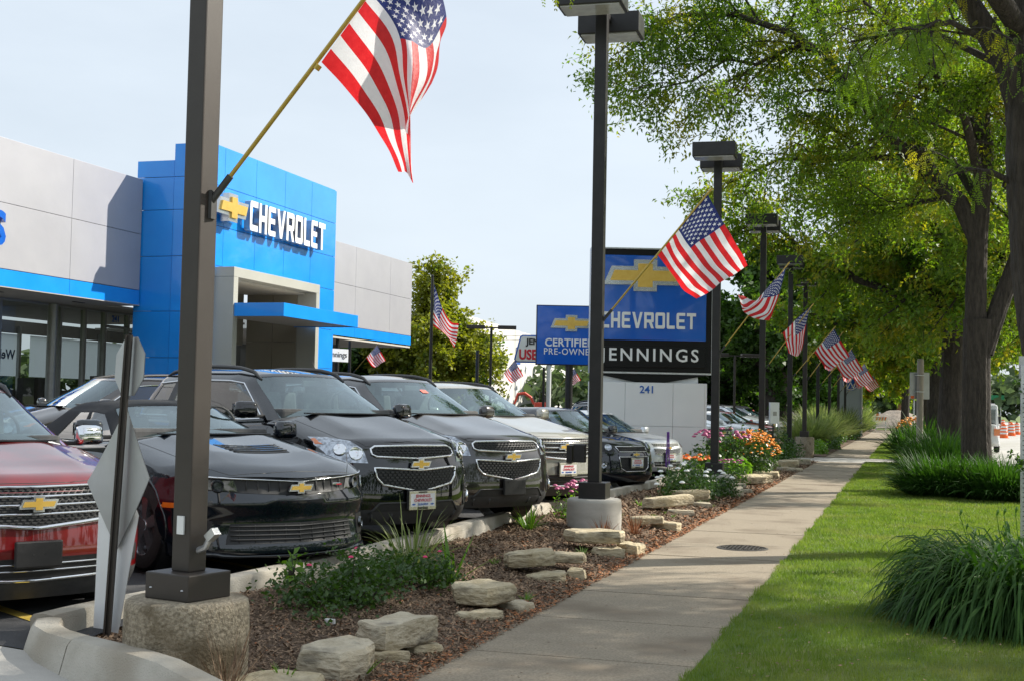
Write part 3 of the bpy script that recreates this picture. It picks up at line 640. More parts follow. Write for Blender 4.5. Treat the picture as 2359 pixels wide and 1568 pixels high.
F1=np.array([[(0.72,0.00,3.47),(0.86,0.12,3.30),(0.99,0.20,3.10),(1.15,0.10,2.87)],[(0.86,0.00,3.65),(1.03,0.05,3.41),(1.13,0.10,3.15),(1.22,0.02,2.85)],[(0.98,0.00,3.80),(1.15,-0.05,3.59),(1.21,0.00,3.30),(1.28,0.00,2.79)],[(1.05,0.00,3.90),(1.23,0.00,3.61),(1.29,-0.12,3.30),(1.33,-0.20,2.97)],[(1.16,0.00,4.04),(1.28,0.12,3.61),(1.30,0.12,3.39),(1.18,0.10,3.12)],[(1.27,0.00,4.17),(1.34,0.25,3.81),(1.27,0.40,3.65),(1.20,0.45,3.44)]])
F2=np.array([[(0.75,0,3.49),(0.91,0.10,3.27),(1.05,0.15,3.07),(1.22,0.10,2.96)],[(0.90,0,3.67),(0.99,0,3.47),(1.23,-0.05,3.19),(1.41,-0.10,3.03)],[(1.02,0,3.83),(1.15,-0.05,3.64),(1.36,0,3.35),(1.54,0.05,3.16)],[(1.19,0,4.03),(1.33,0,3.78),(1.52,0.08,3.47),(1.70,0.10,3.27)],[(1.35,0,4.23),(1.52,0.05,3.92),(1.69,0.05,3.64),(1.85,0,3.35)]])
F3=np.array([[(0.64,0,3.52),(0.52,0.10,3.77),(0.46,-0.10,3.77),(0.44,-0.20,3.79)],[(0.79,0,3.72),(0.76,-0.10,3.66),(0.60,-0.20,3.53),(0.50,-0.25,3.57)],[(0.93,0,3.89),(0.90,-0.10,3.75),(0.77,-0.20,3.57),(0.56,-0.20,3.45)],[(1.12,0,4.12),(1.11,-0.10,3.83),(0.97,-0.15,3.45),(0.73,-0.20,3.34)],[(1.31,0,4.34),(1.21,-0.05,3.88),(1.11,-0.10,3.54),(1.01,-0.10,3.30)]])
F4=np.array([[(0.51,0,3.61),(0.54,0.10,3.50),(0.60,0.15,3.30),(0.66,0.15,3.10)],[(0.69,0,3.78),(0.69,0,3.49),(0.72,0,3.26),(0.76,0.05,3.04)],[(0.85,0,3.96),(0.86,-0.05,3.61),(0.87,-0.10,3.29),(0.85,0,3.01)],[(1.04,0,4.13),(1.00,0.05,3.73),(0.96,0.10,3.39),(0.91,0.10,3.04)],[(1.22,0,4.29),(1.11,0,3.90),(1.06,0,3.55),(1.00,0,3.18)]])
def flag(loc, G, label, pat, cant=0., rot=0., br=2.66, ripple=.012, group='stars and stripes flags on angled gold staffs along the walk'):
    t = thing('flag', label, 'flag', (loc[0], loc[1], 0), R(rot), group)
    vv, ff, mi = pat; s = np.clip(vv[:, 0]/FA, 0, 1); v = np.clip(vv[:, 1], 0, 1)
    P = bicub(G, s, v)
    P[:, 1] += ripple*np.sin(s*13+v*9)*s+ripple*.8*np.sin(v*21-s*6)*s
    P[:, 0] += ripple*.5*np.sin(s*17-v*13)*s
    hb, ht = G[0, 0], G[-1, 0]; d = (ht-hb)/np.linalg.norm(ht-hb)
    npmesh('cloth', P, ff, [M['fred'], M['fwhite'], M['fblue']], mi, parent=t, smooth=True, ang=180)
    b0 = Vector((.07, 0, br)); tip = Vector(ht+d*.05)
    s0 = b0+(tip-b0).normalized()*.13
    MB().tube([s0, tip], .0125, 10).tube([Vector(hb)-Vector(d)*.05, Vector(hb)-Vector(d)*.02], .019, 10).tube([tip, tip+Vector(d)*.05], [.016, .008], 10).build('staff', 'brass', t, smooth=True)
    MB().tube([b0+Vector((0, 0, .0)), s0+(tip-b0).normalized()*.05], .02, 8).box((.075, 0, br-.02), (.02, .05, .16)).build('bracket', 'dgrey', t, smooth=True)
    return t
flag((-3.8, 6.43), F1, 'large stars and stripes flag cut by the top edge, on the nearest brown lamp post', PAT, br=2.72)
flag((-3.7, 15.78), F2, 'stars and stripes flag spread open over the tall blue pylon sign', PAT, br=2.68)
flag((-3.52, 25.0), F3, 'stars and stripes flag blown back across its own staff, right of the blue pylon', PAT, br=2.68)
flag((-3.6, 34.1), F4, 'narrow furled flag hanging against the green crowns, fourth along the walk', PATS, br=2.66)
fl = [(42.4, F2, 'wide flag with rippled fold, fifth along the walk beside the brown lamp post', 0), (46.3, F4, 'flag half hidden behind the wide fifth flag', 0), (56, F2, 'flag flying in front of the grey pylon emblem', 8), (64.5, F4, 'dark canton flag partly behind the one over the grey pylon', 0),
      (73, F2, 'flag just right of the grey pylon sign', 6), (81, F4, 'limp flag overlapping its neighbour right of the grey pylon', 10), (90, F2, 'third flag from the far end of the row', 4), (101, F4, 'second flag from the far end of the row', 0), (110, F2, 'farthest flag, above the striped barricade', 5)]
for yy, G, lb, ro in fl: flag((-3.6 if yy != 46.3 else -3.42, yy), G*np.array([1, 1, 1]), lb, PATS, rot=ro)

# ---------------------------------------------------------------- pylon sign
sc = 32.5/36
def pyl(x, y, z): return (x*sc, y*sc, (z-1.62)*sc+1.62)
A, B = Vector(pyl(-8.35, 34.91, 0)), Vector(pyl(-5.19, 35.93, 0)); A.z = B.z = 0
ux = (B-A).normalized(); uz = Vector((0, 0, 1)); nn = ux.cross(uz)      # nn points to the camera side (-y)
if nn.y > 0: nn = -nn
Wd = (B-A).length
t = thing('pylon_sign', 'tall blue pylon sign with gold emblem over a black name board', 'sign', tuple(A+ux*Wd/2))
def pb(x0, x1, z0, z1, d0, d1, name, m, bevel=0, par=None):
    """box in the plane of the sign; d is the distance towards the camera"""
    c = A+ux*((x0+x1)/2)+uz*((z0+z1)/2)+nn*((d0+d1)/2)
    b = MB(); b.box(c, (abs(x1-x0), abs(d1-d0), z1-z0), rz=math.atan2(ux.y, ux.x))
    return b.build(name, m, par or t, world=True, bevel=bevel)
z = lambda v: (v-1.62)*sc+1.62
pb(0, Wd, z(2.60), z(5.97), -.45, 0, 'cabinet', 'signblack', .015)
pb(-.03, .0, z(2.58), z(6.0), -.46, .02, 'frame_edge', 'galv'); pb(Wd, Wd+.04, z(2.58), z(6.0), -.46, .02, 'frame_edge', 'galv')
pb(-.03, Wd+.04, z(2.55), z(2.60)-.004, -.46, .02, 'frame_edge', 'galv'); pb(-.03, Wd+.04, z(5.97)+.003, z(6.0)+.01, -.46, .02, 'frame_edge', 'galv')
pb(.10, Wd-.14, z(3.46), z(5.80), .003, .05, 'sign_face', 'signblue', .03)
pb(.10, Wd-.14, z(2.72), z(3.28), .003, .04, 'name_board', 'signblack', .02)
cc = A+ux*(Wd*.5)+nn*.05
o_ = A+ux*(Wd*.44)+uz*z(5.24)+nn*.052
bowtie(o_, ux, uz, 2.08, .035, t, h=.95)
display_word('CHEVROLET', .40, Wd-.62, A+ux*.22+uz*(z(3.76)+.02)+nn*.052, ux, uz, t, [M['lit']], ext=.008, off=.0)
place_text('JENNINGS', .44, M['lit'], A+ux*(Wd*.49)+uz*(z(3.0)+.01)+nn*.042, ux, uz, t, 'name_lettering', ext=.01, bold=.006, spacing=1.28)
# black underside tapering to a point, then white pedestal
mid = Wd*.5
MB().prism([(0.05, 0), (Wd*.5, -.27), (Wd-.05, 0)], A+uz*z(2.54)+nn*(-.4), ux, -nn if False else uz, -.0+.36 if False else .36).build('cabinet_underside', 'signblack', t, world=True)
pb(.30, Wd-.30, 0.0, z(2.50)-.02, -.38, -.12, 'pedestal_core', 'pylon')
for a, b in ((-.05, .86), (.866, 2.05), (2.056, Wd-.16)):
    for z0, z1 in ((.15, 1.16), (1.166, z(2.31))):
        pb(a, b, z0, z1, -.10, 0.06, 'pedestal_panel', 'pylon', .006)
pb(Wd-.155, Wd-.10, .15, z(2.31), -.42, .05, 'pedestal_return', 'pylon', .006)
place_text('241', .255, M['tblue'], A+ux*(Wd*.47)+uz*(z(2.12))+nn*.062, ux, uz, t, 'house_number', ext=.006, bold=.004)

def D(x, y, z): return Vector((x, y, z))
def board(name, label, c, w, h, rz, th, face, edge, cat='sign', group=None):
    t = thing(name, label, cat, (c[0], c[1], 0), rz, group)
    MB().box((0, 0, c[2]), (w, th, h)).build('cabinet', edge, t, bevel=.01)
    MB().box((0, -th/2-.012, c[2]), (w-.08, .02, h-.08)).build('sign_face', face, t)
    return t
t = board('sign', 'blue sign with gold emblem for certified cars, behind the near lamp post', (-13.65, 53.2, 4.58), 2.85, 2.50, R(17), .35, 'signblue', 'dark')
bowtie((0.05, -.20, 5.08), (1, 0, 0), (0, 0, 1), 1.75, .03, t, world=False, h=.98)
place_text('CERTIFIED', .46, M['lit'], (0, -.205, 4.27), (1, 0, 0), (0, 0, 1), t, 'lettering', ext=.005, bold=.012, sx=.95, world=False, spacing=1.05)
place_text('PRE-OWNED', .38, M['lit'], (0, -.205, 3.90), (1, 0, 0), (0, 0, 1), t, 'lettering', ext=.005, bold=.003, sx=.92, world=False, spacing=1.12)
MB().tube([(0, 0, .1), (0, 0, 3.4)], .16, 14).build('post', 'dark', t, smooth=True)
t = thing('sign', 'white used-car sign with blue border, mostly behind the certified sign', 'sign', (-20.6, 72.0, 0), R(17))
MB().prism([(-1.0, -.78), (-1.13, -.6), (-.8, .72), (-.65, .8), (1.6, .8), (1.8, -.78)], (0, .05, 4.83), (1, 0, 0), (0, 0, 1), .3).build('cabinet', 'signblue', t)
MB().prism([(-.96, -.7), (-1.03, -.58), (-.73, .66), (-.62, .72), (1.6, .72), (1.72, -.7)], (0, -.26, 4.83), (1, 0, 0), (0, 0, 1), .02).build('sign_face', 'white', t)
place_text('JENNINGS', .48, M['tblack'], (-.42, -.29, 5.2), (1, 0, 0), (0, 0, 1), t, 'lettering', ext=.005, bold=.02, align='LEFT', world=False)
place_text('USED CARS', .78, M['tred'], (-.85, -.29, 4.52), (1, 0, 0), (0, 0, 1), t, 'lettering', ext=.005, bold=.03, align='LEFT', sx=.8, world=False)
MB().tube([(.9, 0, .1), (.9, 0, 4.1)], .14, 12).build('post', 'white', t, smooth=True)
MB().box((.9, 0, 5.85), (.5, .3, .3)).build('top_box', 'dark', t)
# far grey pylon with the round two-letter badge
t = thing('pylon_sign', 'slim grey pylon sign with round blue and white badge, far along the walk', 'sign', (-3.58, 87.9, 0), R(4))
MB().box((0, 0, 2.1), (1.40, .5, 4.2)).build('cabinet', mat('pylon_grey_blue', (.34, .39, .47), .5, c2=(.38, .43, .51), scale=.8), t, bevel=.02)
MB().box((.73, -.1, 2.1), (.06, .5, 4.2)).build('edge_trim', 'pylon', t)
def disc(r0, r1, yy, m, name, z0):
    MB().lathe([(r0, 0), (r1, 0), (r1, .03), (r0, .03)], (0, yy, z0+.1), 32, axis='y').build(name, m, t)
disc(0, .53, -.29, 'signblue', 'badge', 3.42); disc(.44, .50, -.31, 'lit', 'badge_ring', 3.42)
v = MB()
def stroke(m_, pts, w=.05, yy=-.32, z0=3.52, x0=0):
    for a, b in zip(pts[:-1], pts[1:]):
        a, b = Vector(a), Vector(b); d = (b-a); L = d.length; m_.box((x0+(a.x+b.x)/2, yy, z0+(a.y+b.y)/2), (w, .02, L+.02), ry=math.atan2(d.x, d.y))
stroke(v, [(-.17, .42), (0, .06), (.17, .42)]); stroke(v, [(-.36, .28), (-.19, -.38), (0, .02)]); stroke(v, [(0, .02), (.19, -.38), (.36, .28)])
v.build('badge_letters', 'lit', t)
# small white panel sign in the bed
t = thing('sign', 'small white board on a thin black post beyond the yellow flowers', 'sign', (-3.72, 38.6, 0), R(68))
MB().box((0, 0, 1.54), (.55, .05, .62)).build('board', 'white', t); MB().tube([(0, .03, .1), (0, .03, 1.3)], .02, 6).build('post', 'dark', t)
MB().box((0, -.028, 1.52), (.22, .004, .12)).build('print', 'alu', t)
t = thing('sign', 'white hanging board lettered under the far wing of the showroom', 'sign', (-17.8, 38.9, 0), R(65))
MB().box((0, 0, 3.12), (.95, .05, .42)).build('board', 'white', t); place_text('Jennings', .26, M['tblack'], (0.0, -.03, 3.12), (1, 0, 0), (0, 0, 1), t, 'lettering', ext=.002, world=False)
MB().tube([(.6, .05, .1), (.6, .05, 3.6)], .05, 8).build('post', 'dark', t)

# ---------------------------------------------------------------- cars
def interp(x, t): return np.interp(x, [a for a, b in t], [b for a, b in t])
class CarShape:
    def __init__(s, **k): s.__dict__.update(k)
    def ztop(s, x, b):
        z = np.interp(-x, [p[0] for p in s.top], [p[1] for p in s.top])
        cr = np.interp(-x, [0, .3, s.cowl, s.cowl+.3, s.L], [s.crown*1.2, s.crown, s.crown*.8, s.crown*.55, s.crown*.6])
        rid = getattr(s, 'ridge', 0)*np.where(np.abs(b) < .56, np.exp(-((np.abs(b)-.56)/.30)**2), np.exp(-((np.abs(b)-.56)/.07)**2))*np.interp(-x, [.25, .6, s.cowl, s.cowl+.1], [0, 1, .8, 0])
        return z-cr*np.abs(b)**2.6-s.crown*.55*np.abs(b)**12+rid
    def body(s, t, b, c):
        t, b, c = np.broadcast_arrays(*(np.asarray(v, float) for v in (t, b, c)))
        ab = np.abs(b); rf = s.rf*(1-np.sqrt(np.clip(1-ab**s.pf, 0, 1)))+s.bow*b*b+getattr(s, 'vee', 0)*(np.sqrt(ab*ab+.0009)-.03); rr_ = s.rr*(1-np.sqrt(np.clip(1-ab**6, 0, 1)))+.08*b*b
        x = -s.L*t
        for _ in range(5):
            zb = s.zb+.0*t
            z = zb+c*(s.ztop(x, b)-zb)
            xf = -np.interp(z, [p[0] for p in s.front], [p[1] for p in s.front])-rf*np.interp(z, [s.zb, .45, .9, 1.2], [.85, 1, 1.05, 1.1])
            xr = -s.L+np.interp(z, [p[0] for p in s.rear], [p[1] for p in s.rear])+rr_
            x = xf+t*(xr-xf)
        w = s.W/2*np.interp(z, [p[0] for p in s.side], [p[1] for p in s.side])*np.interp(-x, [0, .5, 1.2, s.L-1, s.L], [.965, .99, 1, 1, .95])
        wx = [s.oh, s.oh+s.wb]
        fl = sum(.02*np.exp(-((-x-q)/.42)**2) for q in wx)*np.exp(-((z-.62)/.28)**2)
        return x, b*(w+fl), z
    def gh(s, t, b, c):
        t, b, c = np.broadcast_arrays(*(np.asarray(v, float) for v in (t, b, c)))
        ab = np.abs(b)
        ce = c**.95
        xf = -(s.cowl+(s.wtop-s.cowl)*ce)-.16*b*b-.14*ab**7*(1-.4*c)+.06*np.sin(np.pi*c)
        xr = -(s.rbase+(s.rtop-s.rbase)*ce)+.08*b*b+.12*ab**7
        x = xf+t*(xr-xf)
        zbase = s.ztop(x, b*.0+.9)-.01
        arch = np.interp(-x, [p[0] for p in s.roof], [p[1] for p in s.roof])
        zt = arch-.035*ab**2-.055*ab**9
        zt = np.where(c >= 0, zt, zt)
        z = zbase+c*(zt-zbase)
        w = s.gw0+(s.gw1-s.gw0)*c**1.15-.03*np.clip((c-.88)/.12, 0, 1)**2
        return x, b*w, z
def cube_grid(fn, ts, bs, cs):
    """three-part box grid: returns dict of faces sets with shared vertices"""
    V, idx = [], {}
    nt, nb, nc = len(ts), len(bs), len(cs)
    need = [(i, j, k) for i in range(nt) for j in range(nb) for k in range(nc) if i in (0, nt-1) or j in (0, nb-1) or k in (0, nc-1)]
    A = np.array([(ts[i], bs[j], cs[k]) for i, j, k in need])
    x, y, z = fn(A[:, 0], A[:, 1], A[:, 2]); V = np.stack([x, y, z], -1)
    idx = {n: q for q, n in enumerate(need)}; F = {'front': [], 'rear': [], 'left': [], 'right': [], 'top': [], 'bottom': []}
    for j in range(nb-1):
        for k in range(nc-1):
            F['front'].append(((j, k), (idx[0, j, k], idx[0, j+1, k], idx[0, j+1, k+1], idx[0, j, k+1])))
            F['rear'].append(((j, k), (idx[nt-1, j, k], idx[nt-1, j, k+1], idx[nt-1, j+1, k+1], idx[nt-1, j+1, k])))
    for i in range(nt-1):
        for k in range(nc-1):
            F['left'].append(((i, k), (idx[i, nb-1, k], idx[i+1, nb-1, k], idx[i+1, nb-1, k+1], idx[i, nb-1, k+1])))
            F['right'].append(((i, k), (idx[i, 0, k], idx[i, 0, k+1], idx[i+1, 0, k+1], idx[i+1, 0, k])))
        for j in range(nb-1):
            F['top'].append(((i, j), (idx[i, j, nc-1], idx[i, j+1, nc-1], idx[i+1, j+1, nc-1], idx[i+1, j, nc-1])))
            F['bottom'].append(((i, j), (idx[i, j, 0], idx[i+1, j, 0], idx[i+1, j+1, 0], idx[i, j+1, 0])))
    return V, F, idx

def seedcloud(poly, step):
    xs = [p[0] for p in poly]; ys = [p[1] for p in poly]; out = []
    a = min(xs)+step/2
    while a < max(xs):
        b = min(ys)+step/2
        while b < max(ys):
            if inpoly((a, b), poly): out.append((a, b))
            b += step
        a += step
    return out
def inpoly(p, poly):
    c = False; n = len(poly)
    for i in range(n):
        x1, y1 = poly[i]; x2, y2 = poly[i-1]
        if (y1 > p[1]) != (y2 > p[1]) and p[0] < (x2-x1)*(p[1]-y1)/(y2-y1)+x1: c = not c
    return c
def dens(poly, step, closed=True):
    out = []; n = len(poly)
    for i in range(n if closed else n-1):
        a, b = Vector(poly[i]), Vector(poly[(i+1) % n]); k = max(1, int((b-a).length/step))
        for q in range(k): out.append(tuple(a+(b-a)*q/k))
    if not closed: out.append(tuple(poly[-1]))
    return out
class Drape:
    def __init__(s, bvh): s.b = bvh
    def hit(s, u, v, ax):
        if ax == 'f': o, d = Vector((3, u, v)), Vector((-1, 0, 0))
        elif ax == 'r': o, d = Vector((-12, u, v)), Vector((1, 0, 0))
        elif ax == 't': o, d = Vector((u, v, 4)), Vector((0, 0, -1))
        elif ax == 'R': o, d = Vector((u, -3, v)), Vector((0, 1, 0))
        else: o, d = Vector((u, 3, v)), Vector((0, -1, 0))
        p, n, _, _ = s.b.ray_cast(o, d)
        if p is None: return None, None
        if n.dot(d) > 0: n = -n
        return p, n
    def patch(s, poly, ax, off, name, m, parent, th=.012, step=.05, smooth=True):
        bd = dens(poly, step); ins = seedcloud(poly, step)
        r = delaunay_2d_cdt([Vector(p) for p in bd+ins], [(i, (i+1) % len(bd)) for i in range(len(bd))], [], 1, 1e-5)
        P = []; 
        for v in r[0]:
            p, n = s.hit(v.x, v.y, ax)
            P.append((p, n))
        good = [q for q in P if q[0] is not None]
        if not good: return None
        vs = []; last = good[0]
        for p, n in P:
            if p is None: p, n = last
            last = (p, n); vs.append(p+n*off)
        k = len(vs); fs = [tuple(f) for f in r[2]]
        cnt = {}
        for f in fs:
            for a, b in zip(f, f[1:]+f[:1]): cnt[(a, b)] = 1
        low = [v-(P[i][1] or Vector((1, 0, 0)))*(off+th) for i, v in enumerate(vs)]
        sides = [(a, a+k, b+k, b) for (a, b) in cnt if (b, a) not in cnt]
        return MB().add(vs+low, fs+sides).build(name, m, parent, smooth=smooth, ang=35)
    def band(s, pts, ax, rad, name, m, parent, off=.0, closed=False, step=.04, n=6, flat=1.0):
        q = dens(pts, step, closed)
        if closed: q.append(q[0])
        P = []
        for a in q:
            p, nn_ = s.hit(a[0], a[1], ax)
            if p is not None: P.append(p+nn_*off)
        if len(P) < 2: return None
        return MB().tube(P, rad, n).build(name, m, parent, smooth=True, ang=180)

def wheel(parent, x, y, r, side, rim='alloy', w=.22, spokes=5):
    wq = MB(); s = side
    wq.lathe([(r*.68, -w*.5), (r*.9, -w*.5), (r*.975, -w*.44), (r, -w*.3), (r, w*.3), (r*.975, w*.44), (r*.9, w*.5), (r*.68, w*.5)], (0, 0, 0), 36, axis='y')
    o = wq.build('wheel', 'rubber', parent, smooth=True); o.location = (x, y, r)
    b = MB(); yo = s*w*.40
    b.lathe([(r*.70, s*w*.48), (r*.66, s*w*.46), (r*.63, s*w*.1), (r*.60, 0)], n=36, axis='y')
    b.lathe([(0, yo), (r*.12, yo), (r*.14, yo-s*.02)], n=18, axis='y')
    for k in range(spokes):
        a = 2*math.pi*k/spokes+.3
        for da, ww in ((0, .26),):
            c, sn = math.cos(a), math.sin(a); t_ = Vector((-sn, 0, c)); r_ = Vector((c, 0, sn))
            p = [r_*r*.10+t_*r*.09, r_*r*.10-t_*r*.09, r_*r*.66-t_*r*.15, r_*r*.66+t_*r*.15]
            vs = [q+Vector((0, yo-s*.006, 0)) for q in p]+[q+Vector((0, yo-s*.05, 0)) for q in p]
            b.add(vs, [(0, 1, 2, 3), (0, 4, 5, 1), (1, 5, 6, 2), (2, 6, 7, 3), (3, 7, 4, 0)])
    b.build('rim', rim, o, smooth=True, ang=30)
    MB().lathe([(0, -s*w*.1), (r*.64, -s*w*.1)], n=24, axis='y').build('brake_backing', 'black', o)
    return o

def plate(t, c, kind, ang=0):
    """front plate: kind 'dealer' (lettered, framed) or 'bracket' (bare black holder)"""
    x, z = c
    if kind == 'bracket':
        o = MB().box((x+.012, 0, z), (.035, .335, .185)).build('plate_bracket', 'black', t, bevel=.012)
        for y in (-.115, -.04, .04, .115): MB().lathe([(0, x+.0302), (.009, x+.0302), (.009, x+.02)], (0, y, z+(.06 if abs(y) > .1 else 0)), 8, axis='x').build('bolt_hole', 'rubber', o)
        return
    MB().box((x+.004, 0, z+.01), (.02, .36, .19)).build('plate_bracket', 'black', t, bevel=.006)
    o = MB().box((x+.022, 0, z), (.012, .335, .185)).build('plate_frame', mat('frame_champagne', (.55, .52, .42), .25, .7, c2=(.6, .57, .47), scale=5) if 'fc' not in M else M['fc'], t, bevel=.008)
    MB().box((x+.0285, 0, z+.004), (.004, .300, .125)).build('plate', 'plate', o)
    X, Z = Vector((0, 1, 0)), Vector((0, 0, 1)); tk = dict(world=False, ext=.0008)
    place_text('JENNINGS', .040, M['tred'], (x+.0315, 0, z+.040), X, Z, o, 'lettering', bold=.0006, **tk)
    place_text('CHEVROLET', .040, M['tred'], (x+.0315, 0, z+.003), X, Z, o, 'lettering', bold=.0006, **tk)
    place_text('GLENVIEW', .026, M['tblue'], (x+.0315, 0, z-.036), X, Z, o, 'lettering', bold=.0008, **tk)
    place_text('JENNINGS', .028, M['tblack'], (x+.0295, 0, z-.076), X, Z, o, 'lettering', bold=.001, **tk)
    place_text('GLENVIEW', .022, M['tblack'], (x+.0295, 0, z+.080), X, Z, o, 'lettering', bold=.0006, **tk)
    for s in (-1, 1):
        MB().prism([(a*.045, b*.045) for a, b in BOW], (x+.031, s*.115, z-.036), (0, 1, 0), (0, 0, 1), .001).build('small_emblem', 'tblue', o)
M['fc'] = mat('frame_champagne', (.55, .52, .42), .25, .7, c2=(.6, .57, .47), scale=5)

TS = np.linspace(0, 1, 84); TS = np.unique(np.concatenate([np.linspace(0, .06, 8), np.linspace(.06, .94, 76), np.linspace(.94, 1, 8)]))
BS = np.array([-1, -.985, -.96, -.92, -.87, -.8, -.72, -.62, -.55, -.5, -.44, -.34, -.22, -.11, 0]); BS = np.concatenate([BS, -BS[:-1][::-1]])
CS = np.array([0, .05, .12, .2, .28, .36, .44, .52, .60, .68, .76, .83, .89, .94, .975, 1])

def make_car(name, label, cat, loc, head, S, pm, model, group=None, roofm=None, detail=2, pk='dealer', glassm=None, rails=True, sticker=None):
    t = thing(name, label, cat, loc, R(head), group)
    V, F, _ = cube_grid(S.body, TS, BS, CS)
    # wheel openings: drop faces inside, pull the rim of the hole onto a circle
    wx = [-S.oh, -S.oh-S.wb]; ra = S.wr+.055; keep, mi = [], []
    sidev = set()
    for side in ('left', 'right'):
        for _, f in F[side]: sidev.update(f)
    sv = np.array(sorted(sidev)); inside = np.zeros(len(V), bool)
    for cx in wx:
        d = np.hypot(V[:, 0]-cx, V[:, 2]-S.wr); inside |= (d < ra)
    for nm, fl in F.items():
        for key, f in fl:
            if nm in ('left', 'right') and all(inside[q] for q in f): continue
            if nm == 'bottom':
                cen = V[list(f)].mean(0)
                if any(abs(cen[0]-cx) < ra and abs(cen[1]) > S.W/2-.36 for cx in wx): continue
            keep.append(f)
            cen = V[list(f)].mean(0); m = 0
            if nm == 'bottom': m = 1
            elif nm == 'top' and -S.rbase+.15 < cen[0] < -S.cowl-.02 and abs(cen[1]) < S.gw0-.05: m = 2
            elif nm != 'top' and cen[2] < S.cladz: m = 1
            mi.append(m)
    V2 = V.copy()
    for cx in wx:
        for q in sv:
            dx, dz = V[q, 0]-cx, V[q, 2]-S.wr; d = math.hypot(dx, dz)
            if ra-.075 < d < ra and V[q, 2] > S.zb+.01 and d > 0:
                V2[q, 0] = cx+dx/d*ra; V2[q, 2] = S.wr+dz/d*ra
    # greenhouse
    GT = np.unique(np.concatenate([[0, .012, .03], np.linspace(.05, .95, 31), [.97, 1]])); GB = np.array([-1, -.95, -.9, -.8, -.66, -.5, -.33, -.16, 0]); GB = np.concatenate([GB, -GB[:-1][::-1]])
    GC = np.array([0, .05, .14, .26, .4, .54, .68, .80, .89, .95, 1.0])
    GV, GF, gidx = cube_grid(S.gh, GT, GB, GC); n0 = len(V2); wins = {'windscreen': [], 'rear_window': []}; sidew = {('right', i): [] for i in range(len(S.win))}; sidew.update({('left', i): [] for i in range(len(S.win))})
    top = [p for p in F['top']]
    for nm, fl in GF.items():
        if nm == 'bottom': continue
        for key, f in fl:
            a, k = key; g = None
            if nm == 'front' and 1 <= k <= 8 and 2 <= a <= len(GB)-4: g = 'windscreen'
            if nm == 'rear' and 1 <= k <= 7 and 2 <= a <= len(GB)-4: g = 'rear_window'
            if nm in ('left', 'right') and 0 < k <= 7:
                tm = (GT[a]+GT[a+1])/2
                for wi, (w0, w1) in enumerate(S.win):
                    if w0 < tm < w1: g = (nm, wi)
            if g in wins: wins[g].append(f)
            elif g in sidew: sidew[g].append(f)
            else:
                keep.append(tuple(q+n0 for q in f)); mi.append(3 if roofm else (1 if (nm in ('left', 'right') and 0 < k <= 7 and GT[a] > .1 and GT[a] < .9) else 0))
    AV = np.concatenate([V2, GV])
    me = bpy.data.meshes.new('body'); me.from_pydata([tuple(v) for v in AV], [], keep)
    for m_ in (pm, M['dgrey'], M['cabin'], roofm or pm): me.materials.append(m_)
    me.polygons.foreach_set('material_index', mi)
    bm = bmesh.new(); bm.from_mesh(me); bmesh.ops.delete(bm, geom=[v for v in bm.verts if not v.link_faces], context='VERTS')
    if detail > 1:
        es = [e for e in bm.edges if len(e.link_faces) == 2 and e.calc_face_angle(0) > R(62)]
    bm.to_mesh(me); bm.free()
    body = finish('body', me, t, smooth=True, ang=48)
    bm = bmesh.new(); bmv = [bm.verts.new(v) for v in V]
    for nm, fl in F.items():
        for _, f in fl: bm.faces.new([bmv[q] for q in f])
    bm.normal_update(); Dp = Drape(BVHTree.FromBMesh(bm)); bm.free()
    gbv = BVHTree.FromPolygons([Vector(v) for v in GV], [f for fl in GF.values() for _, f in fl]); DG = Drape(gbv)
    def glass_part(nm, fl, m, inset=.006):
        if not fl: return
        ids = sorted({q for f in fl for q in f}); re = {q: i for i, q in enumerate(ids)}; c = GV.mean(0)
        P = GV[ids]; P = P+(c-P)*np.array([.002, .008, .004])
        MB().add(P, [tuple(re[q] for q in f) for f in fl]).build(nm, m, t, smooth=True, ang=180)
    glass_part('windscreen', wins['windscreen'], M['wind']); glass_part('rear_window', wins['rear_window'], M['sideg'])
    for kk, fl in sidew.items(): glass_part('side_window', fl, glassm or M['sideg'])
    # cabin
    if detail:
        zf = float(S.ztop(np.array(-S.cowl-.5), np.array(0.)))
        hh = S.roof[1][1]-zf
        for s in (-1, 1):
            for xx in ((-S.cowl-1.15, -S.cowl-2.0) if S.L > 4.2 and S.kind != 'conv' else (-S.cowl-1.05,)):
                MB().box((xx, s*.38, zf+hh*.18), (.14, .48, hh*.62), ry=-.18).box((xx-.05, s*.38, zf+hh*.62), (.10, .26, hh*.30)).build('seat', 'seat', t, bevel=.03)
        MB().box((-S.cowl-.45, 0, zf+.01), (.45, S.gw0*1.72, .12)).build('dashboard', 'cabin', t, bevel=.03)
        sw = MB(); ring = [Vector((-S.cowl-.62-.05*math.sin(a), .38+.18*math.cos(a), zf+.10+.17*math.sin(a))) for a in np.linspace(0, 6.283, 21)]
        sw.tube(ring, .014, 6, cap=False).build('steering_wheel', 'cabin', t, smooth=True)
        MB().box((-S.wtop+.10, 0, S.roof[1][1]-.16), (.03, .24, .07)).build('interior_mirror', 'cabin', t, bevel=.01)
    # wheels and wells
    for cx in wx:
        for s in (-1, 1):
            wheel(t, cx, s*(S.W/2-.135), S.wr, s, spokes=5)
            MB().lathe([(ra, 0), (ra, .30)], (0, 0, 0), 28, axis='y').build('wheel_well', 'black', t).location = (cx, s*(S.W/2-.03)-(.30 if s > 0 else 0), S.wr)
            arc = [(cx+ra*math.cos(a), S.wr+ra*math.sin(a)) for a in np.linspace(-.25, math.pi+.25, 22)]
            Dp.band(arc, 'R' if s < 0 else 'L', .012, 'arch_lip', M['dgrey'] if S.kind == 'suv' else pm, t, off=.002)
    # seams: hood, doors, sills
    hw = S.W/2*.80
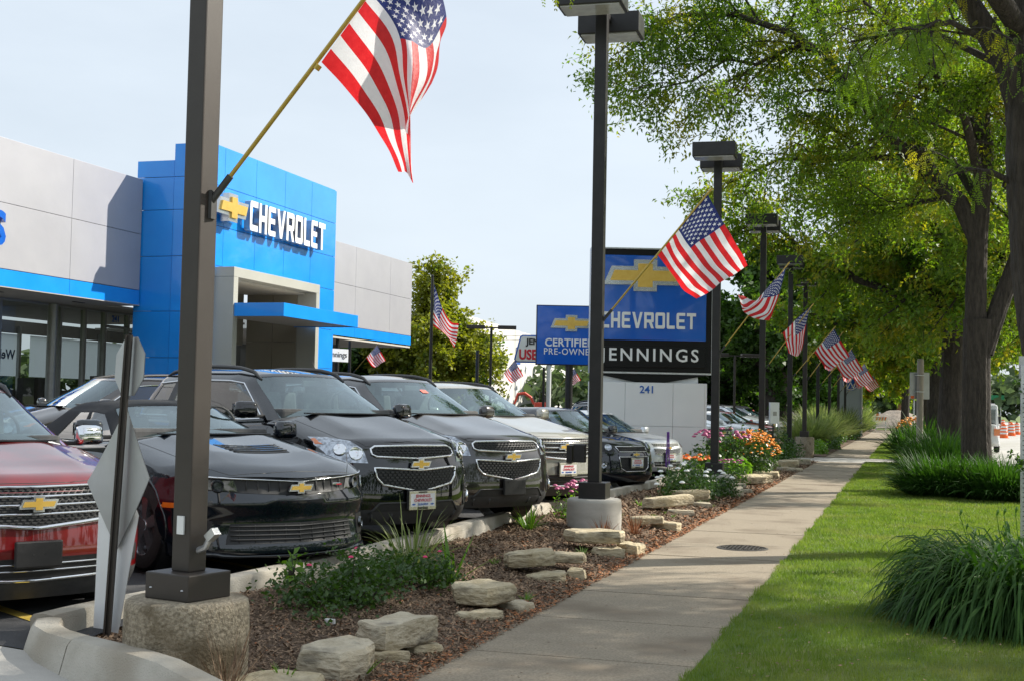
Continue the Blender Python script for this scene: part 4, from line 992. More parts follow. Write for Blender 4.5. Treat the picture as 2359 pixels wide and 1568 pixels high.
    hz = [(-.14, hw*.35), (-.20, hw*.72), (-.42, hw*.93), (-S.cowl+.05, hw*.98)]
    for s in (-1, 1): Dp.band([(x, s*y) for x, y in hz], 't', .0035, 'hood_seam', M['black'], t, off=-.0012)
    Dp.band([(-.14, -hw*.35), (-.115, 0), (-.14, hw*.35)], 't', .0035, 'hood_seam', M['black'], t, off=-.0012)
    for s, ax in ((-1, 'R'), (1, 'L')):
        for xs in (S.doors):
            zt_ = float(S.ztop(np.array(-xs), np.array(.95)))-.06
            Dp.band([(-xs, .30), (-xs, zt_)], ax, .0035, 'door_seam', M['black'], t, off=-.0012)
        for xs in (S.doors[1:]):
            p, n = Dp.hit(-xs+.16, float(S.ztop(np.array(-xs), np.array(.95)))-.17, ax)
            if p: MB().box(p+n*.02, (.17, .03, .028)).build('door_handle', pm if S.kind != 'suv' else M['chrome'], t, bevel=.008)
    # mirrors
    for s in (-1, 1):
        mx_, mz = -S.cowl-.42, float(S.ztop(np.array(-S.cowl-.4), np.array(.95)))+.07
        o = MB().box((mx_, s*(S.gw0+.20), mz+.05), (.13, .25, .165), rz=s*.25, taper=.9).build('mirror', M['chrome'] if model == 'crossover_red' else pm, t, bevel=.05, smooth=True, ang=180)
        MB().box((mx_-.02, s*(S.gw0+.03), mz-.02), (.07, .22, .035)).build('mirror_arm', 'black', o, bevel=.008)
        MB().box((mx_-.066, s*(S.gw0+.21), mz+.05), (.006, .19, .11), rz=s*.25).build('mirror_glass', 'chrome', o)
    # wipers
    if detail:
        for a, b in ((.30, -.42), (-.22, -.70)):
            y0, y1 = -a, -b if False else b
        for y0, y1, zc in ((.62, .02, .11), (0.0, -.60, .10)):
            P = []
            for q in np.linspace(0, 1, 9):
                x_, y_, z_ = S.gh(np.array(0.), np.array((y0+(y1-y0)*q)/S.gw0), np.array(.045+.05*math.sin(q*3.1)))
                P.append(Vector((float(x_)+.018, float(y_), float(z_)+.012)))
            MB().tube(P, .010, 6).build('wiper', 'black', t, smooth=True)
        MB().box((-S.cowl+.0, 0, float(S.ztop(np.array(-S.cowl), np.array(0.)))+.004), (.12, S.gw0*1.35, .012)).build('cowl', 'black', t)
    if sticker:
        b_, c_ = sticker; P = []
        for db, dc in ((-.07, -.04), (.07, -.04), (.07, .04), (-.07, .04)):
            q = S.gh(np.array(0.), np.array(b_+db), np.array(c_+dc)); P.append((float(q[0])+.012, float(q[1]), float(q[2])))
        MB().add(P, [(0, 1, 2, 3)]).build('windscreen_sticker', 'sticker', t)
    q = [S.gh(np.array(0.), np.array(a_), np.array(c_)) for a_, c_ in ((.74, .06), (.86, .06), (.86, .15), (.74, .15))]
    if detail: MB().add([(float(v[0])+.012, float(v[1]), float(v[2])) for v in q], [(0, 1, 2, 3)]).build('windscreen_label', 'plate', t)
    # roof rails, chrome window line, aerial
    if S.kind == 'suv' and rails:
        for s in (-1, 1):
            xa, xb = -S.wtop-.05, -S.rtop+.15; P = []
            for q in np.linspace(0, 1, 15):
                x_ = xa+(xb-xa)*q; p, n = DG.hit(x_, s*(S.gw1-.09), 't'); P.append(p+Vector((0, 0, .058*min(1, math.sin(math.pi*q)**.45)+.004)))
            MB().tube(P, [.010]+[.022]*13+[.010], 8).build('roof_rail', M['dgrey'], t, smooth=True)
    if getattr(S, 'chromeline', False):
        for nm, jb in (('right', 0), ('left', len(GB)-1)):
            w0, w1 = S.win[0][0], S.win[-1][1]; its = [i for i in range(len(GT)) if w0-.02 <= GT[i] <= w1+.02]
            P = [Vector(GV[gidx[i, jb, 8]]) for i in its]; P = [Vector(GV[gidx[its[0], jb, k]]) for k in range(1, 8)]+P
            lowr = [Vector(GV[gidx[i, jb, 1]]) for i in its]
            off = Vector((0, -.004 if nm == 'right' else .004, 0))
            MB().tube([p+off for p in P], .010, 6).build('window_trim', 'chrome', t, smooth=True); MB().tube([p+off for p in lowr], .010, 6).build('window_trim', 'chrome', t, smooth=True)
    if S.kind == 'suv' and detail > 1: MB().tube([(-S.rtop+.3, 0, S.roof[-2][1]+.02), (-S.rtop+.12, 0, S.roof[-2][1]+.24)], [.008, .004], 6).build('aerial', 'black', t)
    # ---------------- front ends
    def sym(poly): return poly+[(-a, b) for a, b in poly[::-1]]
    def both(poly, *a, **k):
        for s in (1, -1): Dp.patch([(s*x, y) for x, y in poly], *a, **k)
    def mesh_fill(poly, dy, dz, w, h, name='grille_mesh', m='dgrey', off=.012):
        b = MB(); z = min(p[1] for p in poly)+dz/2; r = 0
        while z < max(p[1] for p in poly):
            y = -1.0+(dy/2 if r % 2 else 0)
            while y < 1:
                if inpoly((y, z), poly) and inpoly((y+w/2, z), poly) and inpoly((y-w/2, z), poly):
                    p, n = Dp.hit(y, z, 'f')
                    if p: b.box(p+n*off, (.012, w, h), ry=.0)
                y += dy
            z += dz; r += 1
        b.build(name, m, t, kind=None)
    def emb(z, w, lift=.02):
        p, n = Dp.hit(0, z, 'f'); bowtie(p+Vector((lift, 0, 0)), (0, 1, 0), (0, 0, 1), w, .018, t, world=False)
    def pl(z, kind, lift=.015):
        p, n = Dp.hit(0, z, 'f'); q, _ = Dp.hit(0, z+.08, 'f'); r_, _ = Dp.hit(0, z-.08, 'f')
        plate(t, (max(p.x, q.x, r_.x)+lift, z), kind)
    if model == 'equinox':
        up = [(.0, .835), (.46, .855), (.505, .875), (.50, .925), (.45, .948), (.0, .955)]; up = up[::1]+[(-a, b) for a, b in up[::-1] if a > 0]
        lo = [(.0, .76), (.50, .785), (.485, .70), (.42, .63), (.0, .555)]; lo = lo+[(-a, b) for a, b in lo[::-1] if a > 0]
        lo = [(0, .725), (-.50, .75), (-.485, .66), (-.42, .59), (0, .515), (.42, .59), (.485, .66), (.50, .75)]
        Dp.patch(up, 'f', .004, 'grille_upper', M['black'], t); Dp.patch(lo, 'f', .004, 'grille_lower', M['black'], t)
        mesh_fill(up, .05, .022, .034, .011); mesh_fill(lo, .05, .026, .034, .013)
        Dp.band(up, 'f', .013, 'grille_trim', M['chrome'], t, off=.008, closed=True); Dp.band(lo, 'f', .014, 'grille_trim', M['chrome'], t, off=.008, closed=True)
        emb(.785, .25)
        both([(.555, .795), (.575, .93), (.64, 1.0), (.76, 1.03), (.855, 1.03), (.875, .96), (.84, .86), (.72, .80)], 'f', .006, 'headlight', M['headl'], t, step=.035)
        for s in (1, -1):
            for yy, zz, rr_ in ((.645, .885, .062), (.755, .915, .058)):
                p, n = Dp.hit(s*yy, zz, 'f')
                if p: MB().lathe([(0, .004), (rr_*.55, .004), (rr_, .016), (rr_*1.08, .012), (rr_*1.1, 0)], n=20).build('lamp_bowl', 'chrome', t, smooth=True).matrix_local = Matrix.Translation(p+n*.006) @ n.to_track_quat('Z', 'Y').to_matrix().to_4x4()
            Dp.patch([(s*.835, .965), (s*.84, 1.015), (s*.862, 1.01), (s*.868, .965)], 'f', .010, 'indicator', M['amber'], t, step=.03)
            fg = [(s*.70, .36), (s*.66, .42), (s*.70, .56), (s*.83, .58), (s*.84, .40)]
            Dp.patch(fg, 'f', .006, 'fog_recess', M['black'], t, step=.04)
            p, n = Dp.hit(s*.775, .44, 'f')
            MB().lathe([(0, .01), (.045, .01), (.052, .022), (.06, .012), (.06, 0)], n=18).build('fog_lamp', 'chrome', t, smooth=True).matrix_local = Matrix.Translation(p+n*.008) @ n.to_track_quat('Z', 'Y').to_matrix().to_4x4()
            for q in (.50, .53): Dp.band([(s*.72, q), (s*.83, q+.005)], 'f', .007, 'fog_louvre', M['dgrey'], t, off=.012)
        sk = [(-.50, .36), (-.43, .42), (.43, .42), (.50, .36), (.56, .34), (-.56, .34)]
        Dp.patch([(-.52, .335), (-.45, .41), (.45, .41), (.52, .335)], 'f', .004, 'lower_intake', M['black'], t)
        Dp.band([(-.55, .315), (-.45, .415), (.45, .415), (.55, .315)], 'f', .010, 'intake_edge', M['dgrey'], t, off=.004)
        for yy in (-.5, -.3, .3, .5): Dp.band([(yy, .24), (yy*1.05, .31)], 'f', .012, 'skid_rib', M['dgrey'], t, off=.002)
        pl(.435, pk)
    elif model == 'camaro':
        slot = [(-.84, .685), (-.80, .77), (-.40, .75), (0, .735), (.40, .75), (.80, .77), (.84, .685), (.5, .65), (0, .625), (-.5, .65)]
        Dp.patch(slot, 'f', .004, 'front_slot', M['black'], t)
        Dp.band([(-.86, .785), (-.4, .762), (0, .745), (.4, .762), (.86, .785)], 'f', .007, 'hood_edge_trim', M['chrome'], t, off=.008)
        both([(.50, .655), (.53, .75), (.80, .765), (.825, .69)], 'f', .010, 'headlight', M['headd'], t, step=.04)
        for s in (1, -1):
            p, n = Dp.hit(s*.64, .708, 'f')
            MB().lathe([(0, .004), (.03, .004), (.045, .02), (.05, .01), (.05, 0)], n=20).build('lamp_bowl', 'headd', t, smooth=True).matrix_local = Matrix.Translation(p+n*.01) @ n.to_track_quat('Z', 'Y').to_matrix().to_4x4()
            Dp.band([(s*.835, .65), (s*.85, .75)], 'f', .010, 'headlight_edge', M['headl'], t, off=.008)
            Dp.patch([(s*.70, .27), (s*.68, .43), (s*.82, .44), (s*.86, .36), (s*.85, .27)], 'f', .004, 'fog_recess', M['black'], t, step=.04)
            p, n = Dp.hit(s*.76, .36, 'f')
            MB().lathe([(0, .01), (.035, .01), (.042, .02), (.048, .0)], n=16).build('fog_lamp', 'headd', t, smooth=True).matrix_local = Matrix.Translation(p+n*.008) @ n.to_track_quat('Z', 'Y').to_matrix().to_4x4()
        for yy in (-.44, -.35, -.26, -.17, .17, .26, .35, .44): Dp.band([(yy, .66), (yy, .745)], 'f', .005, 'grille_bar', M['dgrey'], t, off=.008)
        lo = [(-.60, .25), (-.56, .41), (.56, .41), (.60, .25)]
        Dp.patch(lo, 'f', .003, 'lower_intake', M['black'], t)
        for z in (.285, .32, .355, .39): Dp.band([(-.56, z), (0, z-.006), (.56, z)], 'f', .007, 'grille_bar', M['dgrey'], t, off=.010)
        for yy in np.linspace(-.5, .5, 9): Dp.band([(yy, .26), (yy, .40)], 'f', .004, 'grille_bar', M['dgrey'], t, off=.006)
        Dp.band([(-.86, .185), (-.5, .165), (0, .16), (.5, .165), (.86, .185)], 'f', .016, 'splitter', pm, t, off=.012)
        emb(.688, .23)
        p, n = Dp.hit(.40, .705, 'f'); MB().box(p+n*.016, (.008, .075, .018)).build('grade_badge', 'chrome', t, bevel=.003); MB().box(p+n*.016+Vector((0, .025, -.004)), (.010, .05, .010)).build('grade_badge', 'tred', t)
        # vent in the hood
        vq = [(-.62, -.25), (-.62, .25), (-.95, .30), (-.95, -.30)]
        Dp.patch(vq, 't', .003, 'hood_vent', M['black'], t)
        for q in (-.68, -.75, -.82, -.89): Dp.band([(q, -.255), (q, .255)], 't', .012, 'vent_louvre', pm, t, off=.004)
        Dp.patch([(-.70, .54), (-.70, .60), (-.95, .60), (-.95, .54)], 'R', .003, 'side_marker', M['amber'], t) if False else Dp.patch([(-.42, .53), (-.42, .57), (-.60, .57), (-.60, .53)], 'R', .003, 'side_marker', M['amber'], t, step=.04)
    elif model in ('crossover', 'crossover_red'):
        g = [(-.62, .99), (-.60, .86), (-.52, .76), (0, .715), (.52, .76), (.60, .86), (.62, .99), (0, 1.0)]
        Dp.patch(g, 'f', .004, 'grille', M['black'], t)
        for z, w in ((.985, .62), (.925, .61), (.865, .59), (.805, .54)): Dp.band([(-w, z), (0, z-.005), (w, z)], 'f', .011, 'grille_bar', M['chrome'], t, off=.012)
        Dp.band([(-.63, .99), (-.61, .86), (-.53, .75), (0, .705), (.53, .75), (.61, .86), (.63, .99)], 'f', .019, 'grille_trim', M['chrome'], t, off=.008)
        mesh_fill(g, .05, .02, .03, .009, off=.008)
        emb(.875, .28, .03)
        both([(.655, .80), (.66, .99), (.78, 1.03), (.89, 1.02), (.935, .93), (.90, .85)], 'f', .006, 'headlight', M['headl'], t)
        for s in (1, -1):
            for yy, zz, rr_ in ((.75, .91, .055), (.85, .92, .045)):
                p, n = Dp.hit(s*yy, zz, 'f')
                MB().lathe([(0, .004), (rr_*.55, .004), (rr_, .016), (rr_*1.1, 0)], n=20).build('lamp_bowl', 'chrome', t, smooth=True).matrix_local = Matrix.Translation(p+n*.006) @ n.to_track_quat('Z', 'Y').to_matrix().to_4x4()
            Dp.patch([(s*.70, .40), (s*.70, .52), (s*.86, .54), (s*.86, .42)], 'f', .004, 'fog_recess', M['black'], t, step=.04)
        Dp.patch([(-.58, .37), (-.60, .50), (.60, .50), (.58, .37)], 'f', .004, 'lower_intake', M['black'], t)
        for z in (.415, .46): Dp.band([(-.57, z), (.57, z)], 'f', .007, 'grille_bar', M['chrome' if model == 'crossover_red' else 'dgrey'], t, off=.010)
        Dp.band([(-.72, .36), (0, .345), (.72, .36)], 'f', .014, 'bumper_trim', M['chrome'], t, off=.006)
        pl(.57 if model == 'crossover' else .53, pk)
    elif model == 'hatch':
        up = [(-.37, .73), (-.40, .82), (.40, .82), (.37, .73)]; lo = [(-.39, .64), (-.36, .44), (-.25, .38), (.25, .38), (.36, .44), (.39, .64)]
        for q, nm in ((up, 'grille_upper'), (lo, 'grille_lower')):
            Dp.patch(q, 'f', .004, nm, M['black'], t); mesh_fill(q, .05, .026, .032, .012); Dp.band(q, 'f', .009, 'grille_trim', M['chrome'], t, off=.008, closed=True)
        emb(.685, .19)
        for s in (1, -1):
            Dp.patch([(s*.44, .74), (s*.46, .88), (s*.80, .93), (s*.82, .80), (s*.6, .72)], 'f', .003, 'lamp_recess', M['black'], t, step=.05)
            for yy, zz, rr_ in ((.54, .80, .066), (.69, .835, .066), (.66, .50, .06)):
                p, n = Dp.hit(s*yy, zz, 'f')
                MB().lathe([(0, .012), (rr_*.5, .006), (rr_*.9, .02), (rr_, .02), (rr_*1.1, 0)], n=22).build('headlight' if zz > .6 else 'fog_lamp', 'headl', t, smooth=True).matrix_local = Matrix.Translation(p+n*.006) @ n.to_track_quat('Z', 'Y').to_matrix().to_4x4()
        pl(.53, pk)
    else:   # sedan and plain cars
        up = [(-.42, .73), (-.44, .79), (.44, .79), (.42, .73), (0, .71)]; lo = [(-.45, .68), (-.40, .56), (0, .50), (.40, .56), (.45, .68), (0, .66)]
        for q, nm in ((up, 'grille_upper'), (lo, 'grille_lower')):
            Dp.patch(q, 'f', .004, nm, M['black'], t); mesh_fill(q, .05, .024, .03, .010, m='chrome' if model == 'sedan' else 'dgrey')
        Dp.band(lo, 'f', .008, 'grille_trim', M['chrome'], t, off=.008, closed=True)
        emb(.695, .17)
        both([(.50, .69), (.52, .78), (.72, .85), (.82, .84), (.80, .74)], 'f', .005, 'headlight', M['headl'], t)
        Dp.patch([(-.42, .30), (-.44, .40), (.44, .40), (.42, .30)], 'f', .004, 'lower_intake', M['black'], t)
        for z in (.35,): Dp.band([(-.42, z), (.42, z)], 'f', .006, 'grille_bar', M['chrome'], t, off=.010)
        for yy in (-.25, -.08, .08, .25): Dp.band([(yy, .31), (yy, .39)], 'f', .006, 'grille_bar', M['chrome'], t, off=.010)
        pl(.49, pk)
    # rear lamps
    for s in (1, -1):
        zt_ = float(S.ztop(np.array(-S.L+.1), np.array(.8)))
        Dp.patch([(s*.60, zt_-.30), (s*.62, zt_-.10), (s*S.W*.44, zt_-.10), (s*S.W*.45, zt_-.30)], 'r', .006, 'tail_light', M['redl'], t, step=.06)
    kids[t.name] = list(t.children)
    return t

SUV = CarShape(kind='suv', L=4.77, W=1.842, zb=.20, oh=.95, wb=2.86, wr=.365, cowl=1.18, crown=.085, ridge=.026, vee=.06, rf=.42, pf=4.6, bow=.06, rr=.3, cladz=.36, gw0=.81, gw1=.625, wtop=2.02, rbase=4.52, rtop=4.25,
    front=[(.20, .10), (.30, .02), (.45, 0), (.75, .02), (.90, .07), (.99, .15), (1.06, .26)], rear=[(.2, .1), (.5, 0), (.8, .02), (1.2, .16)], top=[(0, .985), (.15, 1.01), (.45, 1.075), (1.18, 1.25), (2, 1.21), (4.77, 1.23)],
    side=[(.2, .93), (.35, .98), (.6, 1.0), (.9, .985), (1.05, .955), (1.2, .905)], roof=[(1.9, 1.66), (2.5, 1.725), (3.4, 1.735), (4.2, 1.68), (4.5, 1.62)], win=[(.035, .43), (.46, .74), (.79, .95)], doors=(1.42, 2.52, 3.45), chromeline=True)
XOV = CarShape(**{**SUV.__dict__, 'L': 5.1, 'W': 1.99, 'zb': .21, 'oh': 1.0, 'wb': 3.02, 'wr': .38, 'cowl': 1.22, 'rf': .45, 'gw0': .88, 'gw1': .70, 'wtop': 2.12, 'rbase': 4.9, 'rtop': 4.55, 'crown': .075,
    'front': [(.21, .10), (.32, .03), (.5, 0), (.8, .02), (.95, .06), (1.03, .13), (1.1, .25)], 'top': [(0, 1.03), (.15, 1.06), (.45, 1.11), (1.22, 1.27), (2, 1.22), (5.1, 1.22)], 'roof': [(1.95, 1.68), (2.6, 1.745), (3.6, 1.76), (4.5, 1.70), (4.9, 1.62)], 'doors': (1.5, 2.65, 3.65)})
CONV = CarShape(kind='conv', L=4.84, W=1.918, zb=.14, oh=.95, wb=2.85, wr=.355, cowl=1.45, crown=.085, ridge=.03, vee=.13, rf=.42, pf=4.2, bow=.08, rr=.35, cladz=.10, gw0=.79, gw1=.58, wtop=2.22, rbase=4.0, rtop=3.35,
    front=[(.14, .10), (.19, -.03), (.24, .03), (.42, .05), (.50, .035), (.56, .0), (.62, .01), (.65, .07), (.75, .07), (.77, .03), (.85, .18), (.95, .4)], rear=[(.2, .1), (.5, 0), (.8, .06), (1.0, .12)], top=[(0, .80), (.12, .83), (.5, .92), (1.45, 1.075), (2.2, 1.04), (3.3, 1.04), (4.84, .99)],
    side=[(.14, .93), (.3, .975), (.55, 1.0), (.75, .985), (.9, .945), (1.02, .89)], roof=[(2.1, 1.33), (2.6, 1.375), (3.2, 1.36), (4.0, 1.25)], win=[(.035, .36), (.40, .66)], doors=(1.75, 3.1), chromeline=False)
HATCH = CarShape(kind='car', L=4.04, W=1.735, zb=.18, oh=.83, wb=2.52, wr=.325, cowl=1.05, crown=.10, ridge=.01, rf=.42, pf=4.2, bow=.16, rr=.3, cladz=.16, gw0=.76, gw1=.58, wtop=1.72, rbase=3.85, rtop=3.45,
    front=[(.18, .10), (.28, .0), (.5, 0), (.72, .03), (.84, .12), (.95, .3)], rear=[(.2, .1), (.5, 0), (.8, .02), (1.1, .12)], top=[(0, .85), (.15, .90), (.5, .98), (1.05, 1.06), (2, 1.05), (4.04, 1.08)],
    side=[(.18, .93), (.35, .98), (.6, 1.0), (.85, .97), (1.0, .93), (1.1, .88)], roof=[(1.6, 1.46), (2.2, 1.515), (3, 1.50), (3.6, 1.42), (3.9, 1.36)], win=[(.035, .48), (.52, .84)], doors=(1.25, 2.35, 3.1), chromeline=False)
SEDAN = CarShape(**{**HATCH.__dict__, 'L': 4.6, 'W': 1.8, 'oh': .90, 'wb': 2.685, 'wr': .33, 'cowl': 1.15, 'wtop': 1.98, 'rbase': 4.05, 'rtop': 3.3, 'gw0': .78, 'gw1': .57,
    'front': [(.18, .10), (.28, .0), (.5, 0), (.7, .02), (.80, .10), (.92, .3)], 'top': [(0, .81), (.15, .86), (.5, .93), (1.15, 1.0), (2, 1.0), (3.9, 1.05), (4.6, 1.02)], 'roof': [(1.8, 1.40), (2.5, 1.475), (3.2, 1.44), (3.8, 1.3), (4.0, 1.22)], 'doors': (1.35, 2.45, 3.3), 'win': [(.035, .47), (.51, .84)]})

P_ = dict(red=paint('deep_red_paint', (.15, .0015, .003), .12), navy=paint('blue_black_paint', (.003, .006, .011), 0), black=paint('black_paint', (.0015, .002, .004), 0), brown=paint('graphite_brown_paint', (.014, .011, .010), .2),
    champ=paint('champagne_paint', (.40, .385, .34), .45), sonic=paint('dark_navy_paint', (.002, .004, .010), 0), silver=paint('silver_paint', (.55, .58, .61), .5), white=paint('white_car_paint', (.74, .75, .76), 0), grey=paint('grey_paint', (.12, .125, .14), .5), red2=paint('bright_red_paint', (.42, .012, .015)), ltblue=paint('pale_blue_paint', (.35, .42, .55), .4))
GRP = 'cars parked at an angle along the kerb'
def cz(y): return float(lotz(y))
c_red = make_car('parked_car', 'deep red crossover with chrome-barred grille and bare black plate bracket, cut by the left edge', 'car', (-5.33, 7.16, .12), -31, XOV, P_['red'], 'crossover_red', GRP, pk='bracket')
c_red.scale = (.92, .92, .92)
c_cam = make_car('parked_car', 'low dark blue-grey convertible with black soft top and vented hood', 'car', (-4.66, 9.62, cz(9)+.04), -31, CONV, P_['navy'], 'camaro', GRP, roofm=M['tarp'], sticker=(.05, .66))
c_eq1 = make_car('parked_car', 'black sport utility with white lettered plate, right of the low convertible', 'car', (-4.55, 11.98, cz(12)+.05), -30, SUV, P_['black'], 'equinox', GRP)
c_eq2 = make_car('parked_car', 'graphite brown sport utility with empty plate bracket below its mesh grille', 'car', (-4.35, 14.45, cz(14)+.05), -30, SUV, P_['brown'], 'equinox', GRP, pk='bracket', sticker=(.12, .74))
c_tra = make_car('parked_car', 'champagne silver crossover behind the second lamp post', 'car', (-4.45, 17.3, cz(17)), -31, XOV, P_['champ'], 'crossover', GRP)
c_son = make_car('parked_car', 'small dark navy hatchback with round twin headlights', 'car', (-4.72, 23.4, cz(23.4)), -30, HATCH, P_['sonic'], 'hatch', GRP)
c_cru = make_car('parked_car', 'small silver sedan in front of the white sign pedestal', 'car', (-4.95, 28.2, cz(28)), -30, SEDAN, P_['silver'], 'sedan', GRP)

def car_copy(src, name, label, loc, head, pm, group=None):
    t = src.copy(); col.objects.link(t); t.name = name; t.location = loc; t.rotation_euler = (0, 0, R(head))
    t['label'] = label; t['group'] = group or GRP
    for ch in kids[src.name]:
        if ch.name.split('.')[0] in ('seat', 'steering_wheel', 'wiper', 'hood_seam', 'skid_rib', 'interior_mirror', 'lettering'): continue
        c = ch.copy(); col.objects.link(c); c.parent = t
        if c.name.split('.')[0] in ('body', 'mirror'):
            for sl in c.material_slots:
                if sl.material and (sl.material.name.endswith('_paint') or 'car_paint' in sl.material.name):
                    sl.link = 'OBJECT'; sl.material = pm
        for g in ch.children:
            if g.name.split('.')[0] in ('lettering', 'small_emblem'): continue
            d = g.copy(); col.objects.link(d); d.parent = c
    return t
car_copy(c_eq2, 'parked_car', 'dark sport utility whose nose peeks past the white sign pedestal', (-5.15, 34.2, cz(34)), -30, P_['navy'])
car_copy(c_tra, 'parked_car', 'silver crossover seen just right of the third lamp post', (-5.1, 38.0, cz(38)), -30, P_['silver'])
far = [(c_cru, 'grey sedan with tall side windows beyond the silver crossover', -6.3, 47.5, 'grey', -14), (c_eq2, 'grey sport utility looming over the grey sedan', -7.2, 51.5, 'grey', -14), (c_cru, 'white sedan with sunlit nose behind the little white board', -5.6, 54.5, 'white', -20),
       (c_cru, 'bright red sedan tucked between the white sedan and silver wagon', -5.6, 58, 'red2', -20), (c_tra, 'silver wagon with roof glinting, far in the row', -6.1, 63, 'silver', -16), (c_eq2, 'dark grey sport utility far in the row', -6.0, 68, 'grey', -16), (c_cru, 'white car beside the feathery grass, last in the row', -5.9, 73, 'white', -16),
       (c_son, 'distant silver car on the cross street beyond the barricade', -1.4, 190, 'silver', 10)]
for src, lb, x, y, p, hd in far: car_copy(src, 'parked_car', lb, (x, y, cz(y)), hd, P_[p], 'cars parked farther along the lot' if y < 100 else 'distant street cars')
car_copy(c_eq1, 'parked_car', 'dark brown sport utility with sky-lit windscreen, seen over the black soft top', (-12.6, 15.2, .22), -118, P_['brown'], 'cars parked in the second row')
car_copy(c_tra, 'parked_car', 'pale blue-silver crossover half hidden behind the black sport utility', (-12.6, 20.2, .22), -118, P_['ltblue'], 'cars parked in the second row')
car_copy(c_cru, 'parked_car', 'distant grey car on the road past the barrels', (8.5, 210, -.1), -95, P_['grey'], 'distant street cars')

# ---------------------------------------------------------------- stop sign post and plates seen from behind
t = thing('sign_post', 'leaning bronze post with backs of an octagonal and a diamond sign, by the kerb corner', 'sign post', (-4.66, 6.95, .16))
pa, pb_ = Vector((0, 0, -.1)), Vector((.075, .02, 1.84))
d_ = (pb_-pa)
u = MB()
for px_, w in ((0, .030), (-.018, .012), (.018, .012)):
    pass
rt = Vector((.91, .42, 0)).normalized()
for o_, w, th in ((Vector((0, 0, 0)), .024, .004), (rt*-.015, .006, .024), (rt*.015, .006, .024)):
    v0, v1 = pa+o_, pb_+o_; sd_ = rt*w; fd = Vector((.42, -.91, 0))*th
    vs = [v0-sd_-fd, v0+sd_-fd, v0+sd_+fd, v0-sd_+fd, v1-sd_-fd, v1+sd_-fd, v1+sd_+fd, v1-sd_+fd]
    u.add(vs, [(3, 2, 1, 0), (4, 5, 6, 7), (0, 1, 5, 4), (1, 2, 6, 5), (2, 3, 7, 6), (3, 0, 4, 7)])
u.build('post', 'bronze', t)
def bent_plate(name, poly, c, ang, bend, m, par, lean=0):
    """thin plate folded a little along its vertical centre line"""
    vs, fs = [], []; ca, sa = math.cos(ang), math.sin(ang)
    P = dens(poly, .05); ins = seedcloud(poly, .05)
    r = delaunay_2d_cdt([Vector(p) for p in P+ins], [(i, (i+1) % len(P)) for i in range(len(P))], [], 1, 1e-5)
    for off in (.0, .004):
        for v in r[0]:
            a, b = v.x, v.y; dd = bend(a, b)+off
            vs.append(Vector(c)+Vector((a*ca-dd*sa*-1, a*sa-dd*ca, b))+d_*(b/d_.z)*.0+Vector((d_.x/d_.z*b, 0, 0)))
    k = len(r[0]); fs = [tuple(f) for f in r[2]]+[tuple(q+k for q in f)[::-1] for f in r[2]]
    return MB().add(vs, fs).build(name, m, par, smooth=True, ang=180)
oc = [(.205*math.cos(R(22.5+45*k)), .195*math.sin(R(22.5+45*k))) for k in range(8)]
bent_plate('octagonal_plate', oc, (.055, .075, 1.65), R(-30), lambda a, b: .0, 'signback', t)
dm = [(0, -.44), (.34, .02), (.0, .44), (-.34, -.04)]
bent_plate('diamond_plate', dm, (.02, .08, .96), R(-24), lambda a, b: .10*abs(a)**1.3+.03*math.sin(b*5)*a, 'signback', t)
dl = [(-.19, .36), (-.13, -.36), (.10, -.36), (.19, .36), (.05, .50), (-.1, .34)]
bent_plate('lower_plate', dl, (-.02, .10, .38), R(-18), lambda a, b: .5*a*a-.05*b, 'white', t)

# ---------------------------------------------------------------- stones along the bed
def rock(name, label, c, d, rz, seed, m, group='limestone blocks along the planting bed', tilt=0., up=0.):
    r_ = random.Random(seed); bm = bmesh.new()
    n = r_.randint(6, 8); pts = []
    for k in range(n):
        a = 2*math.pi*(k+r_.uniform(-.22, .22))/n; q = (abs(math.cos(a))**6+abs(math.sin(a))**6)**(-1/6)
        pts.append((d[0]/2*math.cos(a)*q*r_.uniform(.84, 1), d[1]/2*math.sin(a)*q*r_.uniform(.84, 1)))
    d = (d[0]*.92, d[1]*.92, d[2]*.86)
    lv = [(0, .90), (.12, .98), (.5, 1.0), (.86, .98), (1, .92)]; rows = []
    for h, s in lv:
        rows.append([bm.verts.new((x*s*r_.uniform(.97, 1.03), y*s*r_.uniform(.97, 1.03), d[2]*h+(r_.uniform(-.04, .05)*d[2] if h == 1 else 0))) for x, y in pts])
    for a, b in zip(rows[:-1], rows[1:]):
        for k in range(n): bm.faces.new((a[k], a[(k+1) % n], b[(k+1) % n], b[k]))
    bm.faces.new(rows[0][::-1]); bm.faces.new(rows[-1])
    bmesh.ops.triangulate(bm, faces=[f for f in bm.faces if len(f.verts) > 4])
    bmesh.ops.subdivide_edges(bm, edges=bm.edges, cuts=2, use_grid_fill=True)
    from mathutils import noise
    off = Vector((seed*3.1, seed*1.7, 0))
    for v in bm.verts:
        p = v.co*5+off; k = noise.noise(p)*.030+abs(noise.noise(p*2.7))*-.030+noise.noise(p*7)*.006+noise.noise(Vector((v.co.x*1.5, v.co.y*1.5, v.co.z*26))+off)*.007
        dr = Vector((v.co.x, v.co.y, (v.co.z-d[2]/2)*1.2)).normalized(); v.co += dr*k*min(1, d[2]/.14)
    me = bpy.data.meshes.new(name); bm.to_mesh(me); bm.free(); me.materials.append(M[m])
    o = finish(name, me, None, True, label, 'stone', group, None, 0, 32)
    o.location = (c[0], c[1], c[2]); o.rotation_euler = (tilt, up, rz); return o
def bz(x, y): return float(bedz(x, y))
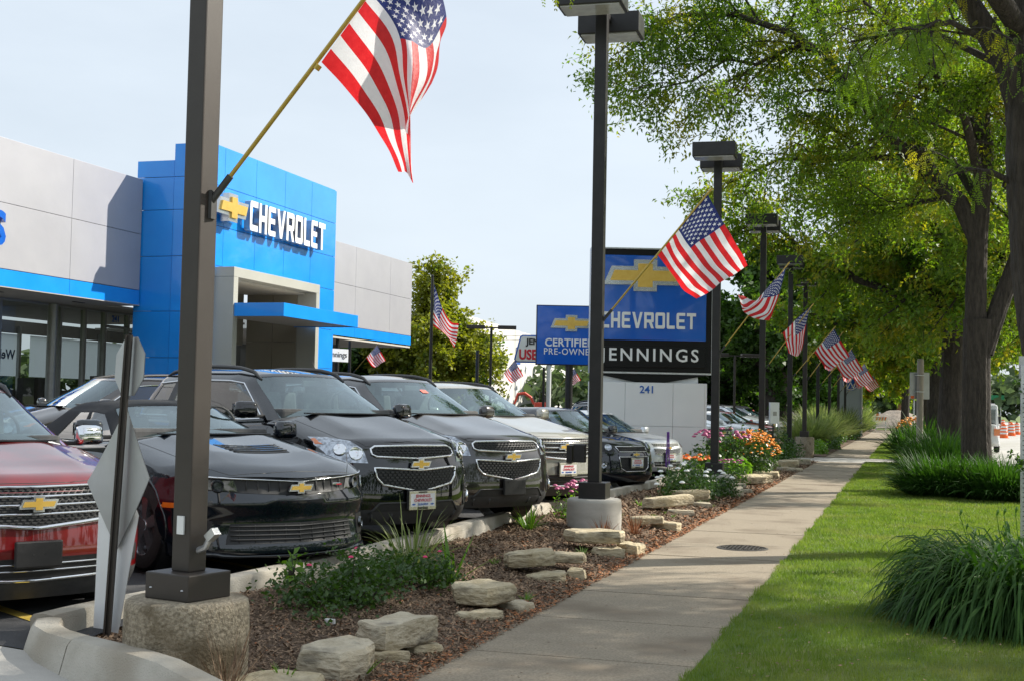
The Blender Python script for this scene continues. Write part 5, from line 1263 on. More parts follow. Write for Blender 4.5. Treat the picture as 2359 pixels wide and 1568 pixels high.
rocks = [
 # x, y, dz, size, rz, mat, label
 (-3.28, 6.45, -.02, (.80, .44, .14), 1.05, 'stone', 'flat tan stone at the bottom edge of the picture beside the curved kerb'),
 (-3.20, 7.08, .0, (.60, .42, .22), 1.0, 'stone2', 'large pale block with a sloping top, second of the nearest stones'),
 (-3.12, 7.86, .085, (.66, .36, .19), 1.30, 'stone2', 'long grey block leaning on smaller stones, nearest the sidewalk'),
 (-3.06, 7.60, -.03, (.26, .22, .13), .4, 'stone', 'small tan stone wedged below the long grey block'),
 (-2.98, 7.98, -.03, (.30, .22, .13), 1.2, 'stone', 'small brown stone under the far end of the long grey block'),
 (-3.17, 9.75, .10, (.58, .46, .16), .9, 'stone', 'rough eroded block with an overhang, lying on two small slabs'),
 (-3.06, 9.35, -.02, (.38, .26, .12), .7, 'stone', 'dark slab under the near end of the rough eroded block'),
 (-2.95, 9.95, -.02, (.28, .24, .12), 1.3, 'stone2', 'thin slab under the far end of the rough eroded block'),
 (-3.35, 11.75, .11, (.50, .44, .16), .6, 'stone', 'boulder with knobbly left face, upper of its pile'),
 (-3.15, 12.25, .13, (.46, .32, .10), .2, 'stone', 'wedge-shaped slab overlapping the knobbly boulder'),
 (-3.13, 11.55, -.02, (.40, .30, .13), 1.0, 'stone', 'yellowish slab at the foot of the knobbly boulder pile'),
 (-2.96, 11.95, -.02, (.22, .22, .15), .3, 'stone', 'small round-edged stone right of the knobbly boulder pile'),
 (-3.28, 14.0, .15, (.74, .62, .15), .3, 'stone', 'broad flat cream slab capping the pile in front of the second lamp post'),
 (-3.06, 13.75, -.01, (.36, .32, .16), .6, 'stone', 'blocky stone supporting the broad cream slab'),
 (-2.92, 14.25, -.01, (.28, .32, .18), 1.2, 'stone', 'right-hand support under the broad cream slab'),
 (-3.27, 16.9, .10, (.56, .42, .12), .5, 'stone', 'tilted pale slab beyond the second lamp post'),
 (-3.02, 17.05, .0, (.28, .40, .17), 1.4, 'stone', 'cube-like stone right of the tilted pale slab'),
 (-3.45, 19.6, .13, (.86, .46, .18), .7, 'stone', 'long rounded block capping the pile near the white roses'),
 (-3.22, 19.3, -.01, (.5, .3, .14), .4, 'stone2', 'grey slab below the long rounded block'),
 (-3.42, 21.6, .12, (.74, .44, .20), .5, 'stone', 'smooth block beside the white roses'),
 (-3.22, 21.2, -.01, (.5, .34, .15), .2, 'stone2', 'dark slab beneath the smooth block by the roses'),
 (-3.32, 25.9, .08, (.62, .42, .13), .3, 'stone2', 'grey slab atop the low wall past the third lamp post'),
 (-3.1, 25.5, .0, (.5, .3, .13), .1, 'stone2', 'grey slab at the bottom of the low wall past the third lamp post'),
 (-3.05, 24.6, .0, (.3, .3, .22), .4, 'stone2', 'rounded grey stone next to the white roses, right side'),
 (-3.35, 28.2, .10, (.9, .7, .20), .5, 'stone', 'big honey-coloured stone below the coneflowers'),
 (-3.1, 29.0, .06, (.5, .5, .22), .9, 'stone', 'honey-coloured stone just behind the big one'),
 (-3.2, 31.2, .05, (.7, .4, .18), .2, 'stone', 'cut block under the yellow flowers'),
 (-3.15, 36.0, .14, (.8, .5, .22), .2, 'stone', 'upper stone of the pile beside the dark shrubs'),
 (-3.05, 35.6, .0, (.8, .5, .16), .1, 'stone2', 'lower stone of the pile beside the dark shrubs'),
 (-3.1, 40.2, .05, (.9, .5, .2), .4, 'stone2', 'pale stone at the corner of the driveway'),
]
for i, (x, y, dz, d, rz, m, lb) in enumerate(rocks):
    rock('stone', lb, (x, y, bz(x, y)+dz*.85-.035), d, rz, i+3, m, tilt=random.uniform(-.07, .07), up=random.uniform(-.08, .06))
rock('crumpled_litter', 'crumpled white paper lying in the mulch below the nearest rose bush', (-3.72, 8.15, bz(-3.72, 8.15)), (.09, .05, .05), .5, 77, 'paper', group=None)['category'] = 'litter'

# ---------------------------------------------------------------- plants
def strap_plant(name, label, cat, loc, r, h, n, w, m, seed, droop=1.0, segs=5, group=None, base=.35, kind_part='leaves', tall=None):
    g = np.random.default_rng(seed); t = thing(name, label, cat, loc, 0, group)
    a = g.random(n)*6.283; rb = np.sqrt(g.random(n))*r*base; L = h*(.75+.6*g.random(n)); el = np.radians(30+52*g.random(n)); az = a+g.normal(0, .5, n)
    p = np.stack([rb*np.cos(a), rb*np.sin(a), 0*a], -1); V, F = [], []
    d = np.stack([np.cos(az)*np.cos(el), np.sin(az)*np.cos(el), np.sin(el)], -1)
    side = np.stack([-np.sin(az), np.cos(az), 0*az], -1)+g.normal(0, .25, (n, 3)); rows = []
    q = p.copy(); st = L[:, None]*(1+.35*(r/h))/segs
    for k in range(segs+1):
        f = k/segs; ww = (w*(1-.12*k) if k < segs else 0.001)*(.55+.9*math.sin(math.pi*min(1, .25+.6*f)))*(1+.0*a)
        ww = w*.5*np.clip(np.sin(math.pi*(.2+.8*f)), .04, 1)*(0.8+.4*g.random(n))
        rows.append(np.stack([q-side*ww[:, None], q+side*ww[:, None]], 1))
        q = q+d*st; d = d-np.array([0, 0, 1])*(droop*.42*(f+.25))*(.7+.6*g.random(n))[:, None]; d /= np.linalg.norm(d, axis=1)[:, None]
        q[:, 2] = np.maximum(q[:, 2], .01)
    V = np.stack(rows, 1)                # n, segs+1, 2, 3
    base_i = (np.arange(n)*(segs+1)*2)[:, None, None]; kk = (np.arange(segs)*2)[None, :, None]
    F = (base_i+kk+np.array([0, 1, 3, 2])[None, None]).reshape(-1, 4)
    npmesh(kind_part, V.reshape(-1, 3), F, m, parent=t, kind='stuff', smooth=True, ang=180)
    return t
G1 = 'daylily clumps along the street side of the lawn'
t = strap_plant('daylily_clump', 'big arching daylily clump nearest the camera, at the right edge', 'daylilies', (1.02, 11.0, 0), 1.0, .58, 5600, .021, M['lily'], 1, group=G1, base=.72, segs=8, droop=2.0)
fb = MB()
for k in range(16):
    x, y = random.uniform(-.7, .5), random.uniform(-.8, .5); z = random.uniform(.62, .86); fb.tube([(x*.7, y*.7, .2), (x, y, z)], .004, 4); fb.tube([(x, y, z), (x+.01, y, z+.03), (x+.012, y, z+.05)], [.004, .012, .003], 6)
fb.build('flower_stalk', 'leafD', t, kind='stuff')
strap_plant('daylily_clump', 'arching daylily clump at the foot of the nearest visible trunk, left part', 'daylilies', (.75, 26.7, 0), 1.0, .40, 2800, .032, M['lily'], 2, group=G1, base=.7)
strap_plant('daylily_clump', 'arching daylily clump at the foot of the nearest visible trunk, right part', 'daylilies', (1.75, 26.2, 0), 1.0, .38, 2600, .032, M['lily'], 3, group=G1, base=.7)
strap_plant('daylily_clump', 'taller daylily clump behind the nearest visible trunk', 'daylilies', (.85, 34.0, 0), 1.0, .6, 1300, .045, M['lily'], 4, group=G1, base=.7)
strap_plant('daylily_clump', 'daylily clump between the first and second visible trunks', 'daylilies', (1.0, 40, 0), .8, .8, 800, .05, M['lily'], 5, group=G1, base=.7)
strap_plant('grass_clump', 'low dark grassy mound beside the weathered post', 'grass clump', (.25, 53, 0), .9, .85, 500, .05, M['lily'], 6, group=G1, base=.8)
strap_plant('grass_clump', 'grassy mound behind the weathered post', 'grass clump', (.9, 60, 0), .9, 1.1, 400, .06, M['lily'], 7, group=G1, base=.8)
GO = 'pale ornamental grasses beyond the driveway'
for i, (x, y, r, h, m) in enumerate([(-3.9, 54, .8, .95, 'reed'), (-3.8, 60, .9, 1.1, 'reed'), (-4.3, 66, 1.0, 1.2, 'reed'), (-3.7, 72, .9, 1.2, 'reed'), (-3.9, 82, 1.1, 1.3, 'leafC'), (-3.6, 100, 1.1, 1.5, 'reed')]):
    strap_plant('ornamental_grass', ['pale feathery grass fountain nearest past the tall concrete footing', 'second pale feathery grass fountain past the driveway', 'pale feathery grass behind the first two fountains', 'pale grass fountain in front of the grey pylon', 'darker grassy mass at the foot of the grey pylon', 'grass tuft by the far end of the walk'][i], 'ornamental grass', (x, y, .1), r, h, 900, .04, M[m], 20+i, droop=.55, group=GO, base=.5)
def bush(name, label, cat, loc, r, h, n, ls, m, seed, flowers=(), group=None, shape=1.0, hollow=.35, stems=10, fl_top=True, ry=None):
    g = np.random.default_rng(seed); t = thing(name, label, cat, loc, 0, group); ry = ry or r
    k = 26; cl = g.normal(0, 1, (k, 3)); cl /= np.linalg.norm(cl, axis=1)[:, None]; cl *= (g.random(k)**.45)[:, None]; cl[:, 2] = np.abs(cl[:, 2])
    C = np.stack([cl[:, 0]*r*.85, cl[:, 1]*ry*.85, .1*h+cl[:, 2]*h*.82], -1)
    ci = g.integers(0, k, n); P = C[ci]+g.normal(0, 1, (n, 3))*np.array([r, ry, h*.8])*.17; P[:, 2] = np.abs(P[:, 2])+.01
    leaves_at(P, ls, M[m], g, t, 'leaves')
    st = MB()
    for j in range(stems):
        c = C[j % k]; st.tube([(c[0]*.15, c[1]*.15, 0), (c[0]*.6, c[1]*.6, c[2]*.55), tuple(c)], [.006+.004*h, .005, .003], 4)
    st.build('stems', 'bark', t, kind='stuff')
    for mm, nf, fs, zl in flowers:
        b = MB()
        for _ in range(nf):
            a = g.random()*6.283; q = math.sqrt(g.random())*.95; x, y = q*math.cos(a)*r, q*math.sin(a)*ry; z = h*(zl+(1-zl)*math.sqrt(max(0, 1-q*q)))*(.9+.18*g.random())
            b.lathe([(0, fs*.55), (fs*.45, fs*.62), (fs*.9, fs*.30), (fs*1.05, .0), (fs*.5, -fs*.2), (0, -fs*.25)], (x, y, z), 7)
        b.build('blossoms', mm, t, kind='stuff', smooth=True)
    return t
def leaves_at(P, ls, m, g, parent, name, tmpl='leaf', up=.3, sub=1.0):
    n = len(P); nr = g.normal(0, 1, (n, 3)); nr[:, 2] = np.abs(nr[:, 2])+up; nr /= np.linalg.norm(nr, axis=1)[:, None]
    d = g.normal(0, 1, (n, 3)); d -= nr*(d*nr).sum(1)[:, None]; d /= np.linalg.norm(d, axis=1)[:, None]; s = np.cross(nr, d)
    L = ls*(.6+.7*g.random(n)); 
    T = np.array([(0, 0, 0), (.5, .32, .10), (1, 0, -.08), (.5, -.32, .10)])
    V = P[:, None]+(d[:, None]*T[None, :, 0:1]+s[:, None]*T[None, :, 1:2]+nr[:, None]*T[None, :, 2:3])*L[:, None, None]
    return npmesh(name, V.reshape(-1, 3), np.arange(4*n).reshape(-1, 4), m, parent=parent, kind='stuff')
bush('rose_bush', 'low dark-leaved rose bush with red blooms in front of the convertible', 'rose bush', (-3.95, 8.95, bz(-3.9, 9)-.02), .55, .42, 3400, .042, 'leafC', 31, [('mag', 4, .020, .6)], ry=.95, stems=22)
bush('rose_bush', 'low rose bush spreading toward the second kerb section, right of the first', 'rose bush', (-3.95, 10.15, bz(-3.9, 10)-.02), .45, .34, 2000, .042, 'leafC', 32, [('mag', 1, .018, .6)], ry=.6, stems=14)
bush('seedling', 'bright yellow-green seedling poking out of the rose bush', 'seedling', (-4.1, 8.3, bz(-4.1, 8.3)+.2), .09, .26, 22, .07, 'leafD', 33)
strap_plant('variegated_grass', 'striped pale grass tuft beside the kerb under the black sport utility', 'grass tuft', (-4.2, 10.9, bz(-4.2, 10.9)), .32, .42, 90, .012, M['reed'], 34, droop=.9)
strap_plant('iris_leaves', 'upright bright green blades right of the rose bush', 'grass tuft', (-3.72, 10.6, bz(-3.7, 10.6)), .06, .40, 12, .022, M['leafD'], 35, droop=.12)
strap_plant('grass_tuft', 'small green tuft against the kerb under the brown sport utility', 'grass tuft', (-4.28, 14.9, bz(-4.3, 14.9)), .18, .24, 70, .014, M['leafD'], 36, droop=.8)
strap_plant('grass_tuft', 'dry brown tuft at the foot of the second lamp post pier', 'grass tuft', (-3.42, 15.1, bz(-3.4, 15.1)), .1, .20, 60, .008, M['dead'], 37, droop=.2)
strap_plant('grass_tuft', 'dry brown twigs right of the second lamp post pier', 'grass tuft', (-3.2, 15.9, bz(-3.2, 15.9)), .14, .2, 60, .008, M['dead'], 38, droop=.3)
strap_plant('grass_tuft', 'dead twigs at the foot of the rough concrete pier nearest the camera', 'grass tuft', (-3.42, 6.22, bz(-3.4, 6.2)+.02), .12, .26, 40, .007, M['chip'], 39, droop=.12)
bush('stonecrop', 'clump of magenta stonecrop behind the second lamp post base', 'flowers', (-4.1, 16.7, bz(-4.1, 16.7)), .38, .48, 420, .05, 'leafD', 40, [('pink', 46, .035, .75)], ry=.5)
bush('white_rose_bush', 'bush with white blooms around the third lamp post pier', 'rose bush', (-3.62, 22.4, bz(-3.6, 22.4)), .55, .62, 3200, .055, 'leafC', 41, [('whitep', 15, .05, .3)], ry=1.3, stems=20)
bush('white_rose_bush', 'leafy shrub hugging the front of the third lamp post pier', 'rose bush', (-3.35, 24.0, bz(-3.4, 24)), .45, .5, 1500, .055, 'leafC', 42, [('whitep', 6, .05, .3)], ry=.5, stems=12)
bush('marigolds', 'orange marigolds at the foot of the white pedestal, left group', 'flowers', (-5.55, 31.2, .12), .55, .36, 420, .07, 'leafD', 43, [('oran', 24, .055, .75)], ry=.5)
bush('marigolds', 'orange marigolds beside the third lamp post, right group', 'flowers', (-4.6, 29.6, .12), .40, .42, 300, .07, 'leafD', 44, [('oran', 16, .06, .8)], ry=.5)
t = thing('blazing_star', 'tall purple flower spike standing in front of the white pedestal', 'flowers', (-4.05, 22.9, bz(-4, 22.9)))
MB().tube([(0, 0, 0), (0, 0, .85)], .01, 5).build('stem', 'leafD', t)
sp = MB(); g_ = random.Random(4)
for k in range(150):
    q = k/150; a = k*2.4; rr_ = .036*(1-q*.6); sp.lathe([(0, .012), (.014, 0), (0, -.012)], (rr_*math.cos(a), rr_*math.sin(a), .52+.62*q), 5)
sp.build('spike', 'purp', t, kind='stuff')
bush('coneflowers', 'tall clump of pink-purple coneflowers left of the yellow flowers', 'flowers', (-4.15, 30.6, .12), .7, 1.0, 1900, .09, 'leafC', 45, [('pink', 44, .055, .72)], ry=.9, stems=24)
bush('black_eyed_susans', 'dense mound of golden daisies beside the walk', 'flowers', (-3.55, 31.8, .1), .72, .98, 2400, .08, 'leafC', 46, [('yel', 330, .036, .2)], ry=1.1, stems=20)
bush('hosta', 'broad bright green leaves under the coneflowers', 'plant', (-3.7, 28.6, .1), .6, .42, 300, .22, 'leafD', 47, ry=.7)
bush('stonecrop', 'dusty pink stonecrop right of the third lamp post pier', 'flowers', (-3.45, 26.6, .1), .4, .5, 700, .05, 'leafC', 48, [('pink', 16, .04, .85)], ry=.5)
bush('dark_shrub', 'dark rounded shrub behind the yellow flowers', 'shrub', (-3.75, 37.2, .1), .75, .85, 1700, .09, 'leafC', 49, ry=1.2)
bush('dark_shrub', 'dark shrub surrounding the fifth lamp post', 'shrub', (-3.6, 41.0, .1), .7, .85, 1500, .09, 'leafC', 50, ry=1.2)
bush('dark_shrub', 'dark evergreen between the coneflowers and silver crossover', 'shrub', (-4.5, 35.5, .1), .6, 1.0, 1200, .09, 'leafC', 51, ry=1.6)
bush('low_juniper', 'low green groundcover right of the tall concrete footing', 'shrub', (-3.25, 50.5, .02), .55, .45, 1500, .1, 'leafD', 52, ry=2.2)
bush('low_juniper', 'low groundcover farther along the walk edge', 'shrub', (-3.15, 60, .02), .55, .6, 1500, .12, 'leafC', 53, ry=6)
bush('low_juniper', 'low groundcover near the end of the walk', 'shrub', (-3.1, 80, .02), .55, .7, 1400, .14, 'leafC', 54, ry=9)
bush('yellow_daisies', 'yellow flowers behind the weathered post on the street side', 'flowers', (.2, 66, 0), .8, 1.3, 1000, .13, 'leafC', 55, [('yel', 60, .09, .5)], ry=2)
for i in range(26):
    x, y = -2.95-random.random()*1.3, 6.6+random.random()*16
    if i == 0: tuft0 = strap_plant('weed', 'small weed sprouting from the mulch', 'weed', (x, y, bz(x, y)), .05, .09, 16, .01, M['leafD'], 60, droop=.5, group='weeds scattered in the mulch', segs=3)
    else:
        c = copy_tree(tuft0); c.location = (x, y, bz(x, y)); c.rotation_euler[2] = i; c.scale = (random.uniform(.5, 1.4),)*3

# shrub sprays reaching in from the right
t = thing('shrub', 'leafy shrub with drooping sprays at the right edge, in front of the steel post', 'shrub', (1.75, 14.6, 0))
g = np.random.default_rng(71); st = MB(); PP, DD = [], []
for tip, c0 in (((-.62, .3, 1.95), 1), ((-.50, .1, 1.72), 1), ((-.72, 0, 1.22), 1), ((-.60, -.2, 1.05), 1), ((-.45, 0, .80), 1), ((-.2, .2, 2.0), 1), ((-.1, 0, 1.4), 1), ((0, .3, 1.75), 1), ((.2, .1, 1.1), 1), ((-.35, 0, 1.45), 1)):
    a, b = Vector((random.uniform(0, .2), 0, .1)), Vector(tip); m_ = a.lerp(b, .6)+Vector((.08, 0, .22)); pts = [a*(1-q)**2+m_*2*q*(1-q)+b*q*q for q in np.linspace(0, 1, 14)]
    st.tube(pts, list(np.linspace(.010, .002, 14)), 5)
    for k in range(5, 14):
        for s in (-1, 1, 0):
            for _ in range(3): PP.append(np.array(pts[k])+g.normal(0, .022, 3))
st.build('stems', 'bark', t)
leaves_at(np.array(PP), .065, M['leafC'], g, t, 'leaves')
t = thing('steel_post', 'perforated galvanised steel post with sign plate at the right edge', 'sign post', (1.18, 14.9, 0))
pm_ = MB(); pm_.box((0, 0, 1.05), (.052, .052, 2.2)).build('post', 'galv', t, bevel=.004)
hs = MB()
for k in range(38): hs.lathe([(0, 0), (.006, 0)], (0, -.0275, .1+k*.05), 8, axis='y')
hs.build('hole', 'rubber', t, kind='stuff')
MB().box((.12, .035, 2.05), (.32, .003, .40)).build('plate', 'signback', t)

# ---------------------------------------------------------------- trees
def grow(limbs, g, dens1=.5, L1=2.3, L2=.8, droop=.25, start=.3, wild=.6, up=.15, twig=.22):
    """limbs: list of (pts, r0, r1); returns wood polylines and twig sample points with directions"""
    wood, tips, tdir = [], [], []
    def poly(p, d, L, n, dr, r0, r1, curl=.25):
        pts = [np.array(p, float)]; d = d/np.linalg.norm(d)
        for k in range(n):
            d = d+g.normal(0, curl, 3)*.5+np.array([0, 0, -dr]); d /= np.linalg.norm(d); pts.append(pts[-1]+d*L/n)
        return np.array(pts)
    for pts, r0, r1, dens_ in limbs:
        pts = np.array(pts, float); seg = np.linalg.norm(np.diff(pts, axis=0), axis=1); cum = np.concatenate([[0], np.cumsum(seg)]); tot = cum[-1]
        wood.append((pts, r0, r1, 8)); s = tot*start
        while s < tot:
            i = min(np.searchsorted(cum, s)-1, len(seg)-1); f = (s-cum[i])/seg[i]; p = pts[i]+(pts[i+1]-pts[i])*f; ld = (pts[i+1]-pts[i])/seg[i]
            for _ in range(dens_):
                d = ld*.55+g.normal(0, wild, 3)+np.array([0, 0, up]); L = L1*(1.15-.55*s/tot)*(.6+.7*g.random()); ra = (r0+(r1-r0)*s/tot)*.42
                c = poly(p, d, L, 6, droop*.30, ra, .01); wood.append((c, min(ra, .07), .010, 5))
                for q in np.arange(.18, 1.001, twig/L):
                    j = min(int(q*6), 5); pp = c[j]+(c[j+1]-c[j])*(q*6-j); dd = (c[j+1]-c[j]); dd /= np.linalg.norm(dd)
                    d2 = dd*.5+g.normal(0, .65, 3); L_ = L2*(.5+.8*g.random()); tw = poly(pp, d2, L_, 4, droop, .01, .004); wood.append((tw, .009, .003, 3))
                    for v in np.linspace(.15, 1, 6):
                        j = min(int(v*4), 3); tips.append(tw[j]+(tw[j+1]-tw[j])*(v*4-j)); tdir.append((tw[j+1]-tw[j])/np.linalg.norm(tw[j+1]-tw[j]))
            s += dens1*(.6+.8*g.random())
    return wood, np.array(tips), np.array(tdir)
def woodmesh(wood, parent, m, name='branches', minr=0):
    Vs, Fs, off = [], [], 0
    for pts, r0, r1, n in wood:
        k = len(pts); d = np.gradient(pts, axis=0); d /= np.linalg.norm(d, axis=1)[:, None]+1e-9
        ref = np.where(np.abs(d[:, 2:3]) > .9, np.array([[1., 0, 0]]), np.array([[0, 0, 1.]])); a = np.cross(d, ref); a /= np.linalg.norm(a, axis=1)[:, None]; b = np.cross(d, a)
        th = np.arange(n)*2*math.pi/n; r = np.linspace(r0, r1, k)[:, None, None]
        V = pts[:, None]+(a[:, None]*np.cos(th)[None, :, None]+b[:, None]*np.sin(th)[None, :, None])*r
        i = (np.arange(k-1)*n)[:, None]; j = np.arange(n)[None]; j2 = (np.arange(n)+1)[None] % n
        Fs.append(np.stack([i+j, i+j2, i+n+j2, i+n+j], -1).reshape(-1, 4)+off); Vs.append(V.reshape(-1, 3)); off += k*n
    return npmesh(name, np.concatenate(Vs), np.concatenate(Fs), m, parent=parent, smooth=True, ang=180, kind='stuff')
def fronds(P, Dr, g, per, L, w, m, parent, name='leaves', tmpl='kite', hang=.5, spread=.1):
    n = len(P)*per; P = np.repeat(P, per, 0)+g.normal(0, spread, (n, 3)); D0 = np.repeat(Dr, per, 0)
    d = D0*.35+g.normal(0, .75, (n, 3))+np.array([0, 0, -hang]); d /= np.linalg.norm(d, axis=1)[:, None]
    nr = g.normal(0, .6, (n, 3))+np.array([0, 0, 1.0]); nr -= d*(nr*d).sum(1)[:, None]; nr /= np.linalg.norm(nr, axis=1)[:, None]+1e-9; s = np.cross(nr, d)
    Ls = L*(.6+.8*g.random(n)); W_ = w*(.7+.6*g.random(n))
    if tmpl == 'kite': T = [(0, 0, 0), (.45, .5, .06), (1, 0, -.12), (.45, -.5, .06)]; F = [(0, 1, 2, 3)]
    else:   # small leaflets in pairs along a curved midrib
        T, F = [], []
        for k in range(6):
            x = .12+k*.155; hw = .5*math.sin(math.pi*(.22+.11*k)); zz = -.3*(x*x); q = len(T)
            T += [(x, .03, zz), (x+.10, hw, zz+.03), (x+.17, hw*.75, zz+.0), (x+.08, .03, zz), (x, -.03, zz), (x+.10, -hw, zz+.03), (x+.17, -hw*.75, zz), (x+.08, -.03, zz)]
            F += [(q, q+1, q+2, q+3), (q+7, q+6, q+5, q+4)]
    T = np.array(T); F = np.array(F)
    V = P[:, None]+d[:, None]*T[None, :, 0:1]*Ls[:, None, None]+s[:, None]*T[None, :, 1:2]*W_[:, None, None]+nr[:, None]*T[None, :, 2:3]*Ls[:, None, None]
    FF = (np.arange(n)*len(T))[:, None, None]+F[None]
    return npmesh(name, V.reshape(-1, 3), FF.reshape(-1, 4), m, parent=parent, kind='stuff')
def trunk_mesh(pts, rs, parent, m='bark', name='trunk', n=26, seed=0):
    """bark-ridged tapered trunk"""
    g = np.random.default_rng(seed); P = [np.array(p, float) for p in pts]; D, Rr = [], []
    for i in range(len(P)-1):
        k = max(2, int(np.linalg.norm(P[i+1]-P[i])/.16))
        for q in range(k): D.append(P[i]+(P[i+1]-P[i])*q/k); Rr.append(rs[i]+(rs[i+1]-rs[i])*q/k)
    D.append(P[-1]); Rr.append(rs[-1]); D = np.array(D); Rr = np.array(Rr)
    for _ in range(3): D[1:-1] = (D[:-2]+2*D[1:-1]+D[2:])/4
    k = len(D); d = np.gradient(D, axis=0); d /= np.linalg.norm(d, axis=1)[:, None]; a = np.cross(d, [0.13, 1, 0]); a /= np.linalg.norm(a, axis=1)[:, None]; b = np.cross(d, a)
    n = n*2; th = np.arange(n)*2*math.pi/n; ph = np.cumsum(g.normal(0, .1, k)); 
    prof = 1+.035*np.sin(th[None]*9+ph[:, None]*2)+.03*np.sin(th[None]*14+1.7*ph[:, None]+1)+.025*g.normal(0, 1, (k, n))*.7+.05*np.sin(th[None]*3+ph[:, None])
    fl = 1+.14*np.exp(-np.linspace(0, 1, k)*16)*(name == 'trunk')
    V = D[:, None]+(a[:, None]*np.cos(th)[None, :, None]+b[:, None]*np.sin(th)[None, :, None])*(Rr*fl)[:, None, None]*prof[..., None]
    i = (np.arange(k-1)*n)[:, None]; j = np.arange(n)[None]; j2 = (np.arange(n)+1)[None] % n
    return npmesh(name, V.reshape(-1, 3), np.stack([i+j, i+j2, i+n+j2, i+n+j], -1).reshape(-1, 4), M[m], parent=parent, smooth=True, ang=180)
def auto_limbs(g, base, hz, rad, top, n, r0, dens_=1):
    out = []
    for k in range(n):
        a = 2*math.pi*(k+g.random()*.5)/n; el = .25+.9*g.random(); p = np.array(base, float)+np.array([0, 0, hz*(g.random()-.5)*.6]); L = rad*(1.0 if el < .7 else .75); pts = [p]
        d = np.array([math.cos(a)*math.cos(el+.35), math.sin(a)*math.cos(el+.35), math.sin(el+.35)])
        for q in range(7):
            d = d+g.normal(0, .17, 3)+np.array([math.cos(a)*.08, math.sin(a)*.08, -.07]); d /= np.linalg.norm(d); pts.append(pts[-1]+d*L*1.2/7)
        pts = np.array(pts); pts[:, 2] = np.minimum(pts[:, 2], top-.3*g.random()); out.append((pts, r0, .03, dens_))
    return out
GT_ = 'honey locust trees along the street edge of the lawn'

# nearest tree: its trunk runs up the right edge of the picture, its crown hangs overhead
g = np.random.default_rng(101)
t = thing('locust_tree', 'tree whose thick trunk runs up the right edge, crown overhead', 'tree', (1.47, 16.8, 0), 0, GT_)
trunk_mesh([(.42, 0, -.1), (.36, 0, 1.3), (.06, 0, 3.1), (-.02, 0, 4.6), (-.1, 0, 6.3), (.1, .1, 9)], [.38, .33, .30, .30, .24, .16], t, seed=1)
L0 = [([(-.02, 0, 4.9), (-.35, -.1, 5.9), (-.95, -.3, 6.9), (-1.9, -.6, 7.9), (-3.2, -1.2, 8.8)], .20, .05, 1), ([(-.1, 0, 6.2), (-1.4, -2.2, 7.4), (-2.6, -4.4, 7.8), (-3.9, -5.8, 6.6), (-4.6, -6.9, 5.62)], .13, .02, 1),
      ([(.0, 0, 5.6), (1.4, -1.6, 7), (2.6, -3.4, 8), (3.6, -5.5, 8.2)], .15, .04, 2), ([(.1, 0, 5), (1.8, .4, 6.5), (3.6, .7, 7.6), (5.5, .6, 8)], .15, .04, 2), ([(.1, .1, 7), (.6, 2, 9), (1.2, 4, 10.5)], .14, .04, 2),
      ([(.1, 0, 7.5), (.6, -1.6, 9.5), (1.2, -3.6, 11)], .12, .04, 2), ([(.1, .1, 8), (2.6, 1.4, 10), (4.6, 2.2, 10.8)], .12, .04, 2), ([(.05, 0, 5.3), (1.2, 2.4, 6.6), (2.4, 4.2, 7)], .12, .04, 2), ([(.05, 0, 5.3), (2.6, -2.4, 7.6), (5.0, -4.6, 8.4)], .12, .04, 3), ([(.05, 0, 5.0), (2.0, -1.0, 6.4), (4.2, -2.2, 7.2), (6.6, -3.0, 7.4)], .12, .04, 5), ([(.05, 0, 5.6), (1.6, -1.8, 7.0), (3.4, -3.6, 7.6), (5.0, -5.6, 7.2)], .12, .04, 4), ([(.05, 0, 5.0), (2.4, -.2, 6.4), (4.6, -1.0, 7.4), (7.4, -1.6, 7.6)], .12, .04, 4)]
wood, tp, td = grow(L0, g, .55, 2.1, .75, .22, .35)
woodmesh(wood, t, M['bark']); sel = np.ones(len(tp), bool)
fronds(tp, td, g, 3, .17, .055, M['leafA'], t, tmpl='pinnate', spread=.07)
wood, tp, td = grow([([(-.02, .0, 4.3), (-.5, -.1, 4.55), (-.9, -.25, 4.6)], .05, .02, 1), ([(-.3, -.1, 6.0), (-1.0, -.9, 6.2), (-1.7, -1.4, 6.0)], .05, .015, 1), ([(-.3, -.1, 5.8), (-1.3, .3, 6.5), (-2.2, .4, 6.4)], .05, .015, 2)], g, .3, .8, .45, .3, .3)
woodmesh(wood, t, M['bark']); fronds(tp, td, g, 3, .17, .055, M['leafA'], t, tmpl='pinnate', spread=.06)

# second tree: forked trunk with the long limb sweeping up to the left
g = np.random.default_rng(102)
t = thing('locust_tree', 'forked tree with the long crooked limb sweeping up and left', 'tree', (1.385, 29.0, 0), 0, GT_)
trunk_mesh([(0, 0, -.1), (0, 0, 1.2), (.0, 0, 2.6), (.02, 0, 3.6)], [.33, .285, .265, .28], t, seed=2)
trunk_mesh([(-.02, 0, 3.0), (-.02, 0, 4.2), (.02, 0, 5.4), (.2, 0, 7.2), (.0, .1, 9.0)], [.22, .205, .19, .15, .10], t, name='stem', seed=3)
trunk_mesh([(.14, 0, 2.9), (.42, .1, 3.8), (.85, .2, 5.0), (1.3, .3, 7)], [.19, .185, .16, .10], t, name='stem', seed=4)
def q2(x, y, dy=0.):   # picture-plane style offsets measured at this tree (metres right of the trunk, metres up)
    return (x, dy, y)
Lm = [q2(.0, 5.3), q2(-.35, 6.1), q2(-.8, 6.5), q2(-1.15, 7.15, -.1), q2(-1.6, 7.3, -.2), q2(-2.1, 7.9, -.4), q2(-2.7, 8.6, -.6), q2(-3.1, 9.2, -.8), q2(-3.9, 9.7, -1), q2(-5.0, 10.1, -1.2), q2(-6.1, 10.1, -1.4), q2(-6.9, 9.7, -1.6)]
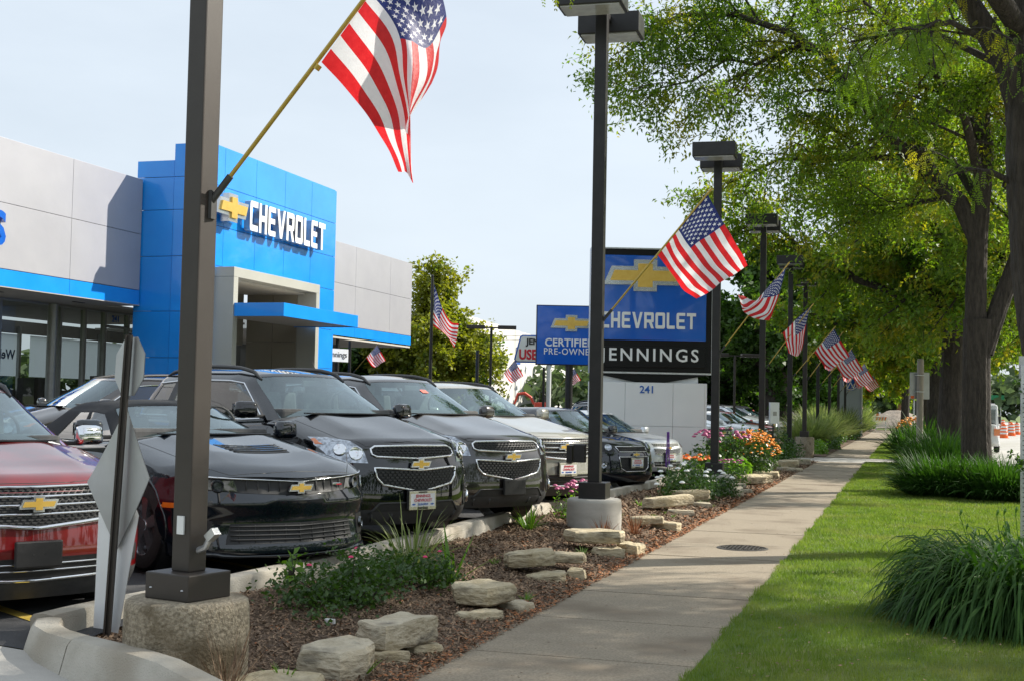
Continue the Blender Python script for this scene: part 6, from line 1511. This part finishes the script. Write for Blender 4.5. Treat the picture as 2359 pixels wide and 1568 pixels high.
L0 = [(Lm, .19, .035, 2), ([q2(-3.2, 9.3, -.8), q2(-3.8, 9.35, -1.0), q2(-4.5, 8.95, -1.3), q2(-5.1, 9.05, -1.5), q2(-5.8, 8.6, -1.6), q2(-6.5, 8.45, -1.7), q2(-7.0, 8.0, -1.8)], .055, .010, 2), ([q2(-1.1, 7.1, 0), q2(-2.6, 7.2, .5), q2(-4.2, 7.3, .8), q2(-5.4, 6.8, 1)], .08, .02, 2),
      ([q2(-3.0, 9.1, -.6), q2(-3.3, 10.2, -.6), q2(-3.6, 11.2, -.8)], .08, .02, 1), ([q2(.1, 7.5, .0), q2(-.8, 8.9, .1), q2(-1.8, 10.2, .2), q2(-2.6, 11.6, .2)], .15, .04, 2), ([q2(.0, 8.5), q2(.4, 10.0, .4), q2(.6, 11.8, .8)], .12, .04, 2),
      ([q2(1.3, 6.8, .3), q2(2.4, 8.4, .3), q2(3.6, 9.8, .2)], .12, .03, 2), ([q2(1.0, 5.4, .2), q2(2.6, 6.5, 0), q2(4.4, 7.2, -.4)], .11, .03, 2), ([q2(.1, 6.0), q2(-.4, 7.2, 1.4), q2(-1.2, 8.3, 3.2), q2(-2, 8.9, 5)], .12, .03, 2),
      ([q2(.1, 6.4), q2(-.3, 7.6, -1.4), q2(-1.2, 8.6, -3.0), q2(-2.2, 9.2, -4.4)], .12, .03, 2), ([q2(.6, 6.4), q2(1.1, 7.8, -1.6), q2(1.8, 8.6, -3.4)], .12, .03, 2), ([q2(.8, 6.4), q2(1.4, 8, 1.8), q2(2.2, 9, 3.6)], .1, .03, 2), ([q2(-.3, 6.3, .2), q2(-1.6, 6.2, 1.2), q2(-3, 5.9, 2)], .06, .02, 2)]
wood, tp, td = grow(L0, g, .45, 2.0, .85, .17, .22)
woodmesh(wood, t, M['bark']); print('T1 tips', len(tp)); fronds(tp, td, g, 11, .115, .05, M['leafA'], t, spread=.13, hang=.25)

proto = None
def locust(label, loc, seed, H=10.5, rad=7., tr=.36, leaf=.26, n=12, per=3, dens1=.6, m='leafA', trunk_top=4.2, mn='locust_tree', cat='tree', grp=GT_, fork=True, L1=2.3, lw=.11, hang=.5, two=2):
    g = np.random.default_rng(seed); t = thing(mn, label, cat, loc, 0, grp)
    trunk_mesh([(0, 0, -.1), (0, 0, 1.5), (g.normal(0, .1), 0, trunk_top)], [tr*1.15, tr*.95, tr*.85], t, seed=seed, n=14)
    L_ = auto_limbs(g, (0, 0, trunk_top), 1.0, rad, H, n, tr*.42, two)
    for k in range(3):
        a = g.random()*6.283; L_.append(([(0, 0, trunk_top-.2), (.3*math.cos(a), .3*math.sin(a), trunk_top+(H-trunk_top)*.4), (.9*math.cos(a), .9*math.sin(a), H-.8)], tr*.5, .04, two))
    wood, tp, td = grow(L_, g, dens1, L1, .9, .16, .2); woodmesh(wood, t, M['bark']); fronds(tp, td, g, per*2, leaf*.72, lw*.85, M[m], t, spread=.16, hang=hang*.4)
    return t
locust('dark straight trunk second along the street edge, crown merging into the canopy', (1.30, 44.5, 0), 103, 11.5, 7.8, .38, n=13)
locust('third trunk along the street edge, leaning slightly left', (1.15, 60, 0), 104, 11.5, 7.5, .36, leaf=.32, n=12, dens1=.75, lw=.14)
locust('fourth trunk along the street edge, partly behind the sign back', (.95, 84, 0), 105, 11.5, 8, .36, leaf=.4, n=11, dens1=.9, lw=.18)
locust('farthest tree of the street edge row, above the end of the walk', (-.2, 118, 0), 106, 11.5, 9, .36, leaf=.55, n=10, dens1=1.1, lw=.25)
locust('big dark oak-like tree with heavy spreading limbs beyond the parked cars', (-7.2, 76, 0), 107, 12.0, 6.6, .75, leaf=.38, n=10, dens1=1.0, m='leafB', trunk_top=3.8, mn='oak_tree', grp=None, lw=.3, hang=0)
locust('green tree left of the dark oak, behind the lamp with two flat heads', (-12.2, 84, 0), 108, 8.2, 4.6, .25, leaf=.42, n=10, dens1=1.0, m='leafB', trunk_top=2.2, mn='tree', grp=None, lw=.32, hang=0)
locust('rounded yellow-green tree behind the tall flagpole', (-24.4, 66, 0), 109, 9.3, 3.2, .22, leaf=.30, n=16, dens1=.55, m='leafY', trunk_top=3.5, mn='ash_tree', grp=None, lw=.22, hang=.1, L1=1.7)
locust('low dark green tree under the far wing of the showroom, left', (-30.5, 66, 0), 110, 5.2, 4.2, .2, leaf=.4, n=11, dens1=.9, m='leafB', trunk_top=1.6, mn='tree', grp='low trees behind the showroom', lw=.32, hang=.1)
locust('low dark green tree under the far wing of the showroom, right', (-27.0, 70, 0), 111, 5.4, 4.2, .2, leaf=.4, n=11, dens1=.9, m='leafB', trunk_top=1.6, mn='tree', grp='low trees behind the showroom', lw=.32, hang=.1)
locust('small yellow bush-like tree at the foot of the flagpole tree', (-23.4, 64, 0), 112, 2.8, 1.3, .1, leaf=.28, n=8, dens1=.6, m='leafY', trunk_top=.8, mn='tree', grp=None, lw=.22, hang=.1, L1=1.0)
locust('bright green young tree behind the chain fence', (-8.2, 112, 0), 113, 4.4, 4.2, .15, leaf=.5, n=10, dens1=.8, m='leafD', trunk_top=1.0, mn='tree', grp=None, lw=.38, hang=.1)

# ---------------------------------------------------------------- things around and beyond
t = thing('flagpole', 'tall dark flagpole in the lot with a hanging flag', 'flagpole', (-21.0, 56.2, 0))
MB().tube([(0, 0, 0), (0, 0, 7.4)], [.09, .06], 12).lathe([(0, .07), (.06, .05), (.07, 0), (.05, -.05), (0, -.06)], (0, 0, 7.45), 12).build('pole', 'dark', t, smooth=True)
Gd = np.array([[(.08, 0, 5.15), (.35, .1, 5.0), (.75, .25, 4.7), (1.05, .4, 4.2)]]*1+[[(.08, 0, 5.7), (.34, .05, 5.3), (.72, .15, 4.75), (1.15, .3, 4.55)], [(.08, 0, 6.3), (.3, 0, 5.75), (.8, .1, 5.0), (1.2, .2, 4.9)], [(.08, 0, 7.1), (.42, 0, 6.15), (.85, 0, 5.4), (1.25, 0, 5.3)]])
tf = thing('flag', 'flag draped from the tall flagpole in front of the yellow-green tree', 'flag', (-21.0, 56.2, 0), R(17))
vv, ff, mi = PATS; Pq = bicub(Gd, np.clip(vv[:, 0]/FA, 0, 1), np.clip(vv[:, 1], 0, 1)); Pq[:, 1] += .03*np.sin(vv[:, 0]*9)
npmesh('cloth', Pq, ff, [M['fred'], M['fwhite'], M['fblue']], mi, parent=tf, smooth=True, ang=180)
def small_flag(loc, lb):
    t = flag((loc[0], loc[1]), F2, lb, PATS, rot=20, group='small flags on lamp posts across the lot'); t.location.z = loc[2]; t.scale = (.62, .62, .62)
    return t
small_flag((-18.6, 42.0, 1.0), 'small flag flying under the far wing of the showroom')
small_flag((-13.9, 43.2, .55), 'small flag in front of the white wall, left of the certified sign post')
small_flag((-15.6, 58.4, .75), 'small flag partly behind the certified sign post')
for (x, y, h, lb) in ((-18.35, 57.0, 5.15, 'flat twin-headed lamp post in front of the white concrete wall'), (-7.63, 60.4, 4.1, 'brown lamp post with two flat heads left of the dark oak'), (-19.2, 42.0, 3.9, 'dark post under the far wing of the showroom'), (-14.4, 43.2, 3.5, 'thin dark post between the used-car and certified signs'), (-16.2, 58.4, 3.4, 'short dark post beside the certified sign')):
    t = thing('lamp_post', lb, 'lamp post', (x, y, 0), R(17), 'lamp posts across the lot')
    MB().tube([(0, 0, 0), (0, 0, h)], .06, 8).build('pole', 'bronze' if x > -8 else 'dark', t)
    if h > 4:
        for s in (-1, 1): MB().box((s*.72, 0, h), (.85, .45, .16)).build('lamp_head', 'bronze', t, bevel=.02)
        MB().box((0, 0, h-.02), (.7, .08, .06)).build('arm', 'dark', t)
# white precast hall with its grey neighbour
t = thing('concrete_hall', 'long windowless white concrete hall behind the used-car sign', 'building', (-33, 94.5, 0))
for k in range(24):
    yq = 98+k*1.75; hq = 9.0-.028*(yq-98)
    MB().box((-35-.012*(k % 2), yq+.87, hq/2), (.3, 1.72, hq)).build('precast_panel', 'concw', t, world=True)
for k in range(6): MB().box((-36.7-k*3.2, 97.9, 4.5), (3.17, .3, 9.0)).build('precast_panel', 'concw', t, world=True)
MB().box((-45, 119, 7.6), (20, 41.5, .2)).build('roof', 'soffit', t, world=True)
MB().box((-34.8, 116.4, 4.6), (.06, 1.3, 4.4)).build('banner', 'pylon', t, world=True); MB().box((-34.76, 116.4, 6.2), (.03, 1.15, 1.6)).build('banner_print', 'signblue', t, world=True)
t = thing('grey_building', 'plain grey building behind the yellow-green tree', 'building', (-42, 104, 0))
for k in range(6):
    MB().box((-46+k*2.1, 100.8, 2.6), (2.07, .3, 7.4)).build('wall_panel', 'grayb', t, world=True)
MB().box((-40.5, 103.8, 6.1), (13, 6, .2)).build('roof', 'soffit', t, world=True)
for k in range(4): MB().box((-44+k*2.6, 100.6, 3.2), (1.2, .06, 1.4)).build('window', 'sideg', t, world=True)
# far hedge of trees and low buildings round the horizon
def treeline(label_kind, x0, x1, y0, y1, h, n, s, m, seed):
    g = np.random.default_rng(seed); u = g.random(n); cx = x0+(x1-x0)*u; cy = y0+(y1-y0)*u; hh = h*(.62+.38*np.abs(np.sin(u*29+seed)*np.cos(u*13)))
    z = hh*np.sqrt(g.random(n)); P = np.stack([cx+g.normal(0, 4, n), cy+g.normal(0, 4, n), z], -1)
    leaves_at(P, s, M[m], g, None, 'distant_trees')
treeline('a', -90, -9, 190, 175, 9, 5000, 1.6, 'far', 1); treeline('a', -10, 60, 340, 340, 12, 5200, 2.2, 'far', 2); treeline('b', -60, -16, 130, 118, 6.0, 3600, 1.1, 'far', 3); treeline('c', 18, 120, 240, 180, 14, 3600, 2.4, 'far', 4); treeline('c', -140, -60, 140, 150, 8, 3000, 2, 'far', 5)
treeline('c', -9, 0, 170, 178, 9.5, 3400, 1.2, 'far', 6)
treeline('d', 34, 34, -60, 150, 10, 5000, 1.6, 'far', 7); treeline('d', -60, 36, -38, -40, 10, 3600, 1.6, 'far', 8)
t = thing('dirt_heap', 'heap of dark soil behind the parked cars', 'dirt heap', (-13, 90, 0))
def heap(t, rx, ry, h, m, seed):
    n = 26; g = np.random.default_rng(seed); u = np.linspace(-1, 1, n); X, Y = np.meshgrid(u, u); r = np.sqrt(X**2+Y**2); Z = h*np.clip(1-r, 0, 1)**.8+g.normal(0, .05, X.shape)*h*(r < .95)
    V = np.stack([X*rx, Y*ry, Z-.05], -1).reshape(-1, 3); i = (np.arange(n-1)[:, None]*n+np.arange(n-1)[None]).ravel(); npmesh('heap', V, np.stack([i, i+1, i+n+1, i+n], -1), M[m], parent=t)
heap(t, 9, 4, 3.2, 'dirt', 1)
t = thing('gravel_heap', 'heap of broken grey rubble behind the striped barricade', 'gravel heap', (-1.2, 150, 0)); heap(t, 5, 4, 2.0, 'gravel', 2)
# barricade
t = thing('barricade', 'white barricade with orange stripes and amber lamp across the end of the walk', 'barricade', (-2.3, 122.6, 0))
for s in (-1, 1):
    for q in (-1, 1): MB().box((s*.42, q*.18, .55), (.07, .04, 1.15), rx=q*.28).build('leg', 'reflect', t)
for z, w in ((1.05, .32), (.42, .2)): MB().box((0, -.05, z), (1.0, .04, w)).build('rail', 'reflect', t)
for k in range(4):
    x = -.40+k*.25; MB().prism([(x-.06, -.155), (x+.05, -.155), (x+.15, .155), (x+.04, .155)], (0, -.09, 1.05), (1, 0, 0), (0, 0, 1), .012).build('stripe', 'barrel', t)
MB().lathe([(0, -.1), (.11, -.08), (.12, .0), (.09, .12), (0, .14)], (-.3, 0, 1.38), 14).build('amber_lamp', 'barrel', t, smooth=True)
# barrels in the road
BR = [(7.9, 121, 'barrel in the road just behind the large one'), (6.9, 104, 'large orange barrel with white bands between trunk and steel post'), (8.3, 116, 'orange barrel right of the large one'), (9.6, 163, 'orange barrel in front of the red truck'), (3.9, 150, 'small orange barrel seen between two trunks'), (9.3, 124, 'orange barrel at the far right of the cluster'), (9.9, 140, 'distant orange barrel behind the cluster'), (12.5, 190, 'farthest orange barrel in the road')]
b0 = None
for i, (x, y, lb) in enumerate(BR):
    if b0 is None:
        b0 = thing('traffic_barrel', lb, 'traffic barrel', (x, y, -.12), 0, 'orange and white traffic barrels in the road')
        MB().lathe([(0, 1.0), (.19, 1.0), (.20, .97), (.21, .78), (.235, .76), (.24, .52), (.26, .50), (.27, .26), (.29, .24), (.30, .05), (.36, .04), (.36, 0)], n=20).build('drum', 'barrel', b0, smooth=True)
        for z, r_ in ((.84, .212), (.60, .243), (.36, .27)): MB().lathe([(r_, z-.06), (r_+.006, z-.06), (r_, z+.06)], n=20).build('band', 'reflect', b0, smooth=True)
        MB().box((0, 0, 1.03), (.16, .04, .06)).build('handle', 'barrel', b0)
    else: c = copy_tree(b0); c.location = (x, y, -.12); c['label'] = lb
# trucks
t = thing('box_truck', 'red truck with white box body facing the camera on the closed road', 'truck', (14.3, 255, -.1), 0)
MB().box((0, 2.5, 2.3), (2.5, 5.5, 2.9)).build('box_body', 'white', t, bevel=.05); MB().box((.1, -.3, 2.6), (1.9, .12, 1.9)).build('box_front', 'tred', t)
MB().box((0, -1.5, 1.25), (2.0, 1.6, 1.2)).box((0, -.7, 2.0), (1.9, 1.0, .7)).build('cab', 'digger', t, bevel=.15)
MB().box((0, -1.22, 2.05), (1.6, .06, .45)).build('windscreen', 'sideg', t); MB().box((0, -2.32, 1.1), (1.0, .06, .55)).build('grille', 'black', t)
for s in (-1, 1):
    MB().lathe([(0, -.15), (.45, -.15), (.48, 0), (.45, .15), (0, .15)], (s*.95, -1.5, .48), 18, axis='x').build('wheel', 'rubber', t); MB().box((s*.72, -2.33, 1.05), (.25, .06, .2)).build('headlight', 'headl', t)
t = thing('white_van', 'white van almost hidden behind the nearest visible trunk', 'van', (3.05, 63, -.12), 0)
MB().box((0, 2.4, 1.25), (1.95, 4.9, 1.9), taper=.9).build('body', 'white', t, bevel=.12); MB().box((0, -.15, .85), (1.85, .8, .9), taper=.85).build('bonnet', 'white', t, bevel=.12)
MB().box((0, -.04, 1.65), (1.55, .06, .7), rx=.25).build('windscreen', 'sideg', t); MB().box((.95, .3, 1.5), (.12, .2, .35)).build('mirror', 'black', t); MB().box((.8, -.56, .95), (.25, .06, .3)).build('headlight', 'amber', t)
for s in (-1, 1): MB().lathe([(0, -.11), (.33, -.11), (.36, 0), (.33, .11), (0, .11)], (s*.85, .5, .36), 18, axis='x').build('wheel', 'rubber', t)
# back of a traffic sign on its weathered post
t = thing('traffic_sign', 'back of a large pale sign board on a weathered round post', 'sign', (.42, 50, 0), R(17))
MB().tube([(0, 0, 0), (.03, 0, 3.6)], .12, 12).build('post', 'postc', t, smooth=True)
MB().box((.05, .16, 2.62), (.72, .03, .98)).build('board', 'signback', t, bevel=.02); MB().box((-.22, .14, 2.2), (.12, .01, .1)).build('sticker', 'barrel', t); MB().box((0, .0, 3.0), (.3, .28, .03)).box((0, .0, 2.4), (.3, .28, .03)).build('strap', 'galv', t)
t = thing('utility_pole', 'brown wooden utility pole at the end of the walk', 'utility pole', (-.9, 160, 0)); MB().tube([(0, 0, 0), (0, 0, 9)], [.34, .26], 12).box((0, 0, 8.4), (2.4, .15, .15)).build('pole', 'wood', t); MB().box((.75, -.3, 3.6), (.5, .4, 1.2)).build('signal_head', 'black', t, bevel=.05)
t = thing('signal_cabinet_sign', 'tall narrow board beside the wooden utility pole', 'sign', (1.35, 165, 0)); MB().box((0, 0, 2.3), (1.0, .3, 4.2)).build('board', 'dgrey', t); MB().tube([(-.6, -.3, 0), (-.6, -.3, 3.6)], .08, 8).build('post', 'galv', t)
# wires
t = thing('utility_wires', 'thin overhead wires crossing the sky above the road', 'wires', (5, 200, 9)); 
for k, (z, yy) in enumerate(((8.5, 150), (9.3, 170), (10.0, 190), (6.6, 140))):
    MB().tube([(-14-5, yy-200, z-9+.3), (0, yy-200, z-9.5), (18, yy-200, z-9+.3), (60, yy-200, z-9)], .02, 4).build('wire', 'black', t)
t = thing('utility_wires', 'two thin wires behind the yellow-green tree', 'wires', (-25, 110, 8))
for k in (0, .35): MB().tube([(-40, 0, -.4+k), (0, 0, -.75+k), (40, 4, -.2+k)], .022, 4).build('wire', 'black', t)
# green street sign, red signal
t = thing('street_sign', 'small green street name sign over the far road', 'sign', (15.4, 240, 0)); MB().tube([(0, 0, 0), (0, 0, 5.2)], .08, 6).build('post', 'galv', t); MB().box((-.6, -.1, 4.6), (2.4, .06, .8)).build('plate', 'gsign', t)
# digger behind the cars
t = thing('mini_excavator', 'small red excavator, its bent arm and canopy above the parked cars', 'excavator', (-29.2, 101, 0), R(17)); t.scale = (.8, .8, .8); t.location.z = .75
arm = MB()
arm.tube([(-1.5, 0, 1.2), (-1.15, 0, 2.2), (-.45, 0, 2.28), (.15, 0, 1.9), (.5, 0, 1.2)], [.10, .15, .17, .15, .12], 6).build('arm', 'digger', t)
MB().box((1.3, 0, 1.0), (1.6, 1.3, .8)).build('engine_cover', 'digger', t, bevel=.08); MB().box((1.2, 0, .35), (2.0, 1.5, .5)).build('track', 'rubber', t, bevel=.15)
MB().box((1.6, 0, 2.42), (1.1, 1.1, .07)).build('canopy', 'black', t)
for x, y in ((1.1, -.5), (2.1, -.5), (1.1, .5), (2.1, .5)): MB().tube([(x-.15 if x < 1.5 else x, y, 1.3), (x, y, 2.4)], .03, 6).build('canopy_post', 'black', t)
MB().box((1.6, 0, 1.65), (.4, .45, .6)).build('seat', 'black', t, bevel=.05)

# ---------------------------------------------------------------- people
def person(label, loc, rz, pose, mats):
    """one skinned body; pose maps joints to positions"""
    J = pose; names = list(J); E = [('pelvis', 'chest'), ('chest', 'neck'), ('neck', 'head'), ('head', 'crown'), ('chest', 'shl'), ('shl', 'ell'), ('ell', 'wrl'), ('wrl', 'hal'), ('chest', 'shr'), ('shr', 'elr'), ('elr', 'wrr'), ('wrr', 'har'), ('pelvis', 'hpl'), ('hpl', 'knl'), ('knl', 'anl'), ('anl', 'tol'), ('pelvis', 'hpr'), ('hpr', 'knr'), ('knr', 'anr'), ('anr', 'tor')]
    rad = dict(pelvis=.15, chest=.16, neck=.06, head=.095, crown=.085, shl=.075, ell=.05, wrl=.035, hal=.04, shr=.075, elr=.05, wrr=.035, har=.04, hpl=.10, knl=.07, anl=.05, tol=.045, hpr=.10, knr=.07, anr=.05, tor=.045)
    t = thing('person', label, 'person', loc, rz)
    me = bpy.data.meshes.new('body'); me.from_pydata([J[n] for n in names], [(names.index(a), names.index(b)) for a, b in E], [])
    o = bpy.data.objects.new('body', me); col.objects.link(o); o.modifiers.new('skin', 'SKIN'); o.modifiers.new('sub', 'SUBSURF').levels = 2
    for i, n in enumerate(names): me.skin_vertices[0].data[i].radius = (rad[n], rad[n]*.85); me.skin_vertices[0].data[i].use_root = (n == 'pelvis')
    m2 = bpy.data.meshes.new_from_object(o.evaluated_get(bpy.context.evaluated_depsgraph_get())); bpy.data.objects.remove(o)
    for m in mats: m2.materials.append(M[m])
    zp, zn = J['pelvis'][2], J['neck'][2]; wr = [Vector(J['hal']), Vector(J['har'])]
    for p in m2.polygons:
        c = p.center; k = 0 if c.z > zn+.02 else (1 if c.z > zp+.02 else 2)
        if min((c-w).length for w in wr) < .09: k = 0
        p.material_index = k
    finish('body', m2, t, True, ang=180)
    return t
P0 = dict(pelvis=(0, 0, .95), chest=(0, 0, 1.32), neck=(0, -.02, 1.52), head=(0, -.03, 1.62), crown=(0, -.02, 1.74), shl=(-.19, 0, 1.42), ell=(-.27, -.06, 1.16), wrl=(-.12, -.28, 1.10), hal=(-.05, -.33, 1.12), shr=(.19, 0, 1.42), elr=(.27, -.06, 1.16), wrr=(.12, -.28, 1.12), har=(.05, -.33, 1.14), hpl=(-.10, 0, .88), knl=(-.12, -.03, .48), anl=(-.13, .02, .08), tol=(-.14, -.14, .05), hpr=(.10, 0, .88), knr=(.13, .02, .48), anr=(.14, .06, .08), tor=(.15, -.1, .05))
t = person('worker in white hard hat and yellow safety vest behind the far shrubs', (-3.35, 97, .75), .5, P0, ['skin', 'tshirt', 'jeans'])
MB().lathe([(.15, 0), (.125, .01), (.12, .07), (.08, .13), (0, .15)], (0, -.02, 1.70), 16).build('hard_hat', 'hat', t, smooth=True)
MB().box((0, 0, 1.25), (.40, .30, .42), taper=.85).build('vest', 'vest', t, bevel=.06)
t = person('person in red shirt beyond the parked cars, right of the certified sign post', (-13.1, 60, .25), -.6, P0, ['skin', 'rshirt', 'jeans'])
MB().lathe([(.11, 0), (.112, .06), (.07, .12), (0, .13)], (0, -.01, 1.66), 14).build('hair', 'cabin', t, smooth=True)
